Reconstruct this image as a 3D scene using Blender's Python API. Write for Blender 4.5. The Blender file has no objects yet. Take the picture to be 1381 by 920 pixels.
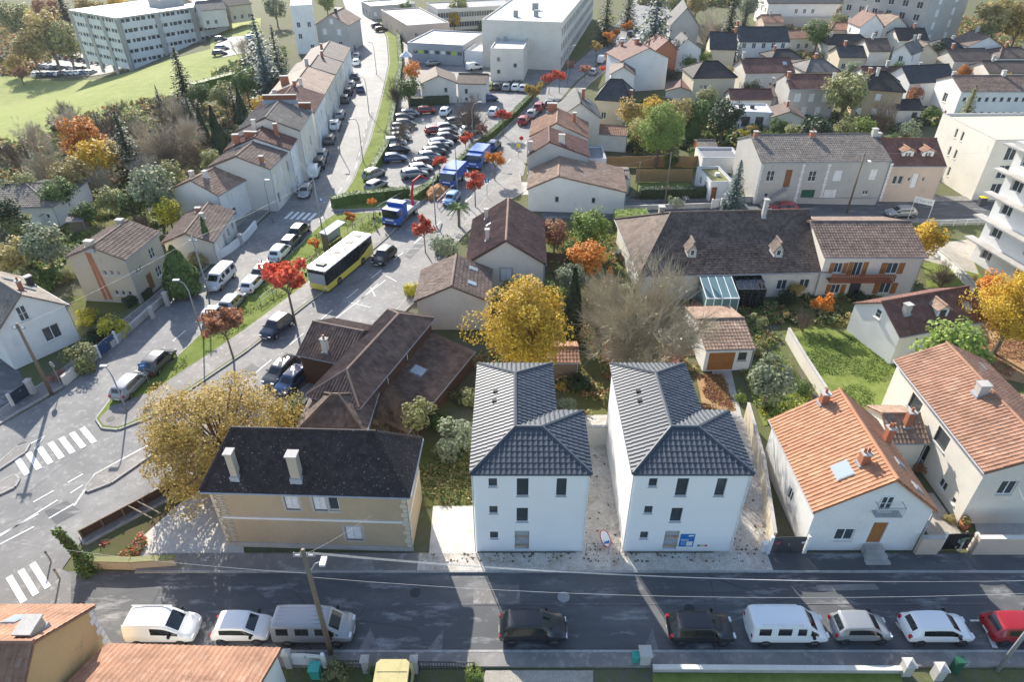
import bpy, bmesh, math, random
from mathutils import Vector, Matrix, noise
R = math.radians
rnd = random.Random(11)
S = bpy.context.scene
COL = S.collection
V = Vector
# ------------------------------------------------------------------ camera, sky, sun, exposure
CAM_H, PITCH, FPX, CX, CY = 37.0, R(34.5), 900.0, 690.5, 460.0
cam = bpy.data.cameras.new('camera'); cam.sensor_width = 36; cam.lens = 36 * FPX / 1381; cam.clip_end = 3000
camo = bpy.data.objects.new('camera', cam); COL.objects.link(camo)
camo.location = (0, 0, CAM_H); camo.rotation_euler = (math.pi / 2 - PITCH, 0, 0); S.camera = camo
SUN_EL, SUN_AZ = R(29), R(-21.5)          # azimuth measured from +Y, negative is to the left
W = bpy.data.worlds.new('World'); S.world = W; W.use_nodes = True
nt = W.node_tree; sky = nt.nodes.new('ShaderNodeTexSky'); sky.sky_type = 'NISHITA'; sky.sun_disc = False
sky.sun_elevation = SUN_EL; sky.sun_rotation = SUN_AZ; sky.altitude = 100; sky.air_density = 1.0; sky.dust_density = 1.0; sky.ozone_density = 1.25
bg = nt.nodes['Background']; bg.inputs[1].default_value = 0.145; nt.links.new(sky.outputs[0], bg.inputs[0])
sl = bpy.data.lights.new('sun', 'SUN'); sl.energy = 4.8; sl.angle = R(0.5); sl.color = (1.0, 0.93, 0.82)
so = bpy.data.objects.new('sun', sl); COL.objects.link(so); so.location = (-40, 60, 80)
sd = V((math.sin(SUN_AZ) * math.cos(SUN_EL), math.cos(SUN_AZ) * math.cos(SUN_EL), math.sin(SUN_EL)))
so.rotation_euler = (-sd).to_track_quat('-Z', 'Y').to_euler()
S.view_settings.view_transform = 'Standard'; S.view_settings.look = 'None'; S.view_settings.gamma = 1.0
S.view_settings.exposure = 0.92
# ------------------------------------------------------------------ survey: photograph point -> place on a level plane
_s, _c = math.sin(PITCH), math.cos(PITCH)
def ss(a, b, x):
    t = min(1, max(0, (x - a) / (b - a))); return t * t * (3 - 2 * t)
def terr(X, Y):                       # the valley falls away beyond the left street
    d = -36.0 - 0.07 * (Y - 88) - X
    return -17.5 * ss(25, 110, d) * ss(70, 215, Y)
def G(x, y, z=0.0):
    dx = (x - CX) / FPX; dy = (y - CY) / FPX
    d = V((dx, _c - dy * _s, -_s - dy * _c)); t = (z - CAM_H) / d.z
    return V((d.x * t, d.y * t, z))
def GT(x, y):
    p = G(x, y)
    if terr(p.x, p.y) > -0.02: return p
    z = 0
    while z > -30:
        p = G(x, y, z)
        if z <= terr(p.x, p.y): break
        z -= 0.1
    p.z = terr(p.x, p.y); return p
def S2(p, y=None):                    # px per metre at a ground point
    p = GT(*p); return FPX / (p.y * _c - (p.z - CAM_H) * _s)
# ------------------------------------------------------------------ materials
MATS = {}
def newmat(n):
    m = bpy.data.materials.new(n); m.use_nodes = True; MATS[n] = m
    return m, m.node_tree, m.node_tree.nodes, m.node_tree.links, m.node_tree.nodes['Principled BSDF']
def ramp(nd, cols, inter='LINEAR'):
    r = nd.new('ShaderNodeValToRGB'); e = r.color_ramp; e.interpolation = inter
    n = len(cols)
    while len(e.elements) < n: e.elements.new(0.5)
    for i, c in enumerate(cols):
        if len(c) == 4: pos, c = c[0], c[1:]
        else: pos = i / max(1, n - 1)
        e.elements[i].position = pos; e.elements[i].color = (*c, 1)
    return r
def noi(nd, lk, scale, detail=4, rough=.6, pos=None):
    t = nd.new('ShaderNodeTexNoise'); t.inputs['Scale'].default_value = scale; t.inputs['Detail'].default_value = detail
    t.inputs['Roughness'].default_value = rough
    if pos: lk.new(pos, t.inputs['Vector'])
    return t
def mixc(nd, lk, a, b, f, mode='MIX'):
    m = nd.new('ShaderNodeMix'); m.data_type = 'RGBA'; m.blend_type = mode
    for sck, v in ((m.inputs[0], f), (m.inputs[6], a), (m.inputs[7], b)):
        if hasattr(v, 'links'): lk.new(v, sck)
        elif isinstance(v, (int, float)): sck.default_value = v
        else: sck.default_value = (*v, 1)
    return m.outputs[2]
def plain(n, col, rough=.8, var=.25, scale=1.2, fine=14, bump=.15, metal=0, spec=.3, stain=None, objspace=False):
    """paint, plaster, concrete, metal: a colour with cloudy wear and fine grain"""
    m, t, nd, lk, b = newmat(n)
    if objspace: pos = nd.new('ShaderNodeTexCoord').outputs['Object']
    else: pos = nd.new('ShaderNodeNewGeometry').outputs['Position']
    a = noi(nd, lk, scale, 5, .65, pos); f = noi(nd, lk, fine, 3, .6, pos)
    d = tuple(max(0, c * (1 - var)) for c in col); h = tuple(min(1, c * (1 + var * .6)) for c in col)
    r = ramp(nd, [(.3, *d), (.52, *col), (.75, *h)]); lk.new(a.outputs[0], r.inputs[0])
    r2 = ramp(nd, [(.3, .82, .82, .82), (.7, 1.1, 1.1, 1.1)]); lk.new(f.outputs[0], r2.inputs[0])
    c = mixc(nd, lk, r.outputs[0], r2.outputs[0], (.35 if rough > .86 else .8) if var > .05 else .06, 'MULTIPLY')
    if stain:
        s = noi(nd, lk, stain[1], 6, .75, pos); r3 = ramp(nd, [(stain[2], 0, 0, 0), (stain[2] + .12, 1, 1, 1)]); lk.new(s.outputs[0], r3.inputs[0])
        c = mixc(nd, lk, c, stain[0], r3.outputs[0])
    lk.new(c, b.inputs['Base Color'])
    b.inputs['Roughness'].default_value = rough; b.inputs['Metallic'].default_value = metal; b.inputs['Specular IOR Level'].default_value = spec
    if bump:
        bp = nd.new('ShaderNodeBump'); bp.inputs['Strength'].default_value = bump; bp.inputs['Distance'].default_value = .02
        lk.new(f.outputs[0], bp.inputs['Height']); lk.new(bp.outputs[0], b.inputs['Normal'])
    return m
def asphalt(n, col, light, crack=.5, dust=1.5, stretch=None):
    m, t, nd, lk, b = newmat(n); pos = nd.new('ShaderNodeNewGeometry').outputs['Position']
    a = noi(nd, lk, .22, 6, .7, pos); f = noi(nd, lk, 60, 2, .6, pos); g = noi(nd, lk, 1.7 if not stretch else 1.0, 5, .7, pos)
    if stretch: vm = nd.new('ShaderNodeVectorMath'); vm.operation = 'MULTIPLY'; vm.inputs[1].default_value = stretch; lk.new(pos, vm.inputs[0]); lk.new(vm.outputs[0], g.inputs['Vector']); lk.new(vm.outputs[0], a.inputs['Vector'])
    r = ramp(nd, [(.32, *[c * .8 for c in col]), (.5, *col), (.68, *light)]); lk.new(a.outputs[0], r.inputs[0])
    r2 = ramp(nd, [(.3, .75, .75, .75), (.7, 1.2, 1.2, 1.2)]); lk.new(f.outputs[0], r2.inputs[0])
    c = mixc(nd, lk, r.outputs[0], r2.outputs[0], .7, 'MULTIPLY')
    r3 = ramp(nd, [(.54, 0, 0, 0), (.72, .8, .8, .8)]); lk.new(g.outputs[0], r3.inputs[0])
    c = mixc(nd, lk, c, tuple(min(1, x * dust) for x in light), r3.outputs[0])
    # tar-sealed cracks
    vo = nd.new('ShaderNodeTexVoronoi'); vo.feature = 'DISTANCE_TO_EDGE'; vo.inputs['Scale'].default_value = .16
    wv = noi(nd, lk, .6, 4, .6, pos); wp = mixc(nd, lk, pos, wv.outputs[1], .12, 'ADD'); lk.new(wp, vo.inputs['Vector'])
    r4 = ramp(nd, [(.0, 1, 1, 1), (.008, 0, 0, 0)]); lk.new(vo.outputs['Distance'], r4.inputs[0])
    mk = noi(nd, lk, .11, 2, .5, pos); r5 = ramp(nd, [(.5, 0, 0, 0), (.6, crack, crack, crack)]); lk.new(mk.outputs[0], r5.inputs[0])
    k = mixc(nd, lk, r4.outputs[0], r5.outputs[0], 1, 'MULTIPLY')
    c = mixc(nd, lk, c, tuple(x * .4 for x in col), k)
    lk.new(c, b.inputs['Base Color']); b.inputs['Roughness'].default_value = .75; b.inputs['Specular IOR Level'].default_value = .35
    bp = nd.new('ShaderNodeBump'); bp.inputs['Strength'].default_value = .25; bp.inputs['Distance'].default_value = .01
    lk.new(f.outputs[0], bp.inputs['Height']); lk.new(bp.outputs[0], b.inputs['Normal'])
    return m
def ground3(n, cols, s1=.12, s2=1.3, s3=22, bump=.6):
    """earth, grass or gravel: three scales of noise through a colour ramp"""
    m, t, nd, lk, b = newmat(n); pos = nd.new('ShaderNodeNewGeometry').outputs['Position']
    a = noi(nd, lk, s1, 5, .65, pos); g = noi(nd, lk, s2, 5, .7, pos); f = noi(nd, lk, s3, 4, .7, pos)
    ma = nd.new('ShaderNodeMath'); ma.operation = 'MULTIPLY_ADD'; lk.new(a.outputs[0], ma.inputs[0]); ma.inputs[1].default_value = .5
    mb = nd.new('ShaderNodeMath'); mb.operation = 'MULTIPLY_ADD'; lk.new(g.outputs[0], mb.inputs[0]); mb.inputs[1].default_value = .5; mb.inputs[2].default_value = 0
    lk.new(mb.outputs[0], ma.inputs[2])
    r = ramp(nd, [(.3 + .4 * i / (len(cols) - 1), *c) for i, c in enumerate(cols)]); lk.new(ma.outputs[0], r.inputs[0])
    r2 = ramp(nd, [(.25, .55, .55, .55), (.75, 1.35, 1.35, 1.35)]); lk.new(f.outputs[0], r2.inputs[0])
    lk.new(mixc(nd, lk, r.outputs[0], r2.outputs[0], .85, 'MULTIPLY'), b.inputs['Base Color'])
    b.inputs['Roughness'].default_value = .95; b.inputs['Specular IOR Level'].default_value = .1
    bp = nd.new('ShaderNodeBump'); bp.inputs['Strength'].default_value = bump; bp.inputs['Distance'].default_value = .08
    lk.new(f.outputs[0], bp.inputs['Height']); lk.new(bp.outputs[0], b.inputs['Normal'])
    return m
def tilemat(n, cols, rough=.8, lichen=None, spec=.3, patch=.35):
    """roof tiles: every tile (mesh island) its own tone, weather patches over all"""
    m, t, nd, lk, b = newmat(n); ge = nd.new('ShaderNodeNewGeometry'); pos = ge.outputs['Position']
    r = ramp(nd, cols); lk.new(ge.outputs['Random Per Island'], r.inputs[0])
    a = noi(nd, lk, .55, 6, .7, pos); r2 = ramp(nd, [(.3, 1 - patch, 1 - patch, 1 - patch), (.7, 1 + patch * .6, 1 + patch * .6, 1 + patch * .6)]); lk.new(a.outputs[0], r2.inputs[0])
    c = mixc(nd, lk, r.outputs[0], r2.outputs[0], 1, 'MULTIPLY')
    if lichen:
        l = noi(nd, lk, 8, 3, .6, pos); r3 = ramp(nd, [(lichen[1], 0, 0, 0), (lichen[1] + .05, 1, 1, 1)]); lk.new(l.outputs[0], r3.inputs[0])
        c = mixc(nd, lk, c, lichen[0], r3.outputs[0])
    lk.new(c, b.inputs['Base Color']); b.inputs['Roughness'].default_value = rough; b.inputs['Specular IOR Level'].default_value = spec
    return m
def leafmat(n, cols, trans=.35):
    m, t, nd, lk, b = newmat(n); ge = nd.new('ShaderNodeNewGeometry')
    r = ramp(nd, cols); lk.new(ge.outputs['Random Per Island'], r.inputs[0])
    oi = nd.new('ShaderNodeObjectInfo'); r2 = ramp(nd, [(.82, .82, .82), (1.15, 1.15, 1.15)]); lk.new(oi.outputs['Random'], r2.inputs[0])
    c = mixc(nd, lk, r.outputs[0], r2.outputs[0], 1, 'MULTIPLY')
    lk.new(c, b.inputs['Base Color']); b.inputs['Roughness'].default_value = .6; b.inputs['Specular IOR Level'].default_value = .25
    if trans:
        tr = nd.new('ShaderNodeBsdfTranslucent'); lk.new(c, tr.inputs[0]); mx = nd.new('ShaderNodeMixShader'); mx.inputs[0].default_value = trans
        lk.new(b.outputs[0], mx.inputs[1]); lk.new(tr.outputs[0], mx.inputs[2]); lk.new(mx.outputs[0], nd['Material Output'].inputs[0])
    return m
def glossy(n, col, rough=.1, metal=0, spec=.5, coat=0):
    m, t, nd, lk, b = newmat(n); b.inputs['Base Color'].default_value = (*col, 1); b.inputs['Roughness'].default_value = rough
    b.inputs['Metallic'].default_value = metal; b.inputs['Specular IOR Level'].default_value = spec; b.inputs['Coat Weight'].default_value = coat
    b.inputs['Coat Roughness'].default_value = .05
    return m
def M(n): return MATS[n]
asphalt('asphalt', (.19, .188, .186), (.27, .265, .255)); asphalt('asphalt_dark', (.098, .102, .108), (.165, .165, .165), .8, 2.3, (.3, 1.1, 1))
asphalt('footway', (.21, .198, .186), (.30, .28, .26), .2)
plain('kerbstone', (.40, .39, .37), .85, .25, 2); plain('concrete', (.46, .44, .41), .85, .22, .8, stain=((.3, .27, .23), 1.2, .6))
plain('concrete_pale', (.62, .59, .54), .9, .25, .5, stain=((.42, .37, .3), .8, .57)); plain('worn_paint', (.21, .21, .21), .8, .2, 2, stain=((.12, .12, .125), 2.5, .5)); plain('road_paint', (.78, .78, .76), .7, .12, 2, stain=((.27, .27, .27), 3.0, .55))
ground3('earth', [(.07, .055, .035), (.13, .10, .06), (.10, .12, .04), (.16, .15, .07)]); ground3('rubble', [(.20, .14, .09), (.48, .43, .37), (.62, .59, .54), (.34, .26, .18)], s1=.5, s2=1.8, s3=12); ground3('grass', [(.10, .13, .03), (.16, .21, .045), (.22, .26, .07), (.27, .27, .11)], s1=.35, s3=30)
ground3('meadow', [(.17, .20, .06), (.24, .28, .085), (.30, .32, .12), (.34, .34, .16)], s1=.03, s2=.35, s3=3, bump=1)
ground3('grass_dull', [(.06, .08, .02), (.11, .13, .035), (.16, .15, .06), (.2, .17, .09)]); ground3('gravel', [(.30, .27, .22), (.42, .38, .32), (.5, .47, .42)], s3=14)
ground3('yard', [(.40, .34, .27), (.56, .52, .46), (.64, .61, .56), (.46, .40, .32)], s2=.9, s3=16, bump=.3); ground3('leaf_litter', [(.2, .1, .05), (.36, .2, .1), (.45, .3, .16), (.16, .1, .05)], s3=9)
ground3('town_ground', [(.09, .085, .06), (.15, .14, .1), (.12, .14, .05), (.22, .2, .16)])
W_ = {'white': (.78, .77, .74), 'offwhite': (.70, .66, .58), 'cream': (.64, .56, .42), 'tan': (.47, .37, .245), 'greywall': (.47, .45, .42), 'grey_blue': (.33, .35, .38),
      'stonewall': (.49, .43, .34), 'pinkish': (.58, .46, .37), 'orangewall': (.62, .42, .2), 'brownwall': (.09, .05, .035)}
for k, v in W_.items(): plain(k, v, .88, .10, .35, 9, .12, stain=(tuple(c * .72 for c in v), .55, .62))
plain('newwhite', (.84, .84, .83), .85, .03, .4, 9, .08)
for k, v in dict(white_paint=(.78, .78, .77), grey_paint=(.42, .43, .44), dark_paint=(.05, .052, .056), brown_paint=(.24, .10, .045), green_paint=(.02, .10, .06), zinc=(.36, .39, .43), steel=(.32, .33, .34),
                 wood=(.34, .23, .13), oldwood=(.20, .155, .11), woodfence=(.42, .25, .11), orange_wood=(.36, .15, .045), rust=(.25, .09, .05), bluepanel=(.05, .2, .5), yellow=(.75, .6, .05), red=(.55, .03, .03),
                 blue=(.02, .13, .50), brick=(.40, .16, .09), bark_olive=(.43, .375, .265), bark=(.19, .145, .11), bark_pale=(.50, .43, .33), black=(.015, .015, .016), membrane=(.52, .51, .48), moss=(.19, .19, .06),
                 greyroof=(.20, .21, .23), white_roof=(.6, .6, .6), signblue=(.02, .16, .45), pool=(.02, .30, .36), khaki=(.50, .43, .2), skin=(.5, .3, .21), jacket=(.14, .2, .13), trousers=(.5, .46, .4), limegreen=(.45, .6, .05), amber=(.6, .25, .03), turquoise=(.05, .35, .3)).items():
    plain(k, v, .6, .14, 1.5, 12, .06)
glossy('glass', (.06, .072, .08), .08, 0, .7); glossy('glass_pale', (.30, .36, .40), .12, 0, .6); glossy('conserv', (.12, .2, .2), .1, 0, .6); glossy('chrome', (.6, .6, .6), .2, 1); glossy('tyre', (.02, .02, .021), .8); glossy('carglass', (.012, .016, .02), .04, 0, .7)
glossy('lamp_clear', (.75, .75, .75), .1, 0, .6); glossy('lamp_red', (.45, .01, .01), .15); glossy('solar', (.01, .02, .05), .1)
for k, v in dict(cwhite=(.80, .80, .79), csilver=(.30, .31, .32), cgrey=(.085, .09, .095), cblack=(.012, .013, .016), cblue=(.02, .06, .16), cred=(.30, .01, .014), cdarkblue=(.018, .03, .06), cpale=(.55, .57, .58), cgreen=(.2, .24, .03), clightblue=(.12, .28, .5), cyellow=(.72, .62, .09), cbusroof=(.74, .74, .72), ctruck=(.012, .10, .42)).items():
    glossy(k, v, .28, .25 if k in ('csilver', 'cgrey', 'cpale') else 0, .5, .6)
tilemat('tile_orange', [(.41, .195, .108), (.47, .235, .132), (.44, .21, .118), (.50, .27, .16)], patch=.22, lichen=((.55, .45, .36), .7)); tilemat('tile_terracotta', [(.31, .165, .105), (.36, .195, .125), (.33, .178, .115), (.40, .24, .165)], lichen=((.5, .42, .34), .66))
tilemat('tile_brown', [(.15, .105, .085), (.20, .14, .112), (.25, .18, .145), (.17, .12, .098)], lichen=((.4, .36, .3), .7)); tilemat('tile_rose', [(.20, .125, .10), (.26, .165, .13), (.23, .14, .11), (.31, .21, .17)], lichen=((.42, .37, .31), .66)); tilemat('tile_redbrown', [(.15, .075, .06), (.20, .10, .078), (.17, .085, .068), (.24, .135, .105)], lichen=((.38, .33, .28), .7))
tilemat('tile_dark', [(.028, .022, .024), (.045, .035, .036), (.035, .028, .03), (.06, .046, .045)], lichen=((.42, .39, .36), .655)); tilemat('tile_slate', [(.055, .066, .082), (.07, .082, .1), (.062, .074, .09)], .5, spec=.4, patch=.12)
tilemat('tile_grey', [(.17, .145, .125), (.22, .19, .165), (.19, .165, .142), (.27, .235, .205)], lichen=((.42, .39, .33), .68)); tilemat('tile_oldpink', [(.25, .17, .12), (.34, .23, .165), (.29, .19, .14), (.40, .3, .22)], lichen=((.45, .4, .33), .66))
tilemat('tile_mauve', [(.11, .078, .062), (.145, .105, .085), (.175, .13, .105), (.09, .066, .054)], lichen=((.3, .27, .24), .66), patch=.5); tilemat('slate', [(.045, .05, .06), (.065, .07, .08), (.055, .06, .07), (.08, .085, .095)], .5)
def farroof(n, c1, c2):
    m, t, nd, lk, b = newmat(n); uv = nd.new('ShaderNodeTexCoord').outputs['UV']; br = nd.new('ShaderNodeTexBrick'); lk.new(uv, br.inputs['Vector'])
    br.inputs['Scale'].default_value = 1; br.inputs['Brick Width'].default_value = .3; br.inputs['Row Height'].default_value = .38; br.inputs['Mortar Size'].default_value = .03
    br.inputs['Color1'].default_value = (*c1, 1); br.inputs['Color2'].default_value = (*c2, 1); br.inputs['Mortar'].default_value = (*[c * .45 for c in c1], 1); br.offset = 0
    pos = nd.new('ShaderNodeNewGeometry').outputs['Position']; a = noi(nd, lk, .7, 6, .7, pos); r2 = ramp(nd, [(.3, .6, .6, .6), (.7, 1.25, 1.25, 1.25)]); lk.new(a.outputs[0], r2.inputs[0])
    lk.new(mixc(nd, lk, br.outputs[0], r2.outputs[0], 1, 'MULTIPLY'), b.inputs['Base Color']); b.inputs['Roughness'].default_value = .8
    bp = nd.new('ShaderNodeBump'); bp.inputs['Strength'].default_value = .5; bp.inputs['Distance'].default_value = .03; lk.new(br.outputs[0], bp.inputs['Height']); lk.new(bp.outputs[0], b.inputs['Normal'])
for n_, a_, b_ in (('tile_orange', (.48, .2, .11), (.58, .27, .16)), ('tile_terracotta', (.32, .16, .1), (.42, .22, .14)), ('tile_brown', (.13, .09, .07), (.18, .125, .1)), ('tile_redbrown', (.16, .07, .052), (.22, .105, .08)), ('tile_dark', (.03, .026, .028), (.05, .042, .042)), ('tile_grey', (.15, .14, .13), (.21, .195, .18)), ('tile_oldpink', (.27, .18, .13), (.35, .24, .18)), ('tile_mauve', (.12, .09, .08), (.18, .14, .12)), ('slate', (.045, .05, .06), (.065, .07, .08)), ('tile_slate', (.045, .062, .085), (.055, .07, .09))):
    farroof('far_' + n_, a_, b_)
# ------------------------------------------------------------------ mesh helpers
class MB:
    def __init__(s): s.v = []; s.f = []; s.m = []; s.uv = None
    def poly(s, pts, mi=0):
        n = len(s.v); s.v += [tuple(p) for p in pts]; s.f.append(tuple(range(n, n + len(pts)))); s.m.append(mi); return s
    def box(s, x0, y0, z0, x1, y1, z1, mi=0, rot=0, piv=None):
        p = [(x0, y0, z0), (x1, y0, z0), (x1, y1, z0), (x0, y1, z0), (x0, y0, z1), (x1, y0, z1), (x1, y1, z1), (x0, y1, z1)]
        if rot:
            px, py = piv or ((x0 + x1) / 2, (y0 + y1) / 2); c_, s_ = math.cos(rot), math.sin(rot)
            p = [(px + (a - px) * c_ - (b - py) * s_, py + (a - px) * s_ + (b - py) * c_, z) for a, b, z in p]
        n = len(s.v); s.v += p
        for q in ((3, 2, 1, 0), (4, 5, 6, 7), (0, 1, 5, 4), (1, 2, 6, 5), (2, 3, 7, 6), (3, 0, 4, 7)): s.f.append(tuple(n + i for i in q)); s.m.append(mi)
        return s
    def prism(s, pts, z0, z1, mi=0):
        k = len(pts); n = len(s.v)
        s.v += [(p[0], p[1], z0) for p in pts] + [(p[0], p[1], z1) for p in pts]
        s.f.append(tuple(n + i for i in reversed(range(k)))); s.f.append(tuple(n + k + i for i in range(k))); s.m += [mi] * 2
        for i in range(k): j = (i + 1) % k; s.f.append((n + i, n + j, n + k + j, n + k + i)); s.m.append(mi)
        return s
    def slab(s, pts, t, mi=0):            # a plate with this top polygon, thickness t straight down
        k = len(pts); n = len(s.v)
        s.v += [(p[0], p[1], p[2] - t) for p in pts] + [tuple(p) for p in pts]
        s.f.append(tuple(n + i for i in reversed(range(k)))); s.f.append(tuple(n + k + i for i in range(k))); s.m += [mi] * 2
        for i in range(k): j = (i + 1) % k; s.f.append((n + i, n + j, n + k + j, n + k + i)); s.m.append(mi)
        return s
    def tube(s, pts, rad, k=6, mi=0, cap=True):
        pts = [V(p) for p in pts]; n0 = len(s.v)
        if isinstance(rad, (int, float)): rad = [rad] * len(pts)
        for i, p in enumerate(pts):
            d = (pts[min(i + 1, len(pts) - 1)] - pts[max(i - 1, 0)]); d = d.normalized() if d.length > 1e-6 else V((0, 0, 1))
            a = d.orthogonal().normalized() if i == 0 else (a - d * a.dot(d)).normalized(); b = d.cross(a)
            s.v += [tuple(p + (a * math.cos(2 * math.pi * j / k) + b * math.sin(2 * math.pi * j / k)) * rad[i]) for j in range(k)]
        for i in range(len(pts) - 1):
            for j in range(k):
                q = n0 + i * k; s.f.append((q + j, q + (j + 1) % k, q + k + (j + 1) % k, q + k + j)); s.m.append(mi)
        if cap:
            s.f.append(tuple(n0 + j for j in reversed(range(k)))); q = n0 + (len(pts) - 1) * k; s.f.append(tuple(q + j for j in range(k))); s.m += [mi] * 2
        return s
    def mesh(s, name, mats, smooth=False, uv=None):
        me = bpy.data.meshes.new(name); me.from_pydata(s.v, [], s.f)
        for m in ([mats] if isinstance(mats, str) else mats): me.materials.append(MATS[m])
        me.polygons.foreach_set('material_index', s.m)
        if smooth: me.polygons.foreach_set('use_smooth', [True] * len(me.polygons))
        if uv:
            l = me.uv_layers.new(name='UVMap'); fl = []
            for p in me.polygons:
                for vi in p.vertices: fl += uv(s.v[vi])
            l.data.foreach_set('uv', fl)
        return me
    def build(s, name, mats, parent=None, smooth=False, **k): return ob(name, s.mesh(name, mats, smooth), parent, **k)
def ob(name, data, parent=None, loc=None, rz=None, mw=None, **pr):
    o = bpy.data.objects.new(name, data); COL.objects.link(o)
    if parent is not None: o.parent = parent
    if loc is not None: o.location = loc
    if rz is not None: o.rotation_euler = (0, 0, rz)
    if mw is not None: o.matrix_local = mw
    for k, v in pr.items(): o[k] = v
    return o
def thing(name, label, cat, loc=(0, 0, 0), rz=0, group=None):
    o = ob(name, None, None, loc, rz, label=label, category=cat); o.empty_display_size = .5
    if group: o['group'] = group
    return o
def copytree(o, parent=None):
    c = o.copy(); COL.objects.link(c)
    if parent is not None: c.parent = parent
    for ch in list(o.children): copytree(ch, c)
    return c
def struct(name, mb, mats, label=None, **k):
    o = mb.build(name, mats, **k); o['kind'] = 'structure'
    if label: o['label'] = label
    return o
def patch(name, pts, z, mat, label=None, pz=0.0, kind='structure'):
    """a ground sheet through surveyed points, lying z above the ground"""
    mb = MB(); w = [G(x, y, pz) for x, y in pts]; w = [(p.x, p.y, pz + z) for p in w]
    me = bmesh.new(); vs = [me.verts.new(p) for p in w]; f = me.faces.new(vs)
    if f.normal.z < 0 or sum((w[i][0] * w[(i + 1) % len(w)][1] - w[(i + 1) % len(w)][0] * w[i][1]) for i in range(len(w))) < 0: f.normal_flip()
    bmesh.ops.triangulate(me, faces=me.faces[:]); d = bpy.data.meshes.new(name); me.to_mesh(d); me.free(); d.materials.append(MATS[mat])
    o = ob(name, d); o['kind'] = kind
    if label: o['label'] = label
    return o
# ------------------------------------------------------------------ roofs, walls, windows
TILE = {'canal': (.27, .42, .07, 4, .03), 'flat': (.24, .30, .0, 1, .022), 'double': (.33, .38, .045, 6, .035), 'roman': (.30, .40, .04, 5, .03)}
def prof(kind, t):
    if kind == 'canal': return math.sin(t * 2 * math.pi)
    if kind == 'double': return max(-.15, math.sin(t * 2 * math.pi)) * 1.1
    if kind == 'roman': return max(0, math.sin(max(0, (t - .45) / .55) * math.pi)) if t > .45 else 0
    return 0
def inside(q, pl, eps=0):
    for i in range(len(pl)):
        a, b = pl[i], pl[(i + 1) % len(pl)]
        if (b[0] - a[0]) * (q[1] - a[1]) - (b[1] - a[1]) * (q[0] - a[0]) < eps * math.hypot(b[0] - a[0], b[1] - a[1]): return False
    return True
TM = {}
def tilemesh(kind, mat):
    if (kind, mat) in TM: return TM[(kind, mat)]
    tw, rh, amp, ns, lift = TILE[kind]; mb = MB()
    tilegeo(mb, kind, 0, 0, random.Random(3), 0); TM[(kind, mat)] = mb.mesh('tile', mat); return TM[(kind, mat)]
def tilegeo(mb, kind, x0, y0, rg, jit=.008):
    tw, rh, amp, ns, lift = TILE[kind]; n = len(mb.v); j = rg.uniform(-jit, jit); dx = rg.uniform(-jit, jit)
    for i in range(ns + 1):
        x = x0 + tw * i / ns + dx; z = amp * prof(kind, i / ns) + amp + .012 + j
        mb.v += [(x, y0, -.0), (x, y0, z + lift), (x, y0 + rh * 1.04, z)]
    for i in range(ns):
        a = n + i * 3; mb.f += [(a, a + 3, a + 4, a + 1), (a + 1, a + 4, a + 5, a + 2)]; mb.m += [0, 0]
def plane_frame(p):
    p = [V(q) for q in p]; e = (p[1] - p[0]).normalized(); n = None
    for k in range(2, len(p)):
        n = e.cross(p[k] - p[0])
        if n.length > 1e-5: break
    n.normalize(); s = n.cross(e); return p[0], e, s, n
def tiles(poly, mat, kind, parent, singles=0, seed=1):
    o, e, s, n = plane_frame(poly); pl = [((V(q) - o).dot(e), (V(q) - o).dot(s)) for q in poly]
    tw, rh, amp, ns, lift = TILE[kind]; rg = random.Random(seed)
    x0 = min(q[0] for q in pl); x1 = max(q[0] for q in pl); y1 = max(q[1] for q in pl)
    A, B, ones = MB(), MB(), []
    ply = [(q[0], q[1] - .12 if abs(q[1]) < .02 else q[1]) for q in pl]
    for r in range(int(y1 / rh) + 1):
        for c in range(int((x1 - x0) / tw) + 1):
            x = x0 + c * tw; y = r * rh - .06; cs = [inside((x + a * tw, y + b * rh * 1.04), ply) for a in (0, 1) for b in (0, 1)]
            if all(cs):
                if len(ones) < singles: ones.append((x, y))
                else: tilegeo(A, kind, x, y, rg)
            elif any(cs) or inside((x + tw / 2, y + rh / 2), ply): tilegeo(B, kind, x, y, rg)
    bm = bmesh.new(); bm.from_mesh(B.mesh('t', mat))
    for i in range(len(ply)):
        a, b = V((*ply[i], 0)), V((*ply[(i + 1) % len(ply)], 0)); nn = V(((b - a).y, -(b - a).x, 0))
        if nn.length > 1e-6: bmesh.ops.bisect_plane(bm, geom=bm.verts[:] + bm.edges[:] + bm.faces[:], plane_co=a, plane_no=nn, clear_outer=True)
    me = bpy.data.meshes.new('t2'); bm.to_mesh(me); bm.free()
    k = len(A.v); A.v += [tuple(v.co) for v in me.vertices]; A.f += [tuple(i + k for i in p.vertices) for p in me.polygons]; A.m += [0] * len(me.polygons)
    mw = Matrix(((e.x, s.x, n.x, o.x), (e.y, s.y, n.y, o.y), (e.z, s.z, n.z, o.z), (0, 0, 0, 1)))
    A.v = [tuple(mw @ V(v)) for v in A.v]
    if A.f: A.build('roof_tiles', mat, parent, kind='stuff')
    tm = tilemesh(kind, mat)
    for x, y in ones: ob('tile', tm, parent, mw=mw @ Matrix.Translation((x, y, rg.uniform(-.006, .006))))
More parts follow.
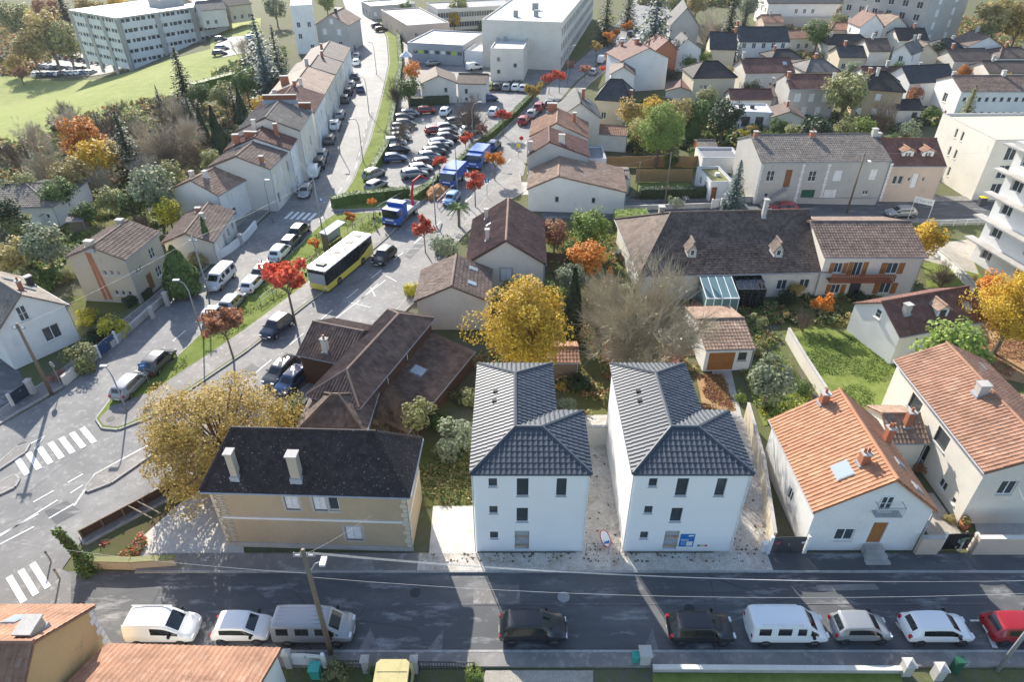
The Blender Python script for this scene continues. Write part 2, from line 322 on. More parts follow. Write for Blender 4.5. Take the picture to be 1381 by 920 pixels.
def roofplanes(parent, planes, ridges, mat, tk, det, singles=0, trim=None, thick=.14):
    mb = MB()
    for p in planes: mb.slab(p, thick)
    fr = [plane_frame(p) for p in planes]
    rf = ob('roof', mb.mesh('roof', mat if det else 'far_' + mat, uv=None if det else (lambda v, f=fr: uvof(v, f))), parent)
    if det:
        for i, p in enumerate(planes): tiles(p, mat, tk, rf, singles if i == 0 else 0, i + 1)
    if ridges:
        m2 = MB()
        for a, b in ridges: m2.tube([V(a) + V((0, 0, .06)), V(b) + V((0, 0, .06))], .13 if det else .1, 6)
        m2.build('ridge', trim or (mat if det else 'far_' + mat), rf)
    return rf
def uvof(v, fr):
    v = V(v); best = min(fr, key=lambda f: abs((v - f[0]).dot(f[3]))); return ((v - best[0]).dot(best[1]), (v - best[0]).dot(best[2]))
WM = {}
def cm(key, fn, mats):
    if key not in WM: mb = MB(); fn(mb); WM[key] = mb.mesh(key[0], mats)
    return WM[key]
def frame_mb(mb, w, h, t=.07, d=.06, mull=True, bars=0):
    mb.box(-w / 2, 0, 0, w / 2, d, t).box(-w / 2, 0, h - t, w / 2, d, h).box(-w / 2, 0, t, -w / 2 + t, d, h - t).box(w / 2 - t, 0, t, w / 2, d, h - t)
    if mull: mb.box(-t / 2, .005, t, t / 2, d - .004, h - t)
    for i in range(bars): z = h * (i + 1) / (bars + 1); mb.box(-w / 2 + t, .01, z - .02, w / 2 - t, d - .01, z + .02)
def window(parent, mw, w, h, st):
    st, _, mt = st.partition(':'); w = round(w, 2); h = round(h, 2)
    P = lambda n, key, fn, mats, par: ob(n, cm((n, *key), fn, mats), par)
    if st in ('p', 's', 'b', 'n', 'o'):
        fm = mt if mt and st in 'pn' else ('dark_paint' if st == 'n' else 'white_paint')
        o = ob('window', cm(('window', w, h, st, fm), lambda mb: frame_mb(mb, w, h, .05 if st == 'n' else .07, mull=st != 'n' and w > .75, bars=1 if st == 'b' else 0), fm), parent, mw=mw)
        P('pane', (w, h), lambda mb: mb.box(-w / 2 + .03, .012, .03, w / 2 - .03, .03, h - .03), 'glass', o)
        sm = 'zinc' if st == 'n' else 'offwhite'
        P('sill', (w, st), lambda mb: mb.box(-w / 2 - .06, 0, -.07, w / 2 + .06, .22, -.005), sm, o)
        if st == 's':
            for sg in (-1, 1):
                def f(mb, sg=sg):
                    a = sg * (w / 2 + .03); b = sg * (w / 2 + .03 + w / 2); mb.box(min(a, b), .145, 0, max(a, b), .185, h)
                    for i in range(5): mb.box(min(a, b) + .06, .186, h * (i + .25) / 5, max(a, b) - .06, .2, h * (i + .75) / 5)
                P('shutter', (w, h, sg, mt), f, mt or 'white_paint', o)
    elif st == 'c':
        o = ob('window', cm(('window', w, h, 'c'), lambda mb: frame_mb(mb, w, h, .06, .05), 'grey_paint'), parent, mw=mw)
        for sg in (-1, 1):
            def f(mb, sg=sg):
                a, b = sorted((sg * .015, sg * (w / 2 - .05))); mb.box(a, .05, .05, b, .085, h - .05)
                for i in range(7): mb.box(a + .06, .086, .08 + (h - .16) * (i + .1) / 7, b - .06, .1, .08 + (h - .16) * (i + .75) / 7)
            P('shutter', (w, h, sg, 'c' + mt), f, mt or 'white_paint', o)
        P('surround', (w, h), lambda mb: mb.box(-w / 2 - .16, .1, -.12, -w / 2, .15, h + .16).box(w / 2, .1, -.12, w / 2 + .16, .15, h + .16).box(-w / 2, .1, h, w / 2, .15, h + .16).box(-w / 2, .1, -.12, w / 2, .2, 0), 'greywall', o)
    elif st == 'r':
        def f(mb):
            n = max(3, int(h / .16))
            for i in range(n): mb.box(-w / 2, .02 + .012 * (i % 2), h * i / n, w / 2, .06 + .012 * (i % 2), h * (i + 1) / n)
        o = ob('window', cm(('window', w, h, 'r' + mt), f, mt or 'white_paint'), parent, mw=mw)
    elif st in ('d', 'g'):
        nm = 'door' if st == 'd' else 'garage_door'
        def f(mb):
            mb.box(-w / 2, 0, 0, w / 2, .05, h); k = 2 if st == 'd' else 5
            for i in range(k): mb.box(-w / 2 + .08, .051, h * (i + .08) / k, w / 2 - .08, .075, h * (i + .92) / k)
        o = ob(nm, cm((nm, w, h, mt), f, mt or 'brown_paint'), parent, mw=mw)
        P('handle', (w, st), lambda mb: mb.box(w / 2 - .16, .076, 1.0, w / 2 - .06, .12, 1.06), 'steel', o)
    return o
def wallface(mb, par, O, U, L, z0, z1, ops, dep=.14, top=None):
    """one wall face seen from outside; real recessed openings; returns nothing, adds windows under par"""
    U = V((U[0], U[1], 0)); N = V((U.y, -U.x, 0)); O = V((O[0], O[1], 0)); pt = lambda u, z, d=0: tuple(O + U * u + N * d + V((0, 0, z)))
    holes = []
    for u, z, w, h, st in ops:
        u = u * L; rec = z + h < z1 - .02 and u - w / 2 > .02 and u + w / 2 < L - .02; d = -dep if rec else .005
        if rec: holes.append((u - w / 2, u + w / 2, max(z, z0 + .0), z + h))
        p = O + U * u + N * d; p.z = z
        window(par, Matrix(((-U.x, N.x, 0, p.x), (-U.y, N.y, 0, p.y), (0, 0, 1, p.z), (0, 0, 0, 1))), w, h, st)
    xs = sorted({0, L, *[q for a in holes for q in a[:2]]}); zs = sorted({z0, z1, *[q for a in holes for q in a[2:]]})
    for i in range(len(xs) - 1):
        for j in range(len(zs) - 1):
            cx, cz = (xs[i] + xs[i + 1]) / 2, (zs[j] + zs[j + 1]) / 2
            if not any(a < cx < b and c < cz < d for a, b, c, d in holes):
                mb.poly([pt(xs[i], zs[j]), pt(xs[i + 1], zs[j]), pt(xs[i + 1], zs[j + 1]), pt(xs[i], zs[j + 1])])
    for a, b, c, d in holes:
        mb.poly([pt(a, c), pt(b, c), pt(b, c, -dep), pt(a, c, -dep)]); mb.poly([pt(a, d, -dep), pt(b, d, -dep), pt(b, d), pt(a, d)])
        mb.poly([pt(a, c, -dep), pt(a, d, -dep), pt(a, d), pt(a, c)]); mb.poly([pt(b, c), pt(b, d), pt(b, d, -dep), pt(b, c, -dep)])
def chimney(rf, x, y, z0, z1, w, d, mat, pots=0):
    mb = MB().box(x - w / 2, y - d / 2, z0, x + w / 2, y + d / 2, z1)
    o = mb.build('chimney', mat, rf)
    MB().box(x - w / 2 - .07, y - d / 2 - .07, z1, x + w / 2 + .07, y + d / 2 + .07, z1 + .1).build('cap', 'concrete', o)
    m2 = MB()
    for i in range(pots): a = x + (i - (pots - 1) / 2) * w / max(pots, 1); m2.tube([(a, y, z1 + .1), (a, y, z1 + .45)], [.1, .085], 8)
    if pots: m2.build('flue', 'brick', o)
def frame2(A, B, C, h, base=0):
    pa, pb = G(*A, base + h), G(*B, base + h); u = pb - pa; L = u.length; u.normalize(); v = V((-u.y, u.x, 0))
    if isinstance(C, (int, float)): Wd = C
    else: Wd = abs((G(*C, base + h) - pb).dot(v))
    return pa, u, v, L, Wd, math.atan2(u.y, u.x)
def house(label, A, B, C, h, rise=1.6, axis='u', hips=(0, 0), wall='white', roof='tile_brown', tk='canal', o=.3, wins=(), chim=(), sky=(), det=1, name='house', cat='house', base=0, ridge=.5, group=None, singles=0, gut=True, aerial=False, plinth=None, rect=None):
    """a house from its surveyed eave corners (A left, B right of the front eave, C the far right corner), all at height h"""
    if rect: pa, rz, L, Wd = rect; pa = V(pa)
    else: pa, u, v, L, Wd, rz = frame2(A, B, C, h, base)
    T = thing(name, label, cat, (pa.x, pa.y, base), rz, group)
    z = h; Rt = h + rise
    if isinstance(wins, str):
        st = wins; wins = []; rg = random.Random(int(pa.x * 7 + pa.y * 13)); ns = max(1, int(h / 2.6)) if axis != 'flat' else max(1, int((h - .4) / 2.6))
        for fc, Ln in ((0, L), (1, Wd), (3, Wd)):
            if fc and Ln < 4: continue
            k = max(1, int(Ln / (2.4 if fc == 0 else 3.4)))
            for q in range(ns):
                for i in range(k):
                    if rg.random() < .85: wins.append((fc, (i + .5) / k, q * 2.7 + .95, .95, 1.25, st if rg.random() < .7 else 'r'))
    if axis == 'flat':
        mb = MB()
        for i, (O, U, Ln) in enumerate((((0, 0), (1, 0), L), ((L, 0), (0, 1), Wd), ((L, Wd), (-1, 0), L), ((0, Wd), (0, -1), Wd))):
            wallface(mb, T, O, U, Ln, 0, h, [w[1:] for w in wins if w[0] == i])
        mb.build('wall', wall, T)
        rf = MB().box(.25, .25, h - .4, L - .25, Wd - .25, h - .25).build('roof', roof, T)
        MB().box(0, 0, h + .001, L, .25, h + .06).box(0, Wd - .25, h + .001, L, Wd, h + .06).box(0, .25, h + .001, .25, Wd - .25, h + .06).box(L - .25, .25, h + .001, L, Wd - .25, h + .06).build('coping', 'zinc' if wall != 'offwhite' else 'concrete', rf)
        mb = MB().box(.25, .24, h - .3, L - .25, .25, h).box(.25, Wd - .25, h - .3, L - .25, Wd - .24, h).box(.24, .25, h - .3, .25, Wd - .25, h).box(L - .25, .25, h - .3, L - .24, Wd - .25, h); mb.build('parapet', wall, T)
        for c in chim: MB().box(c[0] * L - c[2] / 2, c[1] * Wd - c[3] / 2, h - .26, c[0] * L + c[2] / 2, c[1] * Wd + c[3] / 2, h + c[4]).build('roof_vent', c[5], rf)
        return T
    if axis == 'u':
        y = Wd * ridge; R0, R1 = (hips[0], y, Rt), (L - hips[1], y, Rt); a, b, c, d = (0, 0, z), (L, 0, z), (L, Wd, z), (0, Wd, z)
        pls = {'f': [a, b, R1, R0], 'b': [c, d, R0, R1]}
        if hips[0]: pls['l'] = [d, a, R0]
        if hips[1]: pls['r'] = [b, c, R1]
        slf, slb = rise / y, rise / (Wd - y); gab = {3: not hips[0], 1: not hips[1], 0: False, 2: False}
    else:
        x = L * ridge; R0, R1 = (x, hips[0], Rt), (x, Wd - hips[1], Rt); a, b, c, d = (0, 0, z), (L, 0, z), (L, Wd, z), (0, Wd, z)
        pls = {'l': [d, a, R0, R1], 'r': [b, c, R1, R0]}
        if hips[0]: pls['f'] = [a, b, R0]
        if hips[1]: pls['b'] = [c, d, R1]
        slf, slb = rise / x, rise / (L - x); gab = {0: not hips[0], 2: not hips[1], 1: False, 3: False}
    order = sorted(pls, key=lambda k: 'flrb'.index(k)); rid = [(R0, R1)]
    if axis == 'u':
        if hips[0]: rid += [(R0, a), (R0, d)]
        if hips[1]: rid += [(R1, b), (R1, c)]
    else:
        if hips[0]: rid += [(R0, a), (R0, b)]
        if hips[1]: rid += [(R1, c), (R1, d)]
    rf = roofplanes(T, [pls[k] for k in order], rid, roof, tk, det, singles)
    mb = MB(); hw = h + o * min(slf, slb) * .8 - .05
    for i, (O, U, Ln) in enumerate((((o, o), (1, 0), L - 2 * o), ((L - o, o), (0, 1), Wd - 2 * o), ((L - o, Wd - o), (-1, 0), L - 2 * o), ((o, Wd - o), (0, -1), Wd - 2 * o))):
        wallface(mb, T, O, U, Ln, 0, hw, [w[1:] for w in wins if w[0] == i])
        if gab[i]:
            U3 = V((*U, 0)); O3 = V((*O, 0)); full = (Wd if axis == 'u' else L)
            if axis == 'u': ap = (ridge * full - o) if i == 1 else ((1 - ridge) * full - o)
            else: ap = (ridge * full - o) if i == 0 else ((1 - ridge) * full - o)
            mb.poly([O3 + V((0, 0, hw)), O3 + U3 * Ln + V((0, 0, hw)), O3 + U3 * ap + V((0, 0, Rt - .08))])
    mb.build('wall', wall, T)
    if plinth: MB().box(o - .04, o - .04, 0, L - o + .04, Wd - o + .04, plinth[0]).build('plinth', plinth[1], T)
    if gut and det:
        gs = []
        if axis == 'u' or hips[0]: gs.append([(0, -.07, h - .06), (L, -.07, h - .06)])
        if axis == 'v' or hips[1]: gs.append([(L + .07, 0, h - .06), (L + .07, Wd, h - .06)])
        if axis == 'v' or hips[0]: gs.append([(-.07, 0, h - .06), (-.07, Wd, h - .06)])
        for q in gs: MB().tube(q, .06, 6).build('gutter', 'zinc', T)
        MB().tube([(L - o + .08, o - .06, h - .1), (L - o + .08, o - .06, .1)], .045, 6).build('downpipe', 'zinc', T)
    def rz_at(x, y):
        if axis == 'u': t = min(y / (Wd * ridge), (Wd - y) / (Wd * (1 - ridge)), x / hips[0] if hips[0] else 9, (L - x) / hips[1] if hips[1] else 9)
        else: t = min(x / (L * ridge), (L - x) / (L * (1 - ridge)), y / hips[0] if hips[0] else 9, (Wd - y) / hips[1] if hips[1] else 9)
        return h + rise * t
    for c in chim:
        x, y = c[0] * L, c[1] * Wd; zz = rz_at(x, y); chimney(rf, x, y, zz - .6, zz + c[4], c[2], c[3], c[5], c[6] if len(c) > 6 else 0)
        if det: MB().box(x - c[2] / 2 - .08, y - c[3] / 2 - .08, zz - .55, x + c[2] / 2 + .08, y + c[3] / 2 + .08, zz - .0 + .05).build('flashing', 'zinc', rf)
    for k, fu, fv, w, hh in sky:
        p0, e, s, n = plane_frame(pls[k]); p = pls[k]; Le = (V(p[1]) - V(p[0])).length; Hs = max((V(q) - p0).dot(s) for q in p)
        mw = Matrix(((e.x, s.x, n.x, 0), (e.y, s.y, n.y, 0), (e.z, s.z, n.z, 0), (0, 0, 0, 1))); mw.translation = p0 + e * Le * fu + s * Hs * fv + n * .03
        sk = ob('skylight', cm(('skylight', w, hh), lambda m: m.box(-w / 2, -hh / 2, 0, w / 2, hh / 2, .12).box(-w / 2 - .05, -hh / 2 - .05, .0, w / 2 + .05, hh / 2 + .05, .05), 'steel'), rf, mw=mw)
        ob('pane', cm(('skypane', w, hh), lambda m: m.box(-w / 2 + .06, -hh / 2 + .06, .121, w / 2 - .06, hh / 2 - .06, .135), 'glass_pale'), sk)
    if aerial:
        x, y = aerial[0] * L, aerial[1] * Wd; zz = rz_at(x, y); m2 = MB().tube([(x, y, zz - .1), (x, y, zz + 1.8)], .02, 5)
        for k in range(5): m2.box(x - .35, y - .4 + k * .2, zz + 1.7, x + .35, y - .39 + k * .2, zz + 1.72)
        m2.box(x - .01, y - .45, zz + 1.7, x + .01, y + .45, zz + 1.73); m2.build('aerial', 'steel', rf)
    T['_L'] = L; T['_W'] = Wd; del T['_L'], T['_W']
    return T
def rows(face, n, z0, w, h, st, lo=.12, hi=.88):
    return [(face, lo + (hi - lo) * (i + .5) / n, z0, w, h, st) for i in range(n)]

def rectV(B, Cc, L, h, D=None):
    """ground rectangle from the right eave: B near end, Cc far end (both at height h), width L to its left"""
    b, c = G(*B, h), G(*Cc, h); v = (c - b).normalized(); u = V((v.y, -v.x, 0)); p = b - u * L
    return ((p.x, p.y, 0), math.atan2(u.y, u.x), L, D or (c - b).length)
def rect0(A, B, depth, o=.25):
    """the same from two wall corners on the ground"""
    a, b = G(*A), G(*B); u = (b - a).normalized(); v = V((-u.y, u.x, 0)); p = a - u * o - v * o
    return ((p.x, p.y, 0), math.atan2(u.y, u.x), (b - a).length + 2 * o, depth + 2 * o)
# ------------------------------------------------------------------ terrain, roads, pavements
def terrain():
    mb = MB(); xs = [-700, -450] + [-320 + 5 * i for i in range(61)] + [-15 + 15 * i for i in range(20)] + [400, 700]; ys = [-40, 0, 20, 40, 60] + [65 + 5 * i for i in range(57)] + [400, 600, 900]
    nx = len(xs)
    for y in ys: mb.v += [(x, y, terr(max(-320, x), min(345, y)) - .03) for x in xs]
    for j in range(len(ys) - 1):
        for i in range(nx - 1): a = j * nx + i; mb.f.append((a, a + 1, a + nx + 1, a + nx)); mb.m.append(0)
    struct('ground', mb, 'town_ground', smooth=True)
terrain()
def drape(name, pts, mat, z=.05, n=26, label=None):
    """a sheet of grass or tarmac that follows the slope"""
    w = [GT(*p) for p in pts]; pl = [(p.x, p.y) for p in w]
    if sum(pl[i][0] * pl[(i + 1) % len(pl)][1] - pl[(i + 1) % len(pl)][0] * pl[i][1] for i in range(len(pl))) < 0: pl.reverse()
    bm = bmesh.new(); x0, x1 = min(p[0] for p in pl), max(p[0] for p in pl); y0, y1 = min(p[1] for p in pl), max(p[1] for p in pl)
    f = bm.faces.new([bm.verts.new((*p, 0)) for p in pl]); bmesh.ops.triangulate(bm, faces=[f])
    for k in range(1, n): 
        for co, no in (((x0 + (x1 - x0) * k / n, 0, 0), (1, 0, 0)), ((0, y0 + (y1 - y0) * k / n, 0), (0, 1, 0))):
            bmesh.ops.bisect_plane(bm, geom=bm.verts[:] + bm.edges[:] + bm.faces[:], plane_co=co, plane_no=no)
    for v in bm.verts: v.co.z = terr(v.co.x, v.co.y) + z
    bmesh.ops.recalc_face_normals(bm, faces=bm.faces[:])
    d = bpy.data.meshes.new(name); bm.to_mesh(d); bm.free(); d.materials.append(MATS[mat]); o = ob(name, d); o['kind'] = 'structure'
    if label: o['label'] = label
# street at the bottom of the picture, runs straight across
Y_N, Y_F, Y_W = 21.7, 27.3, 28.55
def sheet(name, x0, y0, x1, y1, z, mat): return struct(name, MB().box(x0, y0, z - .3, x1, y1, z), mat)
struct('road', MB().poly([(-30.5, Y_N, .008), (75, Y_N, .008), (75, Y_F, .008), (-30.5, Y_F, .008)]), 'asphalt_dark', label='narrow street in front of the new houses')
patch('road', [(-140, 640), (-60, 560), (0, 575), (25, 560), (82, 528), (160, 462), (244, 392), (272, 372), (345, 306), (420, 300), (447, 285), (500, 283), (560, 282), (600, 300), (634, 300), (600, 345), (566, 385), (540, 420), (440, 505), (340, 590), (247, 652), (112, 728), (84, 768), (96, 775), (96, 890), (-140, 980)], .016, 'asphalt', label='wide junction of the main road and the left street')
patch('road', [(420, 300), (345, 306), (393, 262), (425, 220), (453, 150), (469, 100), (478, 60), (466, 10), (458, -12), (490, -12), (500, 10), (521, 50), (524, 85), (512, 140), (498, 190), (474, 245), (447, 285)], .014, 'asphalt', label='long street climbing past the terraced houses')
patch('road', [(556, 286), (600, 245), (648, 200), (692, 160), (722, 128), (790, 74), (846, 18), (862, -12), (905, -12), (880, 18), (832, 66), (776, 110), (742, 150), (716, 190), (706, 236), (664, 262), (634, 300), (600, 305)], .012, 'asphalt', label='tree lined avenue running to the top')
def kerbed(name, pts, mat, h=.13, kerb=True, label=None):
    w = [G(*p) for p in pts]
    if sum(w[i].x * w[(i + 1) % len(w)].y - w[(i + 1) % len(w)].x * w[i].y for i in range(len(w))) < 0: w.reverse()
    bm = bmesh.new(); f = bm.faces.new([bm.verts.new((p.x, p.y, h)) for p in w]); bmesh.ops.triangulate(bm, faces=[f])
    d = bpy.data.meshes.new(name); bm.to_mesh(d); bm.free(); d.materials.append(MATS[mat]); o = ob(name, d); o['kind'] = 'structure'
    if label: o['label'] = label
    if kerb:
        mb = MB(); n = len(w)
        for i in range(n):
            a, b = w[i], w[(i + 1) % n]; L = (b - a).length
            if L < .05: continue
            u = (b - a) / L; p = V((u.y, -u.x, 0)); k = max(1, int(L / 2.0))
            for j in range(k):
                q0, q1 = a + u * (L * j / k + .012), a + u * (L * (j + 1) / k - .012)
                mb.prism([q0 + p * .13, q1 + p * .13, q1, q0], -.1, h + .012)
        mb.build('kerb', 'kerbstone', o)
    return o
def strip(name, pts, wd, z0, z1, mat, label=None, closed=False):
    """kerb or wall following surveyed points"""
    mb = MB(); w = [G(*p) for p in pts]
    for a, b in zip(w, w[1:]):
        u = (b - a).normalized(); p = V((-u.y, u.x, 0)) * wd / 2; mb.prism([a - p, b - p, b + p, a + p], z0, z1)
    o = mb.build(name, mat)
    return o
# pavements of the bottom street
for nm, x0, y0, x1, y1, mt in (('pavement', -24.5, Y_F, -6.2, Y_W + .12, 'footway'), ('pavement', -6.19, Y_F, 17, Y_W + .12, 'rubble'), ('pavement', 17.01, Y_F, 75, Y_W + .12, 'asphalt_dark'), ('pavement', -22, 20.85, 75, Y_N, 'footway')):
    p = sheet(nm, x0, y0, x1, y1, .12, mt); mb = MB(); ky = Y_F if y0 == Y_F else Y_N; x = x0
    while x < x1: mb.box(x + .01, ky - .001 - (.14 if ky == Y_F else 0), -.1, min(x + .99, x1 - .005), ky + (.14 if ky == Y_N else 0) - .001, .13); x += 1
    mb.build('kerb', 'kerbstone', p)
# islands and median
kerbed('median', [(131, 566), (152, 538), (232, 490), (292, 432), (332, 402), (386, 350), (440, 297), (452, 290), (556, 285), (520, 322), (430, 398), (330, 476), (262, 522), (206, 562), (160, 580), (139, 578)], 'grass', label='long grass island between the two roads')
kerbed('path', [(134, 567), (150, 550), (205, 530), (262, 492), (330, 446), (405, 390), (446, 356), (500, 318), (540, 290), (553, 288), (520, 321), (430, 396.5), (330, 474.5), (262, 520), (206, 560), (160, 578), (141, 576)], 'footway', .145, kerb=False, label='footpath along the island beside the main road')
kerbed('traffic_island', [(118, 664), (117, 658), (130, 642), (212, 598), (222, 602), (150, 652)], 'footway'); kerbed('traffic_island', [(-10, 658), (20, 642), (26, 648), (20, 658), (-10, 672)], 'footway'); kerbed('traffic_island', [(-10, 634), (22, 606), (40, 600), (34, 611), (-10, 640)], 'footway')
# green bank between the left street and the car park
kerbed('grass_bank', [(449, 284), (476, 246), (500, 190), (514, 140), (526, 85), (523, 50), (502, 10), (494, -10), (506, -10), (536, 46), (540, 90), (528, 160), (522, 205), (500, 244), (553, 262), (560, 280)], 'grass', .15)
patch('car_park', [(500, 252), (520, 212), (526, 165), (541, 110), (545, 60), (530, 40), (590, 30), (620, 120), (668, 112), (712, 108), (727, 120), (690, 152), (646, 190), (600, 228), (575, 246), (550, 258)], .006, 'asphalt', 'asphalt car park full of cars')
kerbed('grass_verge', [(553, 266), (600, 233), (648, 191), (692, 153), (720, 127), (725, 130), (696, 160), (652, 200), (606, 242), (562, 278)], 'grass', .14)
# back street on the right and its pavements
def band(name, x0, x1, ya, yb, z, mat, label=None):
    return struct(name, MB().poly([(x0, ya, z), (x1, ya, z), (x1, yb, z), (x0, yb, z)]), mat, label=label)
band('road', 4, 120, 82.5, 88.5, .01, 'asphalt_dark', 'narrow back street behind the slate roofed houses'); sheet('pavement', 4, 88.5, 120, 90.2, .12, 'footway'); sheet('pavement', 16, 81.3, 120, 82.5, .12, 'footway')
# left street pavement under the terraced houses
kerbed('pavement', [(-20, 585), (25, 556), (84, 522), (160, 458), (242, 389), (270, 368), (343, 303), (390, 259), (422, 217), (450, 149), (466, 100), (475, 60), (463, 10), (452, 10), (463, 60), (456, 100), (440, 147), (410, 212), (378, 255), (330, 298), (258, 360), (230, 383), (146, 450), (75, 508), (15, 545), (-20, 570)], 'footway', label='narrow pavement along the left street')
kerbed('pavement', [(110, 722), (246, 648), (340, 585), (440, 500), (540, 415), (566, 380), (600, 340), (634, 295), (664, 258), (700, 232), (704, 260), (660, 285), (622, 320), (580, 372), (556, 410), (440, 520), (340, 600), (256, 658), (115, 735)], 'footway', kerb=True, label='pavement on the near side of the main road')
kerbed('pavement', [(712, 236), (722, 190), (748, 150), (782, 110), (838, 66), (886, 18), (905, -8), (925, -8), (900, 20), (850, 68), (796, 112), (764, 150), (740, 190), (730, 236)], 'footway', label='pavement along the right side of the far avenue')
# yards, drives and lawns
patch('yard', [(165, 745), (215, 700), (262, 665), (320, 668), (330, 752), (300, 768), (240, 768), (190, 762)], .016, 'yard', 'pale gravel yard beside the beige house')
patch('driveway', [(584, 683), (642, 683), (644, 753), (578, 753)], .018, 'concrete_pale', 'pale concrete drive left of the new houses'); patch('yard', [(560, 600), (640, 590), (644, 684), (562, 684)], .012, 'grass_dull', 'rough grass behind the beige house')
patch('yard', [(778, 560), (840, 560), (846, 752), (776, 752)], .018, 'rubble', 'sandy strip between the two new houses'); patch('yard', [(740, 480), (840, 470), (842, 560), (770, 562)], .012, 'grass_dull', 'overgrown garden behind the new houses')
patch('driveway', [(960, 500), (985, 495), (1000, 560), (1036, 640), (1042, 752), (962, 752), (985, 640)], .018, 'concrete', 'concrete drive right of the new houses'); patch('yard', [(938, 505), (975, 505), (992, 555), (950, 560)], .024, 'leaf_litter', 'bed of brown fallen leaves behind the drive')
patch('lawn', [(1056, 452), (1100, 440), (1190, 455), (1214, 505), (1196, 560), (1120, 545), (1100, 530)], .02, 'grass', 'sunny lawn beside the orange roofed house'); patch('lawn', [(1000, 500), (1050, 470), (1096, 535), (1064, 565), (1030, 575)], .016, 'grass', 'small garden lawn by the drive')
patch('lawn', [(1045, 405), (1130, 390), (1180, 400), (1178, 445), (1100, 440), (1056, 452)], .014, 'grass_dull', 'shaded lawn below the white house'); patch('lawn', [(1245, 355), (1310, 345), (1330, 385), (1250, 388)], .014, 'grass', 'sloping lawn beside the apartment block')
patch('yard', [(1210, 335), (1330, 320), (1310, 345), (1320, 370), (1250, 352)], .02, 'gravel', 'gravel parking court below the back street'); patch('yard', [(1295, 430), (1390, 400), (1390, 520), (1310, 500)], .018, 'leaf_litter', 'leaf covered court on the right edge')
patch('lawn', [(860, 246), (930, 246), (936, 262), (862, 262)], .014, 'grass', 'small bright lawn below the wooden fence'); patch('lawn', [(860, 215), (1000, 212), (1000, 235), (860, 235)], .012, 'grass_dull', 'garden lawn behind the wooden fence')
patch('lawn', [(880, 909), (1215, 909), (1225, 960), (880, 960)], .014, 'grass', 'strip of lawn at the bottom edge'); patch('yard', [(655, 905), (800, 905), (800, 960), (640, 960)], .014, 'gravel', 'gravel front yard at the bottom edge')
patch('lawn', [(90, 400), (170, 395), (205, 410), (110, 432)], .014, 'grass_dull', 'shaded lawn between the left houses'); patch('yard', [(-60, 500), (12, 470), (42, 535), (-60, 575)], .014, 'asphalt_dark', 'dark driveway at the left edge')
patch('yard', [(285, 300), (340, 265), (385, 270), (330, 310), (290, 340)], .014, 'gravel', 'forecourt between the left street houses'); patch('lawn', [(60, 270), (150, 262), (200, 290), (90, 330), (30, 330)], .012, 'grass_dull', 'rough garden behind the stone house')
patch('yard', [(690, 245), (840, 250), (845, 268), (690, 262)], .013, 'concrete'); patch('lawn', [(690, 300), (840, 300), (850, 400), (700, 400)], .012, 'grass_dull', 'overgrown garden behind the middle houses')
drape('meadow', [(-60, 100), (30, 104), (110, 108), (190, 94), (262, 72), (300, 62), (340, 70), (300, 95), (262, 120), (215, 135), (160, 165), (100, 178), (60, 196), (20, 205), (-60, 200)], 'meadow', .08); drape('lawn', [(284, 52), (300, 34), (352, 24), (352, 52), (300, 62), (284, 68)], 'meadow', .1, label='bright lawn near the office block')
drape('car_park', [(40, 100), (60, 82), (110, 70), (180, 84), (150, 98), (100, 104)], 'asphalt', .14, label='small car park below the office block'); drape('car_park', [(290, 64), (296, 52), (352, 50), (352, 68), (300, 78)], 'asphalt', .16, label='car park at the edge of the bright lawn'); drape('car_park', [(244, 44), (262, 38), (280, 42), (278, 56), (252, 62)], 'asphalt', .14, label='car park behind the office block')
drape('pond', [(-20, 56), (22, 54), (26, 62), (-20, 66)], 'pool', .3); drape('pond', [(-20, 68), (24, 66), (24, 78), (-20, 88)], 'pool', .3)
patch('school_yard', [(545, 55), (700, 45), (760, 95), (700, 125), (620, 118), (545, 110)], .01, 'asphalt'); patch('lawn', [(760, 62), (812, 20), (835, 20), (775, 82)], .014, 'grass_dull', 'lawn beside the long white slab building')
patch('lawn', [(640, 48), (700, 40), (705, 52), (650, 60)], .02, 'grass', 'lawn in front of the school')
# painted markings
def paint(pts, z=.034, mat='road_paint', name='road_marking'):
    mb = MB()
    for quad in pts: w = [G(*p) for p in quad]; mb.poly([(p.x, p.y, z) for p in (w if (w[1] - w[0]).cross(w[2] - w[1]).z > 0 else w[::-1])])
    o = mb.build(name, mat); o['kind'] = 'structure'; return o
def line(a, b, wd=.12, dash=0, gap=0, z=.034, mat='road_paint'):
    a, b = G(*a), G(*b); u = (b - a).normalized(); p = V((-u.y, u.x, 0)) * wd / 2; L = (b - a).length; t = 0; mb = MB(); d = dash or L
    while t < L - .05: q0, q1 = a + u * t, a + u * min(L, t + d); mb.poly([(r.x, r.y, z) for r in (q0 - p, q1 - p, q1 + p, q0 + p)]); t += d + gap
    o = mb.build('road_marking', mat); o['kind'] = 'structure'
for cen, ax, n, ln in (((75, 605), ((22, 633), (126, 584)), 7, 2.6), ((42, 785), ((14, 800), (62, 772)), 3, 2.8), ((408, 295), ((386, 290), (425, 293)), 5, 2.4), ((490, 98), ((478, 98), (506, 98)), 6, 2.5)):
    a, b = G(*ax[0]), G(*ax[1]); u = (b - a).normalized(); v = V((-u.y, u.x, 0)); L = (b - a).length
    for i in range(n):
        c = a + (b - a) * ((i + .5) / n); hw = L / n * .27; q = MB().poly([(r.x, r.y, .036) for r in (c - u * hw - v * ln / 2, c + u * hw - v * ln / 2, c + u * hw + v * ln / 2, c - u * hw + v * ln / 2)])
        o = q.build('crossing_stripe', 'road_paint'); o['kind'] = 'structure'
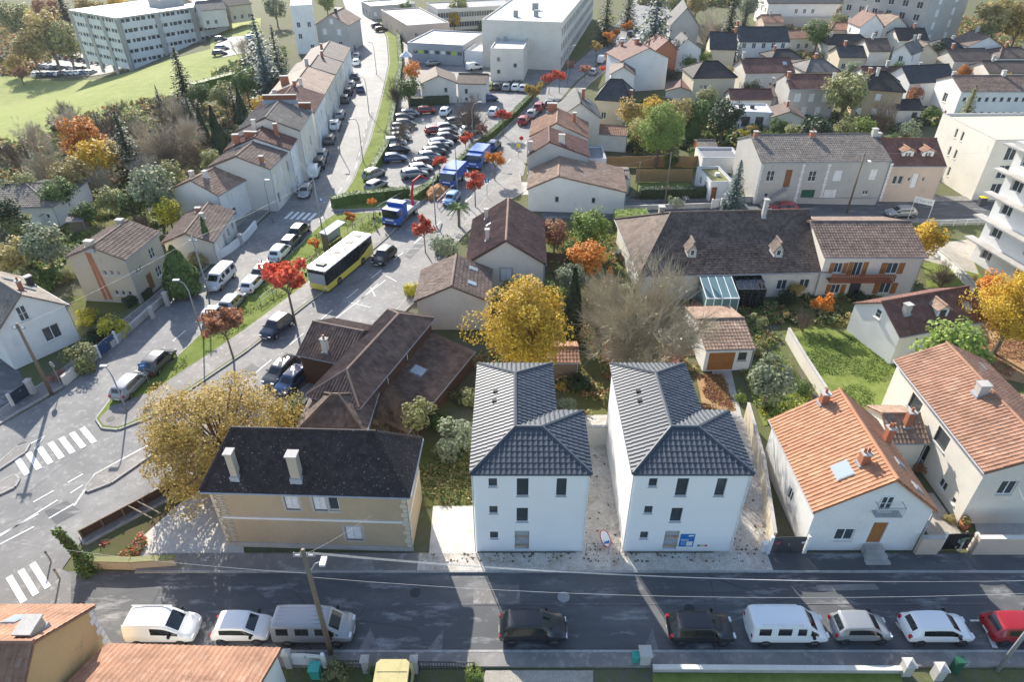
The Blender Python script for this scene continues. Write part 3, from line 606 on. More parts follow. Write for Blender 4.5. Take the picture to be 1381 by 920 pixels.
line((0, 724), (78, 675), .12); line((95, 666), (112, 655), .12, 1.2, .8); line((0, 722), (52, 694), .12); line((0, 735), (46, 711), .12); line((66, 700), (100, 680), .12); line((113, 664), (128, 640), .14); line((113, 664), (100, 683), .14)
line((128, 640), (216, 592), .12); line((45, 678), (112, 640), .12, 1.4, 1.0); line((228, 590), (345, 503), .12, 1.5, 2); line((345, 503), (640, 262), .12, 2.2, 2.6); line((440, 440), (520, 378), .1); line((520, 372), (535, 380), .1); line((478, 412), (510, 383), .1); line((470, 408), (500, 415), .1); line((500, 388), (506, 400), .1)
line((160, 520), (240, 455), .1, 1.2, 1.2); line((240, 455), (300, 405), .1, 1.2, 1.5); line((655, 250), (835, 60), .1, 2, 3); line((430, 300), (480, 225), .08, 2, 3); line((480, 225), (500, 150), .08, 2, 3)
paint([[(46, 606), (61, 588), (60, 590), (47, 607)], [(61, 588), (38, 600), (38, 602), (60, 589)]])
# parking bay marks and worn white patches on the bottom street
for x in (485, 597, 752, 880): line((x, 842), (x + 8, 842), .08, mat='worn_paint')
line((560, 816), (1330, 815), .05, mat='worn_paint')
for a in (((482, 880), (500, 848), (512, 880)), ((574, 880), (598, 850), (596, 880)), ((868, 878), (880, 848), (888, 878))): mb = MB().poly([tuple(G(*q) + V((0, 0, .034))) for q in a]); o = mb.build('road_marking', 'worn_paint'); o['kind'] = 'structure'
line((1325, 838), (1342, 875), .3); line((1308, 838), (1326, 838), .12); line((1208, 840), (1216, 852), .1)
for i, x in enumerate((760, 1180)):
    mc = G(x, 806) if i == 0 else G(1400, 806); mb = MB().tube([(mc.x, mc.y, .0), (mc.x, mc.y, .03)], .38, 20); o = mb.build('manhole_cover', 'steel'); o['label'] = 'round iron manhole cover in the shaded street'; o['category'] = 'manhole cover'; break

for i, (q, mt) in enumerate((([(190, 800), (216, 796), (200, 826), (172, 830)], 'asphalt_dark'), ([(640, 790), (700, 790), (702, 815), (638, 815)], 'footway'), ([(905, 785), (1000, 785), (1004, 800), (905, 800)], 'asphalt_dark'), ([(60, 690), (90, 676), (110, 690), (76, 708)], 'asphalt_dark'), ([(300, 520), (340, 490), (352, 498), (312, 530)], 'asphalt_dark'), ([(470, 395), (510, 362), (520, 366), (482, 400)], 'footway'), ([(395, 290), (440, 235), (448, 238), (404, 294)], 'footway'), ([(440, 225), (462, 160), (470, 162), (450, 226)], 'asphalt_dark'), ([(480, 215), (500, 150), (505, 152), (486, 216)], 'asphalt_dark'), ([(545, 345), (585, 305), (592, 310), (553, 350)], 'asphalt_dark'), ([(1100, 790), (1180, 788), (1186, 796), (1104, 798)], 'footway'))): patch('road_patch', q, .027, mt)
for px, lb in (((30, 600), 'iron cover in the left junction near the island'), ((150, 567), 'square iron cover on the island tip'), ((560, 800), 'iron cover in the shaded street by the drive'), ((930, 822), 'dark iron cover in front of the black hatchback'), ((250, 560), 'iron cover on the main road left lane')):
    p = G(*px); z = .16 if 'island tip' in lb else .03; MB().tube([(p.x, p.y, z - .1), (p.x, p.y, z + .002)], .33, 18).build('manhole_cover', 'dark_paint', label=lb, category='manhole cover')

patch('yard', [(970, 640), (1030, 640), (1040, 752), (962, 752)], .03, 'rubble', 'dusty strip beside the second new house')
def rubble(label, x0, y0, x1, y1, n, z, seed):
    rg = random.Random(seed); mb = MB()
    for i in range(n):
        x, y = rg.uniform(x0, x1), rg.choice((y1, y0, rg.uniform(y0, y1))) + rg.gauss(0, .25); a = rg.uniform(.015, .075); y = min(max(y, y0), y1)
        mb.box(x - a, y - a * .7, z - .02, x + a, y + a * .7, z + a * rg.uniform(.4, 1), rg.choice((0, 0, 1)), rg.uniform(0, 3))
    mb.build('rubble', ['dirt', 'concrete_pale'], kind='stuff', label=label, category='rubble')
plain('dirt', (.16, .12, .085), .95, .3, 3)
rubble('clods and stones along the foot of the new houses', -6, 28.0, 17, 28.6, 220, .12, 3); rubble('stones on the sandy strip between the new houses', 5, 29, 7.2, 38, 120, .02, 4); rubble('debris on the dusty strip right of the new houses', 15, 29, 17.5, 37, 150, .03, 5)
# ------------------------------------------------------------------ the two new white houses
def new_house(x, label):
    T = thing('house', label, 'house', (x, 28.75, 0), 0); h = 7.45; ov = .12
    Wm, Lw, D, Dw = 5.45, 7.3, 11.2, 5.8; z = h; ri = 1.15
    a, b, c, d, e, f = (0, 0, z), (Lw, 0, z), (Lw, Dw, z), (Wm, Dw, z), (Wm, D, z), (0, D, z)
    r0 = (Wm / 2, Dw / 2, z + ri); r1 = (Lw - Dw / 2, Dw / 2, z + ri); rb = (Wm / 2, D - Wm / 2, z + ri); vj = (Wm - .0, Dw, z)
    k = (Wm / 2, Dw / 2 + .0, z + ri)
    planes = [[a, b, r1, r0], [f, a, r0, rb], [b, c, r1], [c, d, r0, r1], [d, e, rb, r0], [e, f, rb]]
    rf = roofplanes(T, planes, [(r0, r1), (r0, rb), (a, r0), (b, r1), (c, r1), (e, rb), (f, rb)], 'tile_slate', 'double', 1, 240)
    for vx, vy in ((1.3, 6.2), (1.35, 7.2)):
        zz = z + ri * vx / (Wm / 2); MB().box(vx - .14, vy - .16, zz, vx + .14, vy + .16, zz + .2).build('roof_vent', 'dark_paint', rf)
    wl = MB(); o = ov
    fw = [(.17, 6.2, .52, .75, 'n'), (.43, 5.35, .72, 1.6, 'n'), (.77, 5.35, .62, 1.6, 'n'), (.17, 3.75, .52, .72, 'n'), (.43, 2.95, .72, 1.35, 'n'), (.17, 1.3, .52, .72, 'n'), (.43, .15, .95, 1.95, 'd:grey_paint')]
    for O, U, L, ops in (((o, o), (1, 0), Lw - 2 * o, fw), ((Lw - o, o), (0, 1), Dw - 2 * o, [(.5, 5.3, .7, 1.3, 'n')]), ((Lw - o, Dw - o), (-1, 0), Lw - Wm, []), ((Wm - o, Dw - o), (0, 1), D - Dw, [(.5, 5.2, 1, 1.4, 'n')]), ((Wm - o, D - o), (-1, 0), Wm - 2 * o, []), ((o, D - o), (0, -1), D - 2 * o, [])):
        wallface(wl, T, O, U, L, 0, h - .02, ops, .2)
    wl.build('wall', 'newwhite', T)
    MB().tube([(0, -.06, h - .03), (Lw, -.06, h - .03)], .055, 6).tube([(-.06, 0, h - .03), (-.06, D, h - .03)], .055, 6).tube([(Lw + .06, 0, h - .03), (Lw + .06, Dw, h - .03)], .055, 6).build('gutter', 'tile_slate', T)
    MB().tube([(.06, .04, h), (.06, .04, .1)], .04, 8).build('downpipe', 'white_paint', T); MB().tube([(Lw - .1, .04, h), (Lw - .1, .04, .1)], .04, 8).build('downpipe', 'white_paint', T)
    return T
N1 = new_house(-2.5, 'new white house with slate grey hipped roof, beside the beige house')
N2 = new_house(7.35, 'new white house with slate grey roof and blue site panel on its front')
# site panel and stickers on the second house, ribbons over both unfinished doorways
def board(label, x, z, w, h, mats, art, y=28.84):
    T = thing('notice_board', label, 'sign', (x, y, z)); MB().box(-w / 2, 0, 0, w / 2, .03, h).build('panel', mats, T); m = {}
    for (a, b, c, d, mt) in art: m.setdefault(mt, MB()).box(a * w - w / 2, -.006, b * h, c * w - w / 2, -.001, d * h)
    for k, v in m.items(): v.build('print', k, T)
    return T
board('blue and white site information board on the new house front', 11.55, .55, .95, 1.25, 'signblue', [(.5, .08, .92, .42, 'white_paint'), (.08, .5, .6, .56, 'white_paint'), (.08, .6, .8, .64, 'clightblue'), (.1, .12, .44, .42, 'clightblue'), (.55, .82, .92, .93, 'white_paint')])
board('row of small safety stickers on the new house front', 12.65, .55, .7, .22, 'white_paint', [(.03, .1, .28, .9, 'signblue'), (.36, .1, .62, .9, 'yellow'), (.7, .1, .96, .9, 'red')]); board('small red sticker left of the blue board', 10.75, 1.4, .28, .12, 'white_paint', [(.1, .2, .9, .8, 'red')])
for x, lb in ((.64, 'orange tape across the doorway of the first new house'), (10.49, 'orange tape across the doorway of the second new house')):
    o = MB().box(x - .48, 28.83, .62, x + .48, 28.85, .68).box(x - .48, 28.83, 1.5, x + .48, 28.85, 1.55).build('barrier_tape', 'amber', label=lb, category='tape')
# site fence between the new houses: thin posts, wire and an oval sign
T = thing('site_fence', 'thin post and wire fence closing the gap between new houses', 'fence', (4.9, 28.6, .12))
for i in range(4): MB().tube([(i * .75, 0, 0), (i * .75, 0, 1.1)], .025, 5).build('post', 'steel', T)
MB().tube([(0, 0, 1.05), (2.25, 0, 1.05)], .012, 4).tube([(0, 0, .55), (2.25, 0, .55)], .012, 4).build('wire', 'steel', T)
T = thing('advertising_banner', 'oval red, white and blue banner leaning between the new houses', 'banner', (6.6, 28.7, .05), R(20))
def oval(mb, rx, rz, y0, y1):
    pts = [(rx * math.cos(t * math.pi / 12), rz * math.sin(t * math.pi / 12)) for t in range(24)]; n = len(mb.v)
    mb.v += [(a, y0, 1 + b) for a, b in pts] + [(a, y1, 1 + b) for a, b in pts]; mb.f += [tuple(n + i for i in range(24)), tuple(n + 24 + i for i in reversed(range(24)))] + [(n + i, n + 24 + i, n + 24 + (i + 1) % 24, n + (i + 1) % 24) for i in range(24)]; mb.m += [0] * 26
m = MB(); oval(m, .34, .6, 0, .03); m.build('edge', 'red', T); m = MB(); oval(m, .29, .54, -.01, -.003); m.build('face', 'white_paint', T); MB().box(-.2, -.02, .66, .2, -.012, .82).build('print', 'signblue', T); T.rotation_euler.x = R(-62)
# ------------------------------------------------------------------ beige house on the corner
BH = house('old beige corner house with steep black hipped roof and closed shutters', (270, 663), (552, 671), 5.3, 5.6, rise=2.9, hips=(1.7, 2.3), wall='tan', roof='tile_dark', tk='flat', o=.35, det=1,
      wins=[(0, .41, 3.75, .9, 1.45, 'c'), (0, .555, 3.75, .85, 1.45, 'c'), (0, .625, 3.75, .7, 1.45, 'p'), (0, .70, .95, 1.1, 1.3, 'c'), (1, .5, 3.6, .8, 1.4, 'c')],
      chim=[(.165, .14, .42, .5, 1.9, 'stonewall'), (.46, .14, .6, .55, 1.85, 'stonewall')])
MB().box(.33, .28, 2.78, 12.8, .35, 2.95).box(12.75, .3, 2.78, 12.83, 4.9, 2.95).build('string_course', 'white', BH); MB().box(.3, .25, 0, 12.84, .345, .42).build('plinth', 'concrete', BH)
m = MB()
for i in range(22): m.box(.7 + i * .0, .30, .45 + i * .23, 1.0 + (i % 2) * .14, .345, .45 + i * .23 + .19)
m.build('brick_pilaster', 'stonewall', BH)
m = MB()
for i in range(12): m.box(12.55 - (i % 2) * .15, .28, .45 + i * .42, 12.80, .345, .45 + i * .42 + .37); m.box(12.78, .35, .45 + i * .42, 12.825, .7 + (i % 2) * .15, .45 + i * .42 + .37); m.box(.32, .28, .45 + i * .42, .5 + (i % 2) * .12, .345, .45 + i * .42 + .37)
m.build('quoins', 'cream', BH)
house('small brown pyramid roofed outhouse behind the beige house', (398, 585), (492, 587), 5.0, 3.4, rise=1.7, hips=(2.4, 2.3), wall='cream', roof='tile_mauve', tk='flat', o=.2)
# ------------------------------------------------------------------ house with bright orange roof
OR = house('white gabled house with bright orange tile roof facing the street', None, None, None, 4.0, rise=2.9, axis='v', ridge=.55, wall='white', roof='tile_orange', tk='roman', o=.22, rect=((19.2, 28.75, 0), 0, 7.9, 8.9),
      wins=[(0, .33, 1.0, 1.25, 1.15, 'p'), (0, .61, .75, .95, 2.05, 'd:orange_wood'), (0, .565, 4.05, .8, 1.25, 'b'), (3, .6, 1.2, .8, 1.1, 'p')],
      chim=[(.42, .24, .5, .5, .9, 'brick', 2), (.40, .93, .5, .5, .9, 'brick', 1), (.86, .62, .45, .45, 1.3, 'brick', 2)], sky=[('l', .76, .52, 1.3, 1.1), ('r', .35, .4, .7, .9), ('r', .12, .35, .7, .9)])
m = MB().box(3.75, -.35, 3.9, 5.45, .2, 3.98)
for i in range(14): m.box(3.78 + i * .127, -.34, 3.98, 3.80 + i * .127, -.32, 4.75)
m.box(3.75, -.35, 4.75, 5.45, -.31, 4.79); m.box(3.75, -.35, 4.75, 3.79, .2, 4.79); m.box(5.41, -.35, 4.75, 5.45, .2, 4.79); m.build('balcony', 'grey_paint', OR)
m = MB().box(4.2, -.35, 0, 5.4, .22, .72).box(4.1, -.7, 0, 5.5, -.35, .48).box(4.0, -1.05, 0, 5.6, -.7, .25); m.build('front_steps', 'concrete', OR)
# ------------------------------------------------------------------ terracotta house on the right
RHs = house('cream two storey house with long terracotta roof on the right', None, None, None, 5.2, rise=1.65, axis='v', wall='offwhite', roof='tile_terracotta', tk='roman', o=.25, rect=((30.9, 31.0, 0), 0, 7.2, 12.6),
      wins=[(3, .30, 3.05, 1.5, 1.35, 'n'), (3, .62, 3.05, 1.5, 1.35, 'n'), (3, .52, .8, 1.3, 1.5, 'n'), (3, .78, .7, .9, .8, 'p'), (3, .9, .8, .5, .5, 'p'), (0, .3, 2.9, 1.1, 1.3, 'p'), (0, .75, 3.0, .9, 1.1, 'p')], chim=[(.4, .52, .7, .6, .9, 'greywall')], aerial=(.42, .6))
house('low annexe with terracotta roof behind the cream house', None, None, None, 3.6, rise=1.0, axis='u', wall='white', roof='tile_terracotta', tk='roman', o=.2, rect=((38.2, 35.0, 0), 0, 8, 6), wins=[(0, .3, 1.4, 1, 1.1, 'p')])
house('small lean-to with old pantiles between the two gables', None, None, None, 2.9, rise=1.0, axis='u', wall='offwhite', roof='tile_oldpink', tk='roman', o=.15, rect=((27.9, 36.3, 0), 0, 2.9, 4.2), chim=[(.55, .3, .45, .45, 1.3, 'brick', 1)])
patch('terrace', [(1310, 675), (1400, 668), (1400, 735), (1318, 730)], .02, 'concrete'); sheet('terrace', 28.6, 29.6, 30.9, 34, .1, 'gravel')
# ------------------------------------------------------------------ garage with brown door behind the new houses, mid gardens
house('white garage with brown wooden door and pink pantile roof', (952, 472), (1019, 470), (1004, 413), 2.5, rise=.9, wall='white', roof='tile_oldpink', tk='roman', o=.12, wins=[(0, .36, .05, 2.4, 2.0, 'g:orange_wood'), (0, .8, 1.1, .8, .9, 'n:brown_paint')], name='garage', cat='garage')
house('open lean-to shed with red tile roof under the yellow tree', (700, 489), (782, 489), (780, 462), 2.2, rise=.5, wall='oldwood', roof='tile_terracotta', tk='roman', o=.25, name='shed', cat='shed')
# large slate coloured house across the middle
house('long house with huge mauve brown hipped roof and stone gutter', (862, 373), (1116, 367), (1112, 290), 3.1, rise=3.9, hips=(4.6, 0), wall='offwhite', roof='tile_mauve', tk='flat', o=.35, wins=rows(0, 5, .9, 1.1, 1.2, 'p', .35, .98), chim=[(.2, .62, .6, .5, .9, 'stonewall'), (.735, .45, .4, .4, 2.0, 'greywall')], aerial=(.3, .5))
def dormer(label, cx, cy, z, w, d, hh, wall, roof, rz=0, st='p', pitch=.6):
    p = G(cx, cy, z); T = thing('dormer', label, 'dormer', (p.x, p.y, z), rz)
    wl = MB(); wallface(wl, T, (-w / 2, 0), (1, 0), w, 0, hh, [(.5, .15, w * .6, hh * .75, st)], .08)
    for O, U in (((w / 2, 0), (0, 1)), ((-w / 2, d), (0, -1))): wallface(wl, T, O, U, d, 0, hh, [])
    wl.poly([(-w / 2, 0, hh), (w / 2, 0, hh), (0, 0, hh + w * pitch / 2)]); wl.build('wall', wall, T)
    o = .18; k = hh - o * pitch; roofplanes(T, [[(-w / 2 - o, d, k), (-w / 2 - o, -o, k), (0, -o, k + (w / 2 + o) * pitch), (0, d, k + (w / 2 + o) * pitch)], [(w / 2 + o, -o, k), (w / 2 + o, d, k), (0, d, k + (w / 2 + o) * pitch), (0, -o, k + (w / 2 + o) * pitch)]], [((0, -o, k + (w / 2 + o) * pitch), (0, d, k + (w / 2 + o) * pitch))], roof, 'flat', 1, thick=.08)
    return T
dormer('left dormer in the huge mauve roof', 933, 347, 4.9, .85, 1.5, .95, 'greywall', 'tile_mauve', pitch=1.6); dormer('right dormer in the dark end of the huge roof', 1049, 347, 4.9, .85, 1.5, .95, 'greywall', 'tile_mauve', pitch=1.6)
house('cream house with brown pantiles, balcony and orange shutters', (1112, 347), (1252, 347), (1242, 293), 5.0, rise=1.7, wall='offwhite', roof='tile_brown', tk='roman', o=.3, wins=[(0, .16, 3.0, .9, 1.2, 's:orange_wood'), (0, .36, 2.6, 1.0, 1.7, 's:orange_wood'), (0, .72, 2.9, 1.2, 1.3, 's:orange_wood'), (0, .72, .5, 1.2, 1.3, 's:orange_wood'), (0, .2, .5, 1.0, 1.1, 's:orange_wood'), (0, .4, .1, 1.2, 2.1, 'n')])
p = G(1112, 375, 2.6); T = thing('balcony', 'brown balcony on the cream house with orange shutters', 'balcony', (p.x + .4, p.y - .6, 2.3)); MB().box(0, 0, 0, 6.6, 1.4, .15).build('slab', 'brown_paint', T); m = MB().box(0, 0, .95, 6.6, .06, 1.02)
for i in range(34): m.box(i * .2, .01, .15, i * .2 + .14, .04, .94)
m.build('railing', 'rust', T)
# conservatories
def conservatory(label, A, B, d, h, rise, mat, frame):
    pa, u, v, L, Wd, rz = frame2(A, B, d, h); T = thing('conservatory', label, 'conservatory', (pa.x, pa.y, 0), rz)
    n = 4; g = MB()
    for i in range(n): x0, x1 = L * i / n + .04, L * (i + 1) / n - .04; MB().slab([(x0, 0, h), (x1, 0, h), (x1, Wd, h + rise), (x0, Wd, h + rise)], .03).build('roof_pane', mat, T)
    for i in range(n): x0, x1 = L * i / n + .04, L * (i + 1) / n - .04; MB().box(x0, 0, .1, x1, .03, h - .1).build('pane', mat, T)
    MB().prism([(0, .05), (.04, .05), (.04, Wd), (0, Wd)], .1, h - .05).prism([(L - .04, .05), (L, .05), (L, Wd), (L - .04, Wd)], .1, h - .05).build('side_pane', mat, T)
    for i in range(n + 1): g.slab([(L * i / n - .04, -.02, h + .02), (L * i / n + .04, -.02, h + .02), (L * i / n + .04, Wd, h + rise + .02), (L * i / n - .04, Wd, h + rise + .02)], .08); g.box(L * i / n - .04, -.02, 0, L * i / n + .04, .06, h)
    g.box(-.04, -.06, h - .08, L + .04, .04, h + .03); g.build('frame', frame, T)
conservatory('pale green glass conservatory with white frame', (953, 402), (997, 402), 3.4, 2.4, .6, 'conserv', 'white_paint'); conservatory('dark framed conservatory beside the pale green one', (996, 390), (1034, 390), 2.4, 2.4, .4, 'carglass', 'dark_paint')
# white house with dark roof at the right
house('white gabled cottage with dark maroon roof and dormer', (1214, 455), (1333, 432), 6.2, 3.2, rise=1.9, wall='white', roof='tile_redbrown', tk='flat', o=.15, wins=[(3, .5, 3.4, .7, .9, 'b')], chim=[(.18, .3, .6, .5, .9, 'greywall')], sky=[('f', .85, .45, .7, .9)])
dormer('small white dormer on the maroon cottage roof', 1268, 431, 3.5, 1.1, 1.5, 1.2, 'white', 'tile_oldpink', R(8), 'n')
# two houses in the middle by the main road
house('white gabled house with brown roof and two skylights behind yellow tree', (559, 407), (661, 407), 6.6, 3.4, rise=1.7, axis='v', wall='offwhite', roof='tile_brown', tk='roman', o=.2, sky=[('r', .3, .5, .7, .9), ('r', .75, .5, .7, .9)])
house('tall gabled house with weathered pinkish brown roof behind', None, None, None, 4.0, rise=2.7, axis='v', wall='offwhite', roof='tile_rose', tk='canal', o=.2, rect=rectV((736, 357), (733, 297), 8.3, 4.0), wins=[(0, .5, 1.9, 1.2, 1.5, 'c')], chim=[(.25, .25, .4, .4, 1.3, 'greywall'), (.2, .8, .4, .4, 1.2, 'greywall')], sky=[('l', .4, .5, .5, .7)])
# brown complex
house('left wing of the brown tiled bungalow, dark clad end', (400, 478), (470, 493), 6.0, 3.3, rise=1.5, wall='brownwall', roof='tile_brown', tk='canal', o=.2, chim=[(.5, .12, .5, .4, 1.3, 'offwhite', 1)])
house('long brown tiled bungalow with hipped near end and two small windows', None, None, None, 4.2, rise=1.3, axis='v', hips=(2.4, 2.2), wall='brownwall', roof='tile_brown', tk='canal', o=.2, rect=rectV((484, 551), (585, 430), 4.6, 4.2), wins=[(1, .35, 2.5, .5, 1.1, 'p'), (1, .62, 2.5, .5, 1.1, 'p')])
_r = rectV((550, 583), (640, 474), 5.6, 1.9); house('low lean-to range with mossy brown roof and white skylight', None, None, None, 1.9, rise=1.0, axis='v', ridge=.1, wall='brownwall', roof='tile_brown', tk='canal', o=.15, rect=_r, sky=[('r', .55, .55, 1.1, 1.2)])
# houses at the bottom left corner
house('cream gable end house with orange pantiles and stone chimney, bottom left', None, None, None, 5.2, rise=2.7, axis='u', wall='orangewall', roof='tile_terracotta', tk='roman', o=.15, rect=((-36, 13.9, 0), 0, 13.8, 7.4), chim=[(.94, .62, .75, .95, .6, 'stonewall')], sky=[('b', .2, .45, .7, 1.0)])
m = MB()
for i in range(11): m.box(-22.36 , 20.85 - (i % 2) * .18, .3 + i * .45, -22.33, 21.12, .68 + i * .45)
o_ = m.build('corner_stones', 'white', label='white corner stones on the cream gable house', category='quoins')
house('low house with salmon pantile roof at the bottom edge', None, None, None, 3.0, rise=1.5, axis='u', wall='white', roof='tile_terracotta', tk='roman', o=.2, rect=((-22.1, 13.9, 0), R(-1.5), 9.5, 6.5))
# ------------------------------------------------------------------ houses on the left
house('pale blue white gabled house with slate and zinc roof at left edge', None, None, None, 4.0, rise=2.7, axis='v', wall='white', roof='tile_grey', tk='flat', o=.25, rect=rect0((21, 499), (108, 459), 9.5),
      wins=[(0, .42, 4.15, .8, 1.5, 'b'), (0, .68, 1.2, 1.5, 1.5, 'p'), (0, .22, 1.0, 1.0, 2.0, 'r')], chim=[(.62, .2, .35, .35, 1.0, 'brick', 1), (.55, .8, .5, .5, .7, 'dark_paint'), (.93, .6, .5, .5, 1.0, 'dark_paint')], sky=[('r', .35, .5, .5, 1.3), ('r', .6, .6, .5, 1.3)])
SH = house('two storey stone house with brown roof and brick chimney stripe', (88, 347), (169, 351), (213, 313), 5.3, rise=1.3, axis='v', wall='stonewall', roof='tile_brown', tk='roman', o=.2, plinth=(.3, 'concrete'),
      wins=[(0, .55, 3.3, .45, .6, 'p'), (0, .67, 3.3, .45, .6, 'p'), (0, .79, 3.3, .45, .6, 'p'), (0, .62, .9, .45, .6, 'p'), (0, .74, .9, .45, .6, 'p'), (0, .86, .9, .45, .6, 'p'), (1, .2, 3.0, .4, .6, 'p'), (1, .3, 3.0, .4, .6, 'p'), (1, .7, 3.2, 1.0, 1.2, 'b'), (1, .72, .9, 1.0, 1.2, 'b'), (1, .42, .1, 1.0, 2.1, 'd:brown_paint')], chim=[(.45, .06, .8, .5, .6, 'stonewall'), (.42, .9, .7, .5, .5, 'stonewall')])
for x0 in (.36, .45): MB().poly([(x0 * 6.5, .185, .3), (x0 * 6.5 + .38, .185, .3), (2.55 + (x0 - .36) * 3, .185, 5.9), (2.2 + (x0 - .36) * 3, .185, 5.9)]).build('brick_stripe', 'brick', SH)
house('white bungalow with brown roof behind a white front wall', (217, 329), (288, 327), (331, 284), 2.9, rise=1.2, axis='v', wall='offwhite', roof='tile_brown', tk='roman', o=.25, wins=[(1, .15, .9, .9, 1.2, 'r'), (1, .45, .1, .9, 2.0, 'd:grey_paint'), (1, .65, .9, .8, 1.1, 'p'), (1, .87, .9, .8, 1.1, 'p')], chim=[(.6, .5, .4, .4, .7, 'greywall'), (.4, .75, .6, .4, .5, 'brick')])
house('white two storey house with pink brown roof and two chimneys', (229, 255), (294, 264), (331, 233), 4.4, rise=1.6, axis='v', wall='white', roof='tile_oldpink', tk='roman', o=.2, wins=[(1, .2, 2.6, .5, 1.2, 'r'), (1, .3, 2.6, .5, 1.2, 'r'), (1, .55, 2.6, .5, 1.2, 'r'), (1, .75, 2.6, .5, 1.2, 'r'), (1, .3, .7, .7, 1.1, 'p')], chim=[(.15, .4, .5, .5, .9, 'offwhite'), (.6, .25, .5, .5, .9, 'offwhite'), (.9, .95, .6, .6, .9, 'brick')])
def terr_house(label, B, Cc, L, h, rise, wall, roof, ch, st='r', **k):
    r = rectV(B, Cc, L, h); D = r[3]; n = max(2, int(D / 2.3)); ws = []
    for q in range(max(2, int(h / 2.8))):
        for i in range(n): ws.append((1, (i + .5) / n, .8 + q * 2.75, .85, 1.45, st if (i + q) % 3 else 'p'))
    return house(label, None, None, None, h, rise=rise, axis='v', wall=wall, roof=roof, tk='roman', o=.12, rect=r, wins=ws, chim=ch, det=1 if B[1] > 150 else 0, group='terraced houses along the left street', **k)
terr_house('tall end of terrace house with pale gable and brown roof', (364, 228), (391, 202), 8.5, 6.0, 1.6, 'offwhite', 'tile_brown', [(.85, .12, .5, .4, .9, 'brick'), (.4, .98, 1.8, .4, 1.2, 'brick')])
terr_house('terraced house with red brown roof and three brick stacks', (391, 202), (406, 178), 9, 6.4, 1.8, 'white', 'tile_redbrown', [(.2, .1, .8, .5, 1.3, 'brick'), (.4, .5, .5, .5, 1.6, 'offwhite'), (.75, .4, .5, .5, 1.8, 'brick')])
terr_house('tall terraced house with grey zinc mansard roof', (404, 176), (421, 150), 9, 7.6, 1.9, 'offwhite', 'tile_grey', [(.5, .97, 5, .35, .7, 'rust'), (.9, .96, 1.8, .4, 1.0, 'rust')])
terr_house('terraced house with brown roof and red tile eaves', (424, 152), (437, 128), 10, 6.3, 1.9, 'white', 'tile_redbrown', [(.3, .5, .6, .5, 1.2, 'greywall'), (.55, .9, .5, .5, 1.0, 'brick')])
terr_house('terraced house with wide brown roof and orange stack', (438, 127), (452, 102), 10, 6.0, 1.8, 'offwhite', 'tile_oldpink', [(.25, .3, 1.4, .6, 1.4, 'brick'), (.6, .05, .5, .5, 1.2, 'greywall')])
terr_house('terraced house with shaded mauve roof', (453, 100), (462, 84), 9.5, 6.0, 1.6, 'offwhite', 'tile_mauve', [(.4, .2, .6, .5, 1.2, 'greywall'), (.6, .9, .5, .5, 1.2, 'brick')])
terr_house('last terraced house before the grey gable, brown roof', (463, 83), (473, 64), 9, 5.4, 1.6, 'white', 'tile_mauve', [(.4, .5, .5, .5, 1.0, 'brick')])
house('tall grey gabled house beside the street, two rows of white windows', (424, 33), (470, 34), 11, 6.6, rise=2.6, axis='v', wall='greywall', roof='tile_oldpink', det=0, wins=[(0, .25, 4.2, 1.1, 1.5, 'r'), (0, .7, 4.2, 1.1, 1.5, 'r'), (0, .25, 1.2, 1, 1.5, 'b'), (0, .7, 1.2, 1, 1.5, 'b'), (0, .5, 6.8, .9, 1.2, 'r')], chim=[(.55, .3, .6, .6, 1.1, 'dark_paint')])
house('narrow white tower block end left of the grey gable', (391, 7), (420, 6), 14, 11.5, axis='flat', wall='white', roof='membrane', wins='p', name='apartment_block', cat='apartment block')
house('low white hall with striped dark and pale roof, far left', (-24, 280), (71, 279), (121, 242), 2.9, rise=1.2, axis='u', hips=(0, 5.5), wall='white', roof='tile_grey', tk='roman', o=.3, wins=[(0, .78, 1.2, .45, .6, 'p'), (0, .88, 1.2, .45, .6, 'p'), (1, .4, 1.3, .4, .6, 'p')])
house('small open shelter with pale roof beside the white hall', (88, 299), (112, 297), 3, 2.0, rise=.3, wall='oldwood', roof='tile_grey', tk='flat', o=.2, name='shelter', cat='shelter')
house('far white house with grey roof above the bright lawn', (270, 14), (306, 11), 9, 5, rise=2, wall='offwhite', roof='tile_grey', det=0, wins='p'); house('far cream house with dark roof above the bright lawn', (308, 8), (340, 4), 9, 5, rise=2, wall='cream', roof='tile_dark', det=0, wins='p')
house('far villa with dark red roof near the office block', (226, 6), (262, 4), 9, 5, rise=2.5, axis='v', wall='cream', roof='tile_redbrown', det=0, wins='p')
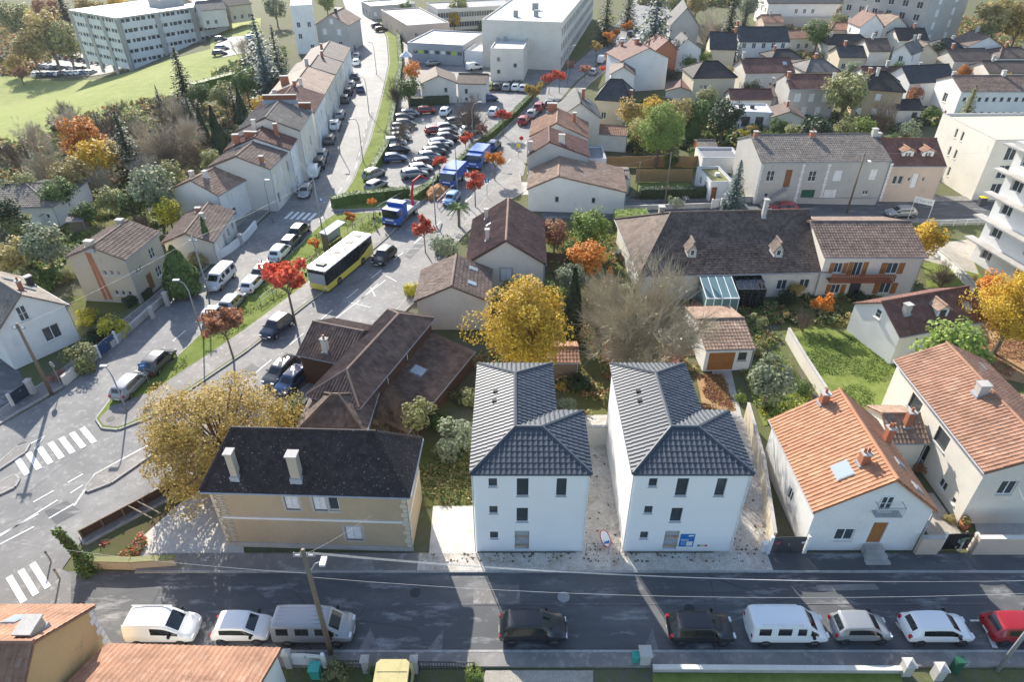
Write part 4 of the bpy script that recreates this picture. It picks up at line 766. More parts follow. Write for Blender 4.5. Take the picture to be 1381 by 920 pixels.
# ------------------------------------------------------------------ office block in the valley
def office():
    c = GT(175, 89); h = 16.5
    a = G(158, 26, c.z + h); u = (G(241, 14, c.z + h) - a); L = u.length; u.normalize(); v = V((-u.y, u.x, 0)); D = abs((G(103, 18, c.z + h) - a).dot(v))
    T = thing('office_block', 'long white office block on stilts with ribbon windows', 'office block', (a.x, a.y, c.z), math.atan2(u.y, u.x))
    L = max(L, 36); D = max(D, 26); n = 5; fh = 2.75; z0 = h - n * fh
    for q in range(n):
        z = z0 + q * fh; MB().box(0, 0, z, L, D, z + 1.75).build('spandrel', 'white', T); MB().box(.35, .35, z + 1.75, L - .35, D - .35, z + fh).build('window_band', 'glass', T)
        m = MB()
        for i in range(int(L / 1.6)): m.box(i * 1.6 + .5, .2, z + 1.751, i * 1.6 + .8 + (.5 if (i * 7 + q) % 3 == 0 else 0), .34, z + fh - .001)
        for i in range(int(D / 1.6)): m.box(.2, i * 1.6 + .5, z + 1.751, .34, i * 1.6 + .8 + (.5 if (i * 5 + q) % 3 == 0 else 0), z + fh - .001)
        m.build('mullion', 'white_paint', T, kind='stuff')
    for i in range(4): x = L * i / 3; MB().box(x - .8, -.25, 0, x + .8, -.002, h).build('pier', 'greywall', T)
    for i in range(4): y = D * i / 3; MB().box(-.25, y - .8, 0, -.002, y + .8, h).build('pier', 'greywall', T)
    for i in range(6):
        for j in range(4): MB().box(L * (i + .5) / 6 - .35, D * (j + .5) / 4 - .35, 0, L * (i + .5) / 6 + .35, D * (j + .5) / 4 + .35, z0 - .01).build('stilt', 'white', T)
    r = MB().box(-.3, -.3, h, L + .3, D + .3, h + .5).build('roof', 'membrane', T); MB().box(L * .5, D * .25, h + .5, L * .72, D * .5, h + 2.6).build('plant_room', 'greywall', r)
office()
# ------------------------------------------------------------------ middle distance, right of the avenue
house('white gabled workshop with wide two tone roof beside the back street', (711, 255), (845, 259), 9.0, 3.2, rise=1.9, axis='v', ridge=.31, wall='white', roof='tile_oldpink', tk='roman', o=.15, wins=[(0, .3, 1.5, .45, .7, 'n'), (0, .48, .7, .9, 1.6, 'r'), (0, .68, 1.5, .45, .7, 'n')])
house('stuccoed house with red brown roof behind the white workshop', (711, 210), (795, 211), 7.0, 5.2, rise=2.0, axis='v', ridge=.35, wall='greywall', roof='tile_redbrown', tk='roman', o=.12, chim=[(.55, .2, .8, .6, 1.2, 'offwhite'), (.05, .1, .5, .5, 1.5, 'greywall')], wins=[(0, .5, 2, .8, 1, 'p')])
house('avenue house with salmon roof and tall brick stacks', (714, 184), (794, 186), 8, 5.2, rise=2.1, axis='v', ridge=.45, wall='offwhite', roof='tile_terracotta', tk='roman', o=.12, chim=[(.35, .97, 1.5, .6, 1.3, 'brick'), (.75, .6, .5, .5, 1.4, 'brick')])
house('avenue house with dark slate roof and skylight', (752, 160), (812, 160), 8, 5.4, rise=2.6, axis='v', wall='offwhite', roof='slate', det=0, chim=[(.6, .5, .5, .5, 1.6, 'brick')], sky=[('r', .6, .6, .7, 1.4)])
house('low pantile outhouse beside the gardens', (797, 180), (846, 183), 4.5, 2.8, rise=.8, wall='white', roof='tile_terracotta', tk='roman', o=.12, name='outhouse', cat='outhouse'); house('small corrugated grey shed behind the workshop', (809, 240), (850, 241), 4.5, 2.3, rise=.4, wall='offwhite', roof='tile_grey', tk='roman', o=.1, name='shed', cat='shed')
house('flat zinc roofed lean-to beside the stuccoed house', (794, 214), (818, 214), 6, 2.6, axis='flat', wall='white', roof='greyroof', name='outhouse', cat='outhouse')
house('ochre house with black mansard roof on the avenue', (802, 134), (851, 137), 8, 4.4, rise=2.8, hips=(2.2, 2.2), wall='cream', roof='slate', det=0, wins='p', chim=[(.95, .4, .5, .5, .8, 'brick')])
house('narrow white house with brown lean roof beside the ochre house', (822, 100), (858, 101), 8, 4.6, rise=1.6, axis='v', wall='white', roof='tile_brown', det=0); house('big white gable wall with red brown roof on the avenue', (838, 82), (904, 78), 9, 6.4, rise=2.3, axis='v', ridge=.55, wall='white', roof='tile_redbrown', det=0, chim=[(.5, .6, .8, .8, 1, 'brick'), (.3, .9, .5, .5, 1, 'brick')])
house('brick gabled house behind the big white gable', (884, 68), (916, 67), 9, 5.8, rise=2.2, axis='v', wall='brick', roof='tile_redbrown', det=0); house('white house with slate roof and small dormers', (912, 66), (948, 66), 8, 5, rise=2.4, axis='v', ridge=.4, wall='white', roof='slate', det=0, wins='p')
house('chapel like house with steep slate roof and arched window', (903, 35), (944, 36), 16, 6, rise=4.5, axis='v', wall='greywall', roof='slate', det=0, wins=[(0, .5, 2.5, 1.2, 2.2, 'p')]); house('cream gabled house with slate roof, right of the big trees', (957, 66), (994, 67), 9, 5, rise=3, axis='u', wall='cream', roof='slate', det=0, wins='p', chim=[(.95, .5, .5, .5, 1.2, 'brick')])
house('long white house with black slate roof', (997, 56), (1066, 56), 9, 5.2, rise=2.6, wall='white', roof='slate', det=0, wins='p', chim=[(.02, .5, .6, .6, 1.3, 'brick')]); house('beige square house with dark hipped roof', (935, 105), (995, 104), 8.5, 5.4, rise=2.2, hips=(3, 3), wall='cream', roof='tile_dark', det=0, wins=[(0, .2, 3.2, .6, .8, 'p'), (0, .3, 3.2, .6, .8, 'p')])
house('low garage pair with brown pantile roofs', (897, 122), (938, 124), 6, 2.6, rise=.9, axis='v', wall='offwhite', roof='tile_redbrown', det=0, name='garage', cat='garage'); house('cream house with red roof left of the shuttered house', (1005, 98), (1073, 97), 8, 4.6, rise=2.0, axis='u', wall='offwhite', roof='tile_redbrown', det=0, wins='r', chim=[(.05, .5, .5, .5, 1.2, 'greywall')], sky=[('f', .85, .6, .8, 1.0)])
house('low building with flat white roof and two roof lights', (990, 150), (1042, 152), 6, 3, axis='flat', wall='white', roof='white_roof', wins=[(0, .35, .4, 1.4, 1.8, 'n'), (0, .7, .4, 1.4, 1.8, 'n')], chim=[(.25, .6, .7, .7, .3, 'dark_paint'), (.55, .6, .7, .7, .3, 'dark_paint')]); house('long low maroon roof behind the flat white roof', (985, 134), (1044, 134), 5, 3.4, rise=1.3, wall='offwhite', roof='tile_redbrown', det=0)
house('stone house with maroon roof and three closed white shutters', (1065, 120), (1130, 120), 7.5, 5.5, rise=1.8, wall='greywall', roof='tile_redbrown', tk='flat', o=.1, wins=[(0, .2, 3.2, 1.2, 1.5, 'r'), (0, .5, 3.2, 1.0, 1.5, 'r'), (0, .8, 3.2, 1.2, 1.5, 'r'), (0, .4, .8, 1.0, 1.5, 'r'), (0, .7, .8, 1.0, 1.5, 'r')], chim=[(.03, .35, .5, .5, 1.2, 'brick'), (.97, .3, .5, .5, 1.2, 'greywall')])
house('small brown lean-to below the shuttered stone house', (1040, 158), (1088, 160), 6, 2.6, rise=1.2, axis='v', wall='offwhite', roof='tile_brown', det=0, chim=[(.5, .5, .4, .4, .9, 'brick')])
fr = [('dark roofed terrace left of the spruce', 1117, 60, 1178, 60, 7, 3.5, 1.8, 'offwhite', 'tile_dark'), ('pale house with black roof in the middle of the quarter', 1132, 77, 1182, 77, 7, 3.6, 1.8, 'cream', 'slate'), ('brown gabled house with tall brick stack', 1172, 69, 1204, 69, 8, 5, 2, 'offwhite', 'tile_brown'),
      ('grey hipped house with two skylights', 1087, 97, 1134, 96, 8, 3.6, 1.8, 'offwhite', 'tile_grey'), ('long maroon roof with white wall below', 1166, 107, 1230, 108, 7, 4, 1.8, 'white', 'tile_redbrown'), ('red roofed villa with pale gables', 1212, 54, 1254, 54, 8, 4, 2.2, 'offwhite', 'tile_dark'), ('dark roofed pair beside the tower', 1265, 68, 1303, 67, 7, 3.6, 2, 'white', 'slate'),
      ('brown hipped house near the right edge', 1287, 82, 1340, 81, 8, 4, 1.8, 'offwhite', 'tile_brown'), ('low brown roof at the right edge', 1334, 98, 1395, 98, 8, 3.4, 1.6, 'offwhite', 'tile_brown'), ('pale bungalow with brown roof at the far right edge', 1348, 78, 1400, 78, 8, 3.4, 1.6, 'white', 'tile_brown'), ('pinkish far house beyond the black roofs', 1030, 30, 1058, 30, 8, 3.5, 1.5, 'pinkish', 'tile_terracotta'),
      ('long salmon roof below the railway building', 1062, 52, 1120, 50, 8, 3.5, 1.4, 'offwhite', 'tile_terracotta'), ('salmon roofed shed left of the villas', 1120, 40, 1168, 40, 8, 4, 1.2, 'pinkish', 'tile_terracotta'), ('far white terrace with red roof', 1215, 30, 1262, 28, 9, 6, 2, 'white', 'tile_redbrown'), ('grey roofed bungalow by the flat white roof', 1030, 128, 1064, 132, 8, 2.8, 1.3, 'offwhite', 'tile_mauve'),
      ('dark roof between the spruce and the stone house', 1040, 80, 1085, 79, 7, 3.2, 1.5, 'offwhite', 'tile_dark')]
for i, (lb, ax, ay, bx, by, d, h, ri, wl, rf_) in enumerate(fr): house(lb, (ax, ay), (bx, by), d, h, rise=ri, axis='u', hips=(0, 0) if i % 3 else (2.5, 2.5), wall=wl, roof=rf_, det=0, wins='p' if i % 2 else 'r', chim=[(.15 + .1 * (i % 7), .5, .5, .5, 1.1, 'brick' if i % 2 else 'greywall')])
fv = [('white gabled house with glazed dormer and black roof', 1227, 112, 1292, 109, 7.5, 4.6, 2.4, 'white', 'slate', 'u'), ('tall white gable in the middle of the roofs', 1202, 70, 1230, 74, 8, 5.4, 2, 'white', 'tile_grey', 'v'), ('cream gable beside the tall cedar', 1228, 74, 1268, 74, 7, 4.4, 2.4, 'cream', 'tile_brown', 'v'), ('white gable house below the grey tower', 1306, 62, 1355, 62, 8, 4.6, 2.2, 'white', 'tile_brown', 'v'),
      ('white villa with pointed twin gables', 1160, 36, 1194, 36, 8, 6, 3, 'white', 'tile_redbrown', 'v'), ('pale villa with many chimneys', 1192, 36, 1226, 35, 9, 6, 2.5, 'offwhite', 'tile_oldpink', 'v')]
for i, (lb, ax, ay, bx, by, d, h, ri, wl, rf_, ax_) in enumerate(fv): house(lb, (ax, ay), (bx, by), d, h, rise=ri, axis=ax_, wall=wl, roof=rf_, det=0, wins='p', chim=[(.5, .7, .5, .5, 1.1, 'greywall')])
house('tan rendered house with dark pyramid roof', (1154, 119), (1222, 124), 8, 5.6, rise=2.4, hips=(3.4, 3.4), wall='tan', roof='tile_dark', det=0, wins='r', chim=[(.25, .5, .5, .5, 1.4, 'brick'), (.4, .4, .5, .5, 1.2, 'offwhite')]); house('small black roofed annexe beside the tan house', (1210, 148), (1247, 148), 5, 2.7, rise=1.2, wall='offwhite', roof='tile_dark', det=0, wins='n', name='annexe', cat='annexe')
house('long white apartment house with brown roof and small windows', (1297, 123), (1425, 123), 9, 5.6, rise=1.7, wall='white', roof='tile_brown', tk='roman', o=.15, wins=[(0, .06 + .08 * i, z, .6, .7, 'n') for i in range(9) for z in (1.2, 3.8)] + [(3, .5, 2.6, 1.3, 1.6, 'p'), (3, .7, .6, .6, .8, 'p')], chim=[(.05, .6, .6, .6, .8, 'greywall'), (.55, .5, .6, .6, .9, 'offwhite')])
house('grey concrete tower at the top right corner', (1262, -28), (1318, -34), 24, 17, axis='flat', wall='greywall', roof='membrane', wins=[(0, .3 + .4 * i, 2 + 3 * q, 1.6, 1.8, 'r') for i in range(2) for q in range(5)] + [(3, (i + .5) / 6, 1.5 + 2.9 * q, 1.6, 1.6, 'p') for i in range(6) for q in range(5)], name='tower_block', cat='tower block')
house('long pale railway building along the top edge', (1036, 4), (1140, 4), 12, 6.5, rise=2, wall='white', roof='slate', det=0, wins='p', name='railway_building', cat='building'); house('long blue grey flat shed under the railway building', (1050, 22), (1160, 24), 10, 3, axis='flat', wall='greywall', roof='greyroof', name='railway_shed', cat='shed')
# stone row, pink house, flat blocks by the back street
SR = house('long stone terrace with grey tile roof and white quoins', (1027, 219), (1203, 217), 10.5, 6.0, rise=1.9, ridge=.55, wall='greywall', roof='tile_grey', tk='roman', o=.12, wins=[(0, .09, 3.3, 1.1, 1.5, 'b'), (0, .23, 2.4, .9, 2.5, 'd:brown_paint'), (0, .42, 3.2, 1.1, 1.5, 'b'), (0, .62, 3.2, 1.2, 1.5, 'r'), (0, .9, 3.3, 1.0, 1.5, 'r'), (0, .42, .1, 1.9, 1.9, 'g:green_paint'), (0, .6, .1, 1.8, 1.9, 'g:white_paint'), (0, .09, 1.0, .6, .6, 'p'), (0, .22, .1, .9, 1.8, 'd:dark_paint'), (0, .88, 1.2, .8, .6, 'p')], chim=[(.03, .5, .5, .5, .8, 'brick'), (.48, .5, .7, .5, .7, 'brick', 1), (.97, .5, .6, .6, 1.0, 'greywall')])
_u = SR.rotation_euler.z
for fx in (0.006, .325, .52, .995):
    m = MB()
    for i in range(12): w_ = .3 + .12 * (i % 2); m.box(fx * 18.0 - w_ / 2 + .1, .06, .2 + i * .46, fx * 18.0 + w_ / 2 + .1, .115, .6 + i * .46)
    m.build('quoins', 'white', SR, kind='stuff')
T = MB().prism([(1.2, -1.1), (4.6, -1.1), (4.6, .1), (1.2, .1)], 0, .3); 
m = MB()
for i in range(9): m.box(.9 + i * .36, -1.0, 0, .9 + (i + 1) * .36, .09, .3 + i * .26)
m.build('outside_stair', 'concrete', SR)
PH = house('pink rendered house with maroon roof next to the stone terrace', (1197, 224), (1277, 224), 8.5, 5.2, rise=2.4, wall='pinkish', roof='tile_redbrown', tk='flat', o=.12, wins=[(0, .2, 2.6, .6, 1.2, 'p'), (0, .3, 2.6, .6, 1.2, 'p'), (0, .55, 2.1, .8, 2.0, 'r'), (0, .45, 3.0, .4, .6, 'p'), (0, .7, 3.0, .4, .6, 'p')], chim=[(.02, .6, .7, .7, 1.0, 'greywall')])
dormer('left tiled dormer on the pink house', 1222, 216, 5.5, 1.5, 2.6, 1.3, 'white', 'tile_terracotta', pitch=.35); dormer('right tiled dormer on the pink house', 1249, 216, 5.5, 1.5, 2.6, 1.3, 'white', 'tile_terracotta', pitch=.35)
house('cream flat roofed apartment block with paired slit windows', None, None, None, 8.6, axis='flat', wall='offwhite', roof='cream', rect=((*G(1343, 189, 8.6).xy, 0), R(2), 16, 12.5), wins=[(3, .35 + d, z, .5, 1.3, 'o') for z in (1.2, 3.8, 6.4) for d in (0, .12)] + [(0, .18, z, 1.5, 1.9, 'p') for z in (.6, 3.2, 5.8)], name='apartment_block', cat='apartment block')
house('white garden cabin with green moss roof', (959, 246), (990, 245), 6.2, 2.8, axis='flat', wall='white', roof='moss', wins=[(0, .2, .1, .8, 2.0, 'd:brown_paint'), (3, .35, 1.0, .8, 1.2, 'p'), (3, .7, 1.0, .8, 1.2, 'p')], chim=[(.6, .5, .6, .5, .2, 'white_paint')], name='cabin', cat='cabin')
house('wooden garden shed with grey roof', (942, 197), (968, 197), 3.5, 2.2, rise=.4, wall='orange_wood', roof='tile_grey', tk='flat', o=.1, name='shed', cat='shed'); house('low flat roofed store with grey gravel roof', (948, 213), (1000, 213), 5, 2.4, axis='flat', wall='white', roof='greyroof', name='outhouse', cat='outhouse')
# balconied apartment block on the right edge
def apartments():
    a, b = G(1308, 350), G(1381, 396); v = (a - b).normalized(); u = V((v.y, -v.x, 0)); D = 22
    p = a - v * D; T = thing('apartment_block', 'tall white apartment block with balcony slabs and brown shutters, right edge', 'apartment block', (p.x, p.y, 0), math.atan2(u.y, u.x)); n = 5; fh = 2.75; h = n * fh
    wl = MB(); ops = [(f, .9 + q * fh, 1.5, 1.45, 's:rust') for q in range(n) for f in (.08, .3, .52, .74, .93)]
    wallface(wl, T, (0, D), (0, -1), D, 0, h, ops, .3)
    for O, U, L in (((0, 0), (1, 0), 16), ((16, 0), (0, 1), D), ((16, D), (-1, 0), 16)): wallface(wl, T, O, U, L, 0, h, [])
    wl.build('wall', 'white', T); MB().box(-.3, -.3, h, 16.3, D + .3, h + .4).build('roof', 'membrane', T)
    for q in range(1, n + 1): MB().box(-1.1, -.1, q * fh - .2, -.005, D + 1.0, q * fh - .02).build('balcony_slab', 'concrete', T)
    for q in range(1, n):
        MB().box(-1.08, -.05, q * fh, -1.0, D * .3, q * fh + .95).build('balcony_panel', 'white', T)
apartments()
# ------------------------------------------------------------------ school and large buildings at the top
house('modern white school hall with coloured square windows', (549, 57), (624, 61), (651, 43), 4.6, axis='flat', wall='grey_blue', roof='white_roof', wins=[(0, .14 + i * .1, 2.3, 1.1, .8, st) for i, st in enumerate(('n', 'r:limegreen', 'n', 'r', 'n', 'r', 'n', 'r:limegreen', 'n'))], name='school_hall', cat='school'); house('lower white wing of the school hall', (626, 68), (668, 70), 10, 3.4, axis='flat', wall='white', roof='white_roof', name='school_wing', cat='school')
house('white square school block beside the car park', (661, 65), (706, 66), (737, 38), 6.8, axis='flat', wall='offwhite', roof='membrane', wins=[(0, .25, 1.6, .7, .8, 'n'), (0, .25, 4.2, .7, .8, 'n'), (0, .75, 3, .7, .8, 'n')], chim=[(.3, .4, .8, .8, .6, 'steel'), (.7, .7, .8, .8, .6, 'steel')], name='school_block', cat='school')
house('very long white slab building with rows of windows', None, None, None, 10.5, axis='flat', wall='offwhite', roof='membrane', rect=rectV((758, 30), (786, -4), 19, 10.5, 75), wins=[(1, (i + .5) / 26, 1.2 + 3.2 * q, 1.7, 1.6, 'n') for i in range(26) for q in range(3)], chim=[(.35, .1, 1, 1, 1.2, 'steel'), (.6, .12, 1, 1, 1.2, 'steel'), (.5, .25, 1.4, 1.4, 1.4, 'steel')], name='slab_building', cat='building')
house('grey roofed brick school wing near the left street', (549, 34), (606, 30), 30, 5, axis='flat', wall='pinkish', roof='greyroof', wins=[(0, .2, 2, 1, 1, 'p'), (3, .2, 1, 1.2, 1.4, 'p'), (3, .4, 1, 1.2, 1.4, 'p'), (3, .6, 1, 1.2, 1.4, 'p'), (3, .8, 1, 1.2, 1.4, 'p')], name='school_wing', cat='school'); house('long brick school building with white window bands along the top', (590, 12), (700, 6), 14, 6, axis='flat', wall='offwhite', roof='greyroof', wins=[(0, (i + .5) / 16, z, 1.8, 1.5, 'p') for i in range(16) for z in (.8, 3.5)], name='school_building', cat='school'); house('small flat grey building at the head of the left street', (500, 8), (560, 4), 12, 4, axis='flat', wall='greywall', roof='membrane', wins='n', name='building', cat='building')
house('pale house with patchwork brown roof by the car park', (566, 113), (617, 111), 8, 4.0, rise=1.5, axis='v', wall='offwhite', roof='tile_brown', det=0, wins=[(0, .7, 2.2, .6, .8, 'n')]); house('lower brown roofed half of the car park house', (615, 112), (656, 113), 7, 3.8, rise=1.1, axis='u', wall='offwhite', roof='tile_brown', det=0, wins=[(0, .3, 1.8, .6, .9, 'n'), (0, .3, .4, .5, .6, 'n')])
# small office on the car park side is a white gazebo
T = thing('gazebo', 'small white pointed gazebo by the school hall', 'gazebo', G(549, 88), 0); m = MB(); [m.poly([(1.5 * a, 1.5 * b, 2.2), (1.5 * c, 1.5 * d, 2.2), (0, 0, 3.4)]) for a, b, c, d in ((-1, -1, 1, -1), (1, -1, 1, 1), (1, 1, -1, 1), (-1, 1, -1, -1))]; m.build('roof', 'white_paint', T)
for a, b in ((-1, -1), (1, -1), (1, 1), (-1, 1)): MB().tube([(1.4 * a, 1.4 * b, 0), (1.4 * a, 1.4 * b, 2.3)], .05, 6).build('leg', 'white_paint', T)
# ------------------------------------------------------------------ vegetation
LEAF = dict(amber=[(.37, .25, .065), (.47, .34, .085), (.53, .41, .13), (.29, .18, .055)], gold=[(.600, .400, .030), (.720, .500, .040), (.660, .460, .080), (.500, .300, .030)], orange=[(.600, .220, .030), (.700, .300, .050), (.520, .170, .030), (.660, .360, .080)], red=[(.500, .070, .040), (.620, .130, .060), (.550, .100, .080), (.680, .220, .100)], rust=[(.324, .149, .068), (.432, .216, .108), (.378, .162, .095), (.513, .297, .176)],
            green=[(.081, .149, .041), (.121, .203, .054), (.162, .243, .068), (.068, .121, .034)], lime=[(.160, .240, .040), (.240, .330, .070), (.300, .380, .100), (.140, .200, .040)], olive=[(.210, .225, .075), (.285, .300, .120), (.360, .360, .165), (.165, .180, .060)], dark=[(.022, .044, .022), (.037, .065, .030), (.050, .081, .037), (.027, .050, .025)], blue=[(.069, .115, .103), (.103, .161, .149), (.138, .207, .196), (.057, .092, .081)],
            sage=[(.195, .234, .143), (.273, .312, .195), (.338, .377, .247), (.156, .195, .117)], ochre=[(.360, .288, .108), (.480, .384, .144), (.300, .252, .096), (.552, .456, .216)], pinkleaf=[(.450, .200, .150), (.520, .280, .200), (.380, .160, .120), (.550, .350, .270)], yellow=[(.550, .480, .030), (.660, .580, .060), (.460, .420, .040), (.360, .360, .050)])
for k, v in LEAF.items(): leafmat('leaf_' + k, v, .3 if k not in ('dark', 'blue') else .15)
def rv(rg):
    while 1:
        p = V((rg.uniform(-1, 1), rg.uniform(-1, 1), rg.uniform(-1, 1)))
        if .02 < p.length < 1: return p
def leafq(mb, p, n, s, rg, asp=1.0):
    a = n.orthogonal().normalized(); a = Matrix.Rotation(rg.uniform(0, 6.28), 3, n) @ a; b = n.cross(a); a = a * s; b = b * s * asp
    k = len(mb.v); mb.v += [tuple(p - a * .5 - b * .35), tuple(p + a * .5 - b * .5), tuple(p + a * .45 + b * .5), tuple(p - a * .5 + b * .4)]; mb.f.append((k, k + 1, k + 2, k + 3)); mb.m.append(0)
def limb(mb, p, d, ln, r, rg, depth, mind, twist=.5, k=5, up=.25, spread=.8, kids=(2, 4), tips=None):
    pts = [p]; q = p.copy(); dd = d.copy(); n = 3
    for i in range(n): dd = (dd + rv(rg) * twist * .35 + V((0, 0, up * .25))).normalized(); q = q + dd * ln / n; pts.append(q)
    mb.tube(pts, [r, r * .85, r * .7, r * .5], k, cap=False)
    if depth <= mind:
        if tips is not None: tips.append(q)
        return
    for c in range(rg.randint(*kids)):
        t = rg.choice(pts[1:]); nd = (dd + rv(rg) * spread + V((0, 0, up))).normalized()
        limb(mb, t, nd, ln * rg.uniform(.6, .85), r * .55, rg, depth - 1, mind, twist, 3 if depth < 4 else 4, up, spread, kids, tips)
def P_round(seed, n=2600, ls=.034, rx=.36, zc=.62, rz=.36, cl=34, trunk=True):
    rg = random.Random(seed); cr, tr = MB(), MB(); cs = []
    for i in range(cl):
        d = rv(rg).normalized() * rg.uniform(.35, 1) ** .6; lob = 1 + .16 * math.sin(3 * math.atan2(d.y, d.x) + seed) + .10 * math.sin(5 * d.z + seed * 2)
        cs.append((V((d.x * rx * .82 * lob, d.y * rx * .82 * lob, zc + d.z * rz * .82)), rg.uniform(.08, .15)))
    for i in range(n):
        c, r = rg.choice(cs); p = rv(rg); q = c + p.normalized() * (p.length ** .5) * r; nn = (q - V((0, 0, zc - .15))).normalized() * .7 + rv(rg) * .9 + V((0, 0, .3)); leafq(cr, q, nn.normalized(), ls * rg.uniform(.6, 1.25), rg)
    if trunk:
        tr.tube([(0, 0, -.02), (.01, .005, zc * .35), (0, .01, zc * .7)], [.028, .022, .015], 7)
        for c, r in cs[::2]: b = V((0, 0, zc * rg.uniform(.3, .68))); m = (b + c) / 2 + V((0, 0, -.02)); tr.tube([b, m, c], [.012, .008, .003], 4, cap=False)
    return tr.mesh('trunk', 'bark'), cr.mesh('crown', 'leaf_green')
def P_sparse(seed, n=1500):                    # young street tree losing its leaves
    rg = random.Random(seed); tr, cr, tips = MB(), MB(), []
    tr.tube([(0, 0, -.02), (0, .01, .45)], [.018, .013], 6, cap=False)
    for i in range(7): limb(tr, V((0, .01, .42 + .02 * i)), (V((math.cos(i * .9), math.sin(i * .9), .9))).normalized(), .2, .010, rg, 4, 2, tips=tips, spread=.7)
    for i in range(n): t = rg.choice(tips); q = t + rv(rg) * .07; leafq(cr, q, rv(rg).normalized(), .036 * rg.uniform(.6, 1.3), rg)
    return tr.mesh('trunk', 'bark'), cr.mesh('crown', 'leaf_red')
def P_bare(seed, stems=9, depth=5, ln=.26, r=.014, spread=.75, kids=(3, 4)):
    rg = random.Random(seed); tr, tw = MB(), MB(); tips = []
    for i in range(stems):
        a = i * 6.28 / stems + rg.uniform(-.3, .3); t = rg.uniform(.15, .9); d = V((math.cos(a) * t, math.sin(a) * t, 1)).normalized(); limb(tr, V((0, 0, -.01)), d, ln * rg.uniform(.9, 1.25), r, rg, depth, 2, .6, 5, .22, spread, kids, tips)
    for q in tips:
        for j in range(8): d = (rv(rg) + V((q.x, q.y, q.z - .3)).normalized() * .8 + V((0, 0, .5))).normalized(); e = q + d * rg.uniform(.05, .14); tw.tube([q, (q + e) / 2 + rv(rg) * .006, e], [.0013, .0010, .0006], 3, cap=False)
    for q in tips[::2]:                        # last small leaves still hanging
        for j in range(2): leafq(tw, q + rv(rg) * .05, rv(rg).normalized(), .011, rg)
    return tr.mesh('trunk', 'bark_pale'), tw.mesh('crown', 'bark_pale')
def P_conifer(seed, n=34, rb=.26, droop=.25, dens=7, ls=.05):
    rg = random.Random(seed); tr, cr = MB(), MB(); tr.tube([(0, 0, -.02), (0, 0, .5), (0, 0, .98)], [.022, .014, .003], 6)
    for i in range(n):
        t = i / (n - 1); z = .06 + t * .92; R_ = rb * (1 - t) ** .8 * (1 + .18 * math.sin(i * 2.1)) + .012; k = max(5, int(13 * (1 - t) + 4))
        for j in range(k):
            a = j * 6.28 / k + i * 1.3 + rg.uniform(-.25, .25); l = R_ * rg.uniform(.7, 1.12); d = V((math.cos(a), math.sin(a), 0))
            for m_ in range(dens):
                s = (m_ + .8) / dens; q = d * l * s + V((0, 0, z - droop * l * s + rg.uniform(-.008, .008))); leafq(cr, q + rv(rg) * .012, (V((0, 0, 1)) + d * .3 + rv(rg) * .6).normalized(), ls * rg.uniform(.5, 1) * (1.15 - .5 * t), rg, .6)
    return tr.mesh('trunk', 'bark'), cr.mesh('crown', 'leaf_dark')
def P_column(seed, rx=.11, n=2200, ls=.03):
    rg = random.Random(seed); tr, cr = MB(), MB(); tr.tube([(0, 0, -.02), (0, 0, .6)], [.02, .01], 6)
    for i in range(n):
        z = rg.uniform(.0, 1); a = rg.uniform(0, 6.28); r = rx * (math.sin(min(1, (1 - z) * 1.25 + .02) * math.pi / 2)) * (.35 + .65 * min(1, z * 6)) * (1 + .12 * math.sin(a * 3 + z * 14)) * rg.uniform(.72, 1.05); leafq(cr, V((math.cos(a) * r, math.sin(a) * r, z)), (V((math.cos(a), math.sin(a), .35)) + rv(rg) * .6).normalized(), ls * rg.uniform(.6, 1.2), rg, 1.5)
    return tr.mesh('trunk', 'bark'), cr.mesh('crown', 'leaf_dark')
def P_shrub(seed, n=1500, ls=.07):
    rg = random.Random(seed); tr, cr = MB(), MB(); cs = [(V((rg.uniform(-.55, .55), rg.uniform(-.55, .55), rg.uniform(.18, .75))), rg.uniform(.2, .36)) for i in range(14)]
    for i in range(n): c, r = rg.choice(cs); p = rv(rg); q = c + p.normalized() * p.length ** .5 * r; q.z = abs(q.z); leafq(cr, q, ((q - V((0, 0, .1))).normalized() + rv(rg) * .8).normalized(), ls * rg.uniform(.6, 1.3), rg)
    for c, r in cs: tr.tube([(0, 0, -.03), c * .5, c], [.03, .02, .01], 4, cap=False)
    return tr.mesh('stem', 'bark'), cr.mesh('foliage', 'leaf_green')
def P_palm(seed):
    rg = random.Random(seed); tr, cr = MB(), MB(); tr.tube([(0, 0, -.02), (.01, 0, .3), (.005, .01, .68)], [.05, .045, .06], 9)
    for i in range(34):
        a = i * 2.4; e = .95 - (i / 34) * 1.5; l = .34; d = V((math.cos(a), math.sin(a), 0)); p = V((.005, .01, .68))
        for s in range(9):
            t = s / 8; q = p + d * l * t * math.cos(e * .6) + V((0, 0, l * t * math.sin(e) - .28 * l * t * t * 1.6))
            for sd_ in (-1, 1): side = V((-d.y, d.x, 0)) * sd_; w = .09 * (1 - t * .5); k = len(cr.v); cr.v += [tuple(q), tuple(q + d * .03), tuple(q + d * .05 + side * w + V((0, 0, -.04))), tuple(q + d * .035 + side * w + V((0, 0, -.045)))]; cr.f.append((k, k + 1, k + 2, k + 3)); cr.m.append(0)
    return tr.mesh('trunk', 'bark'), cr.mesh('crown', 'leaf_green')
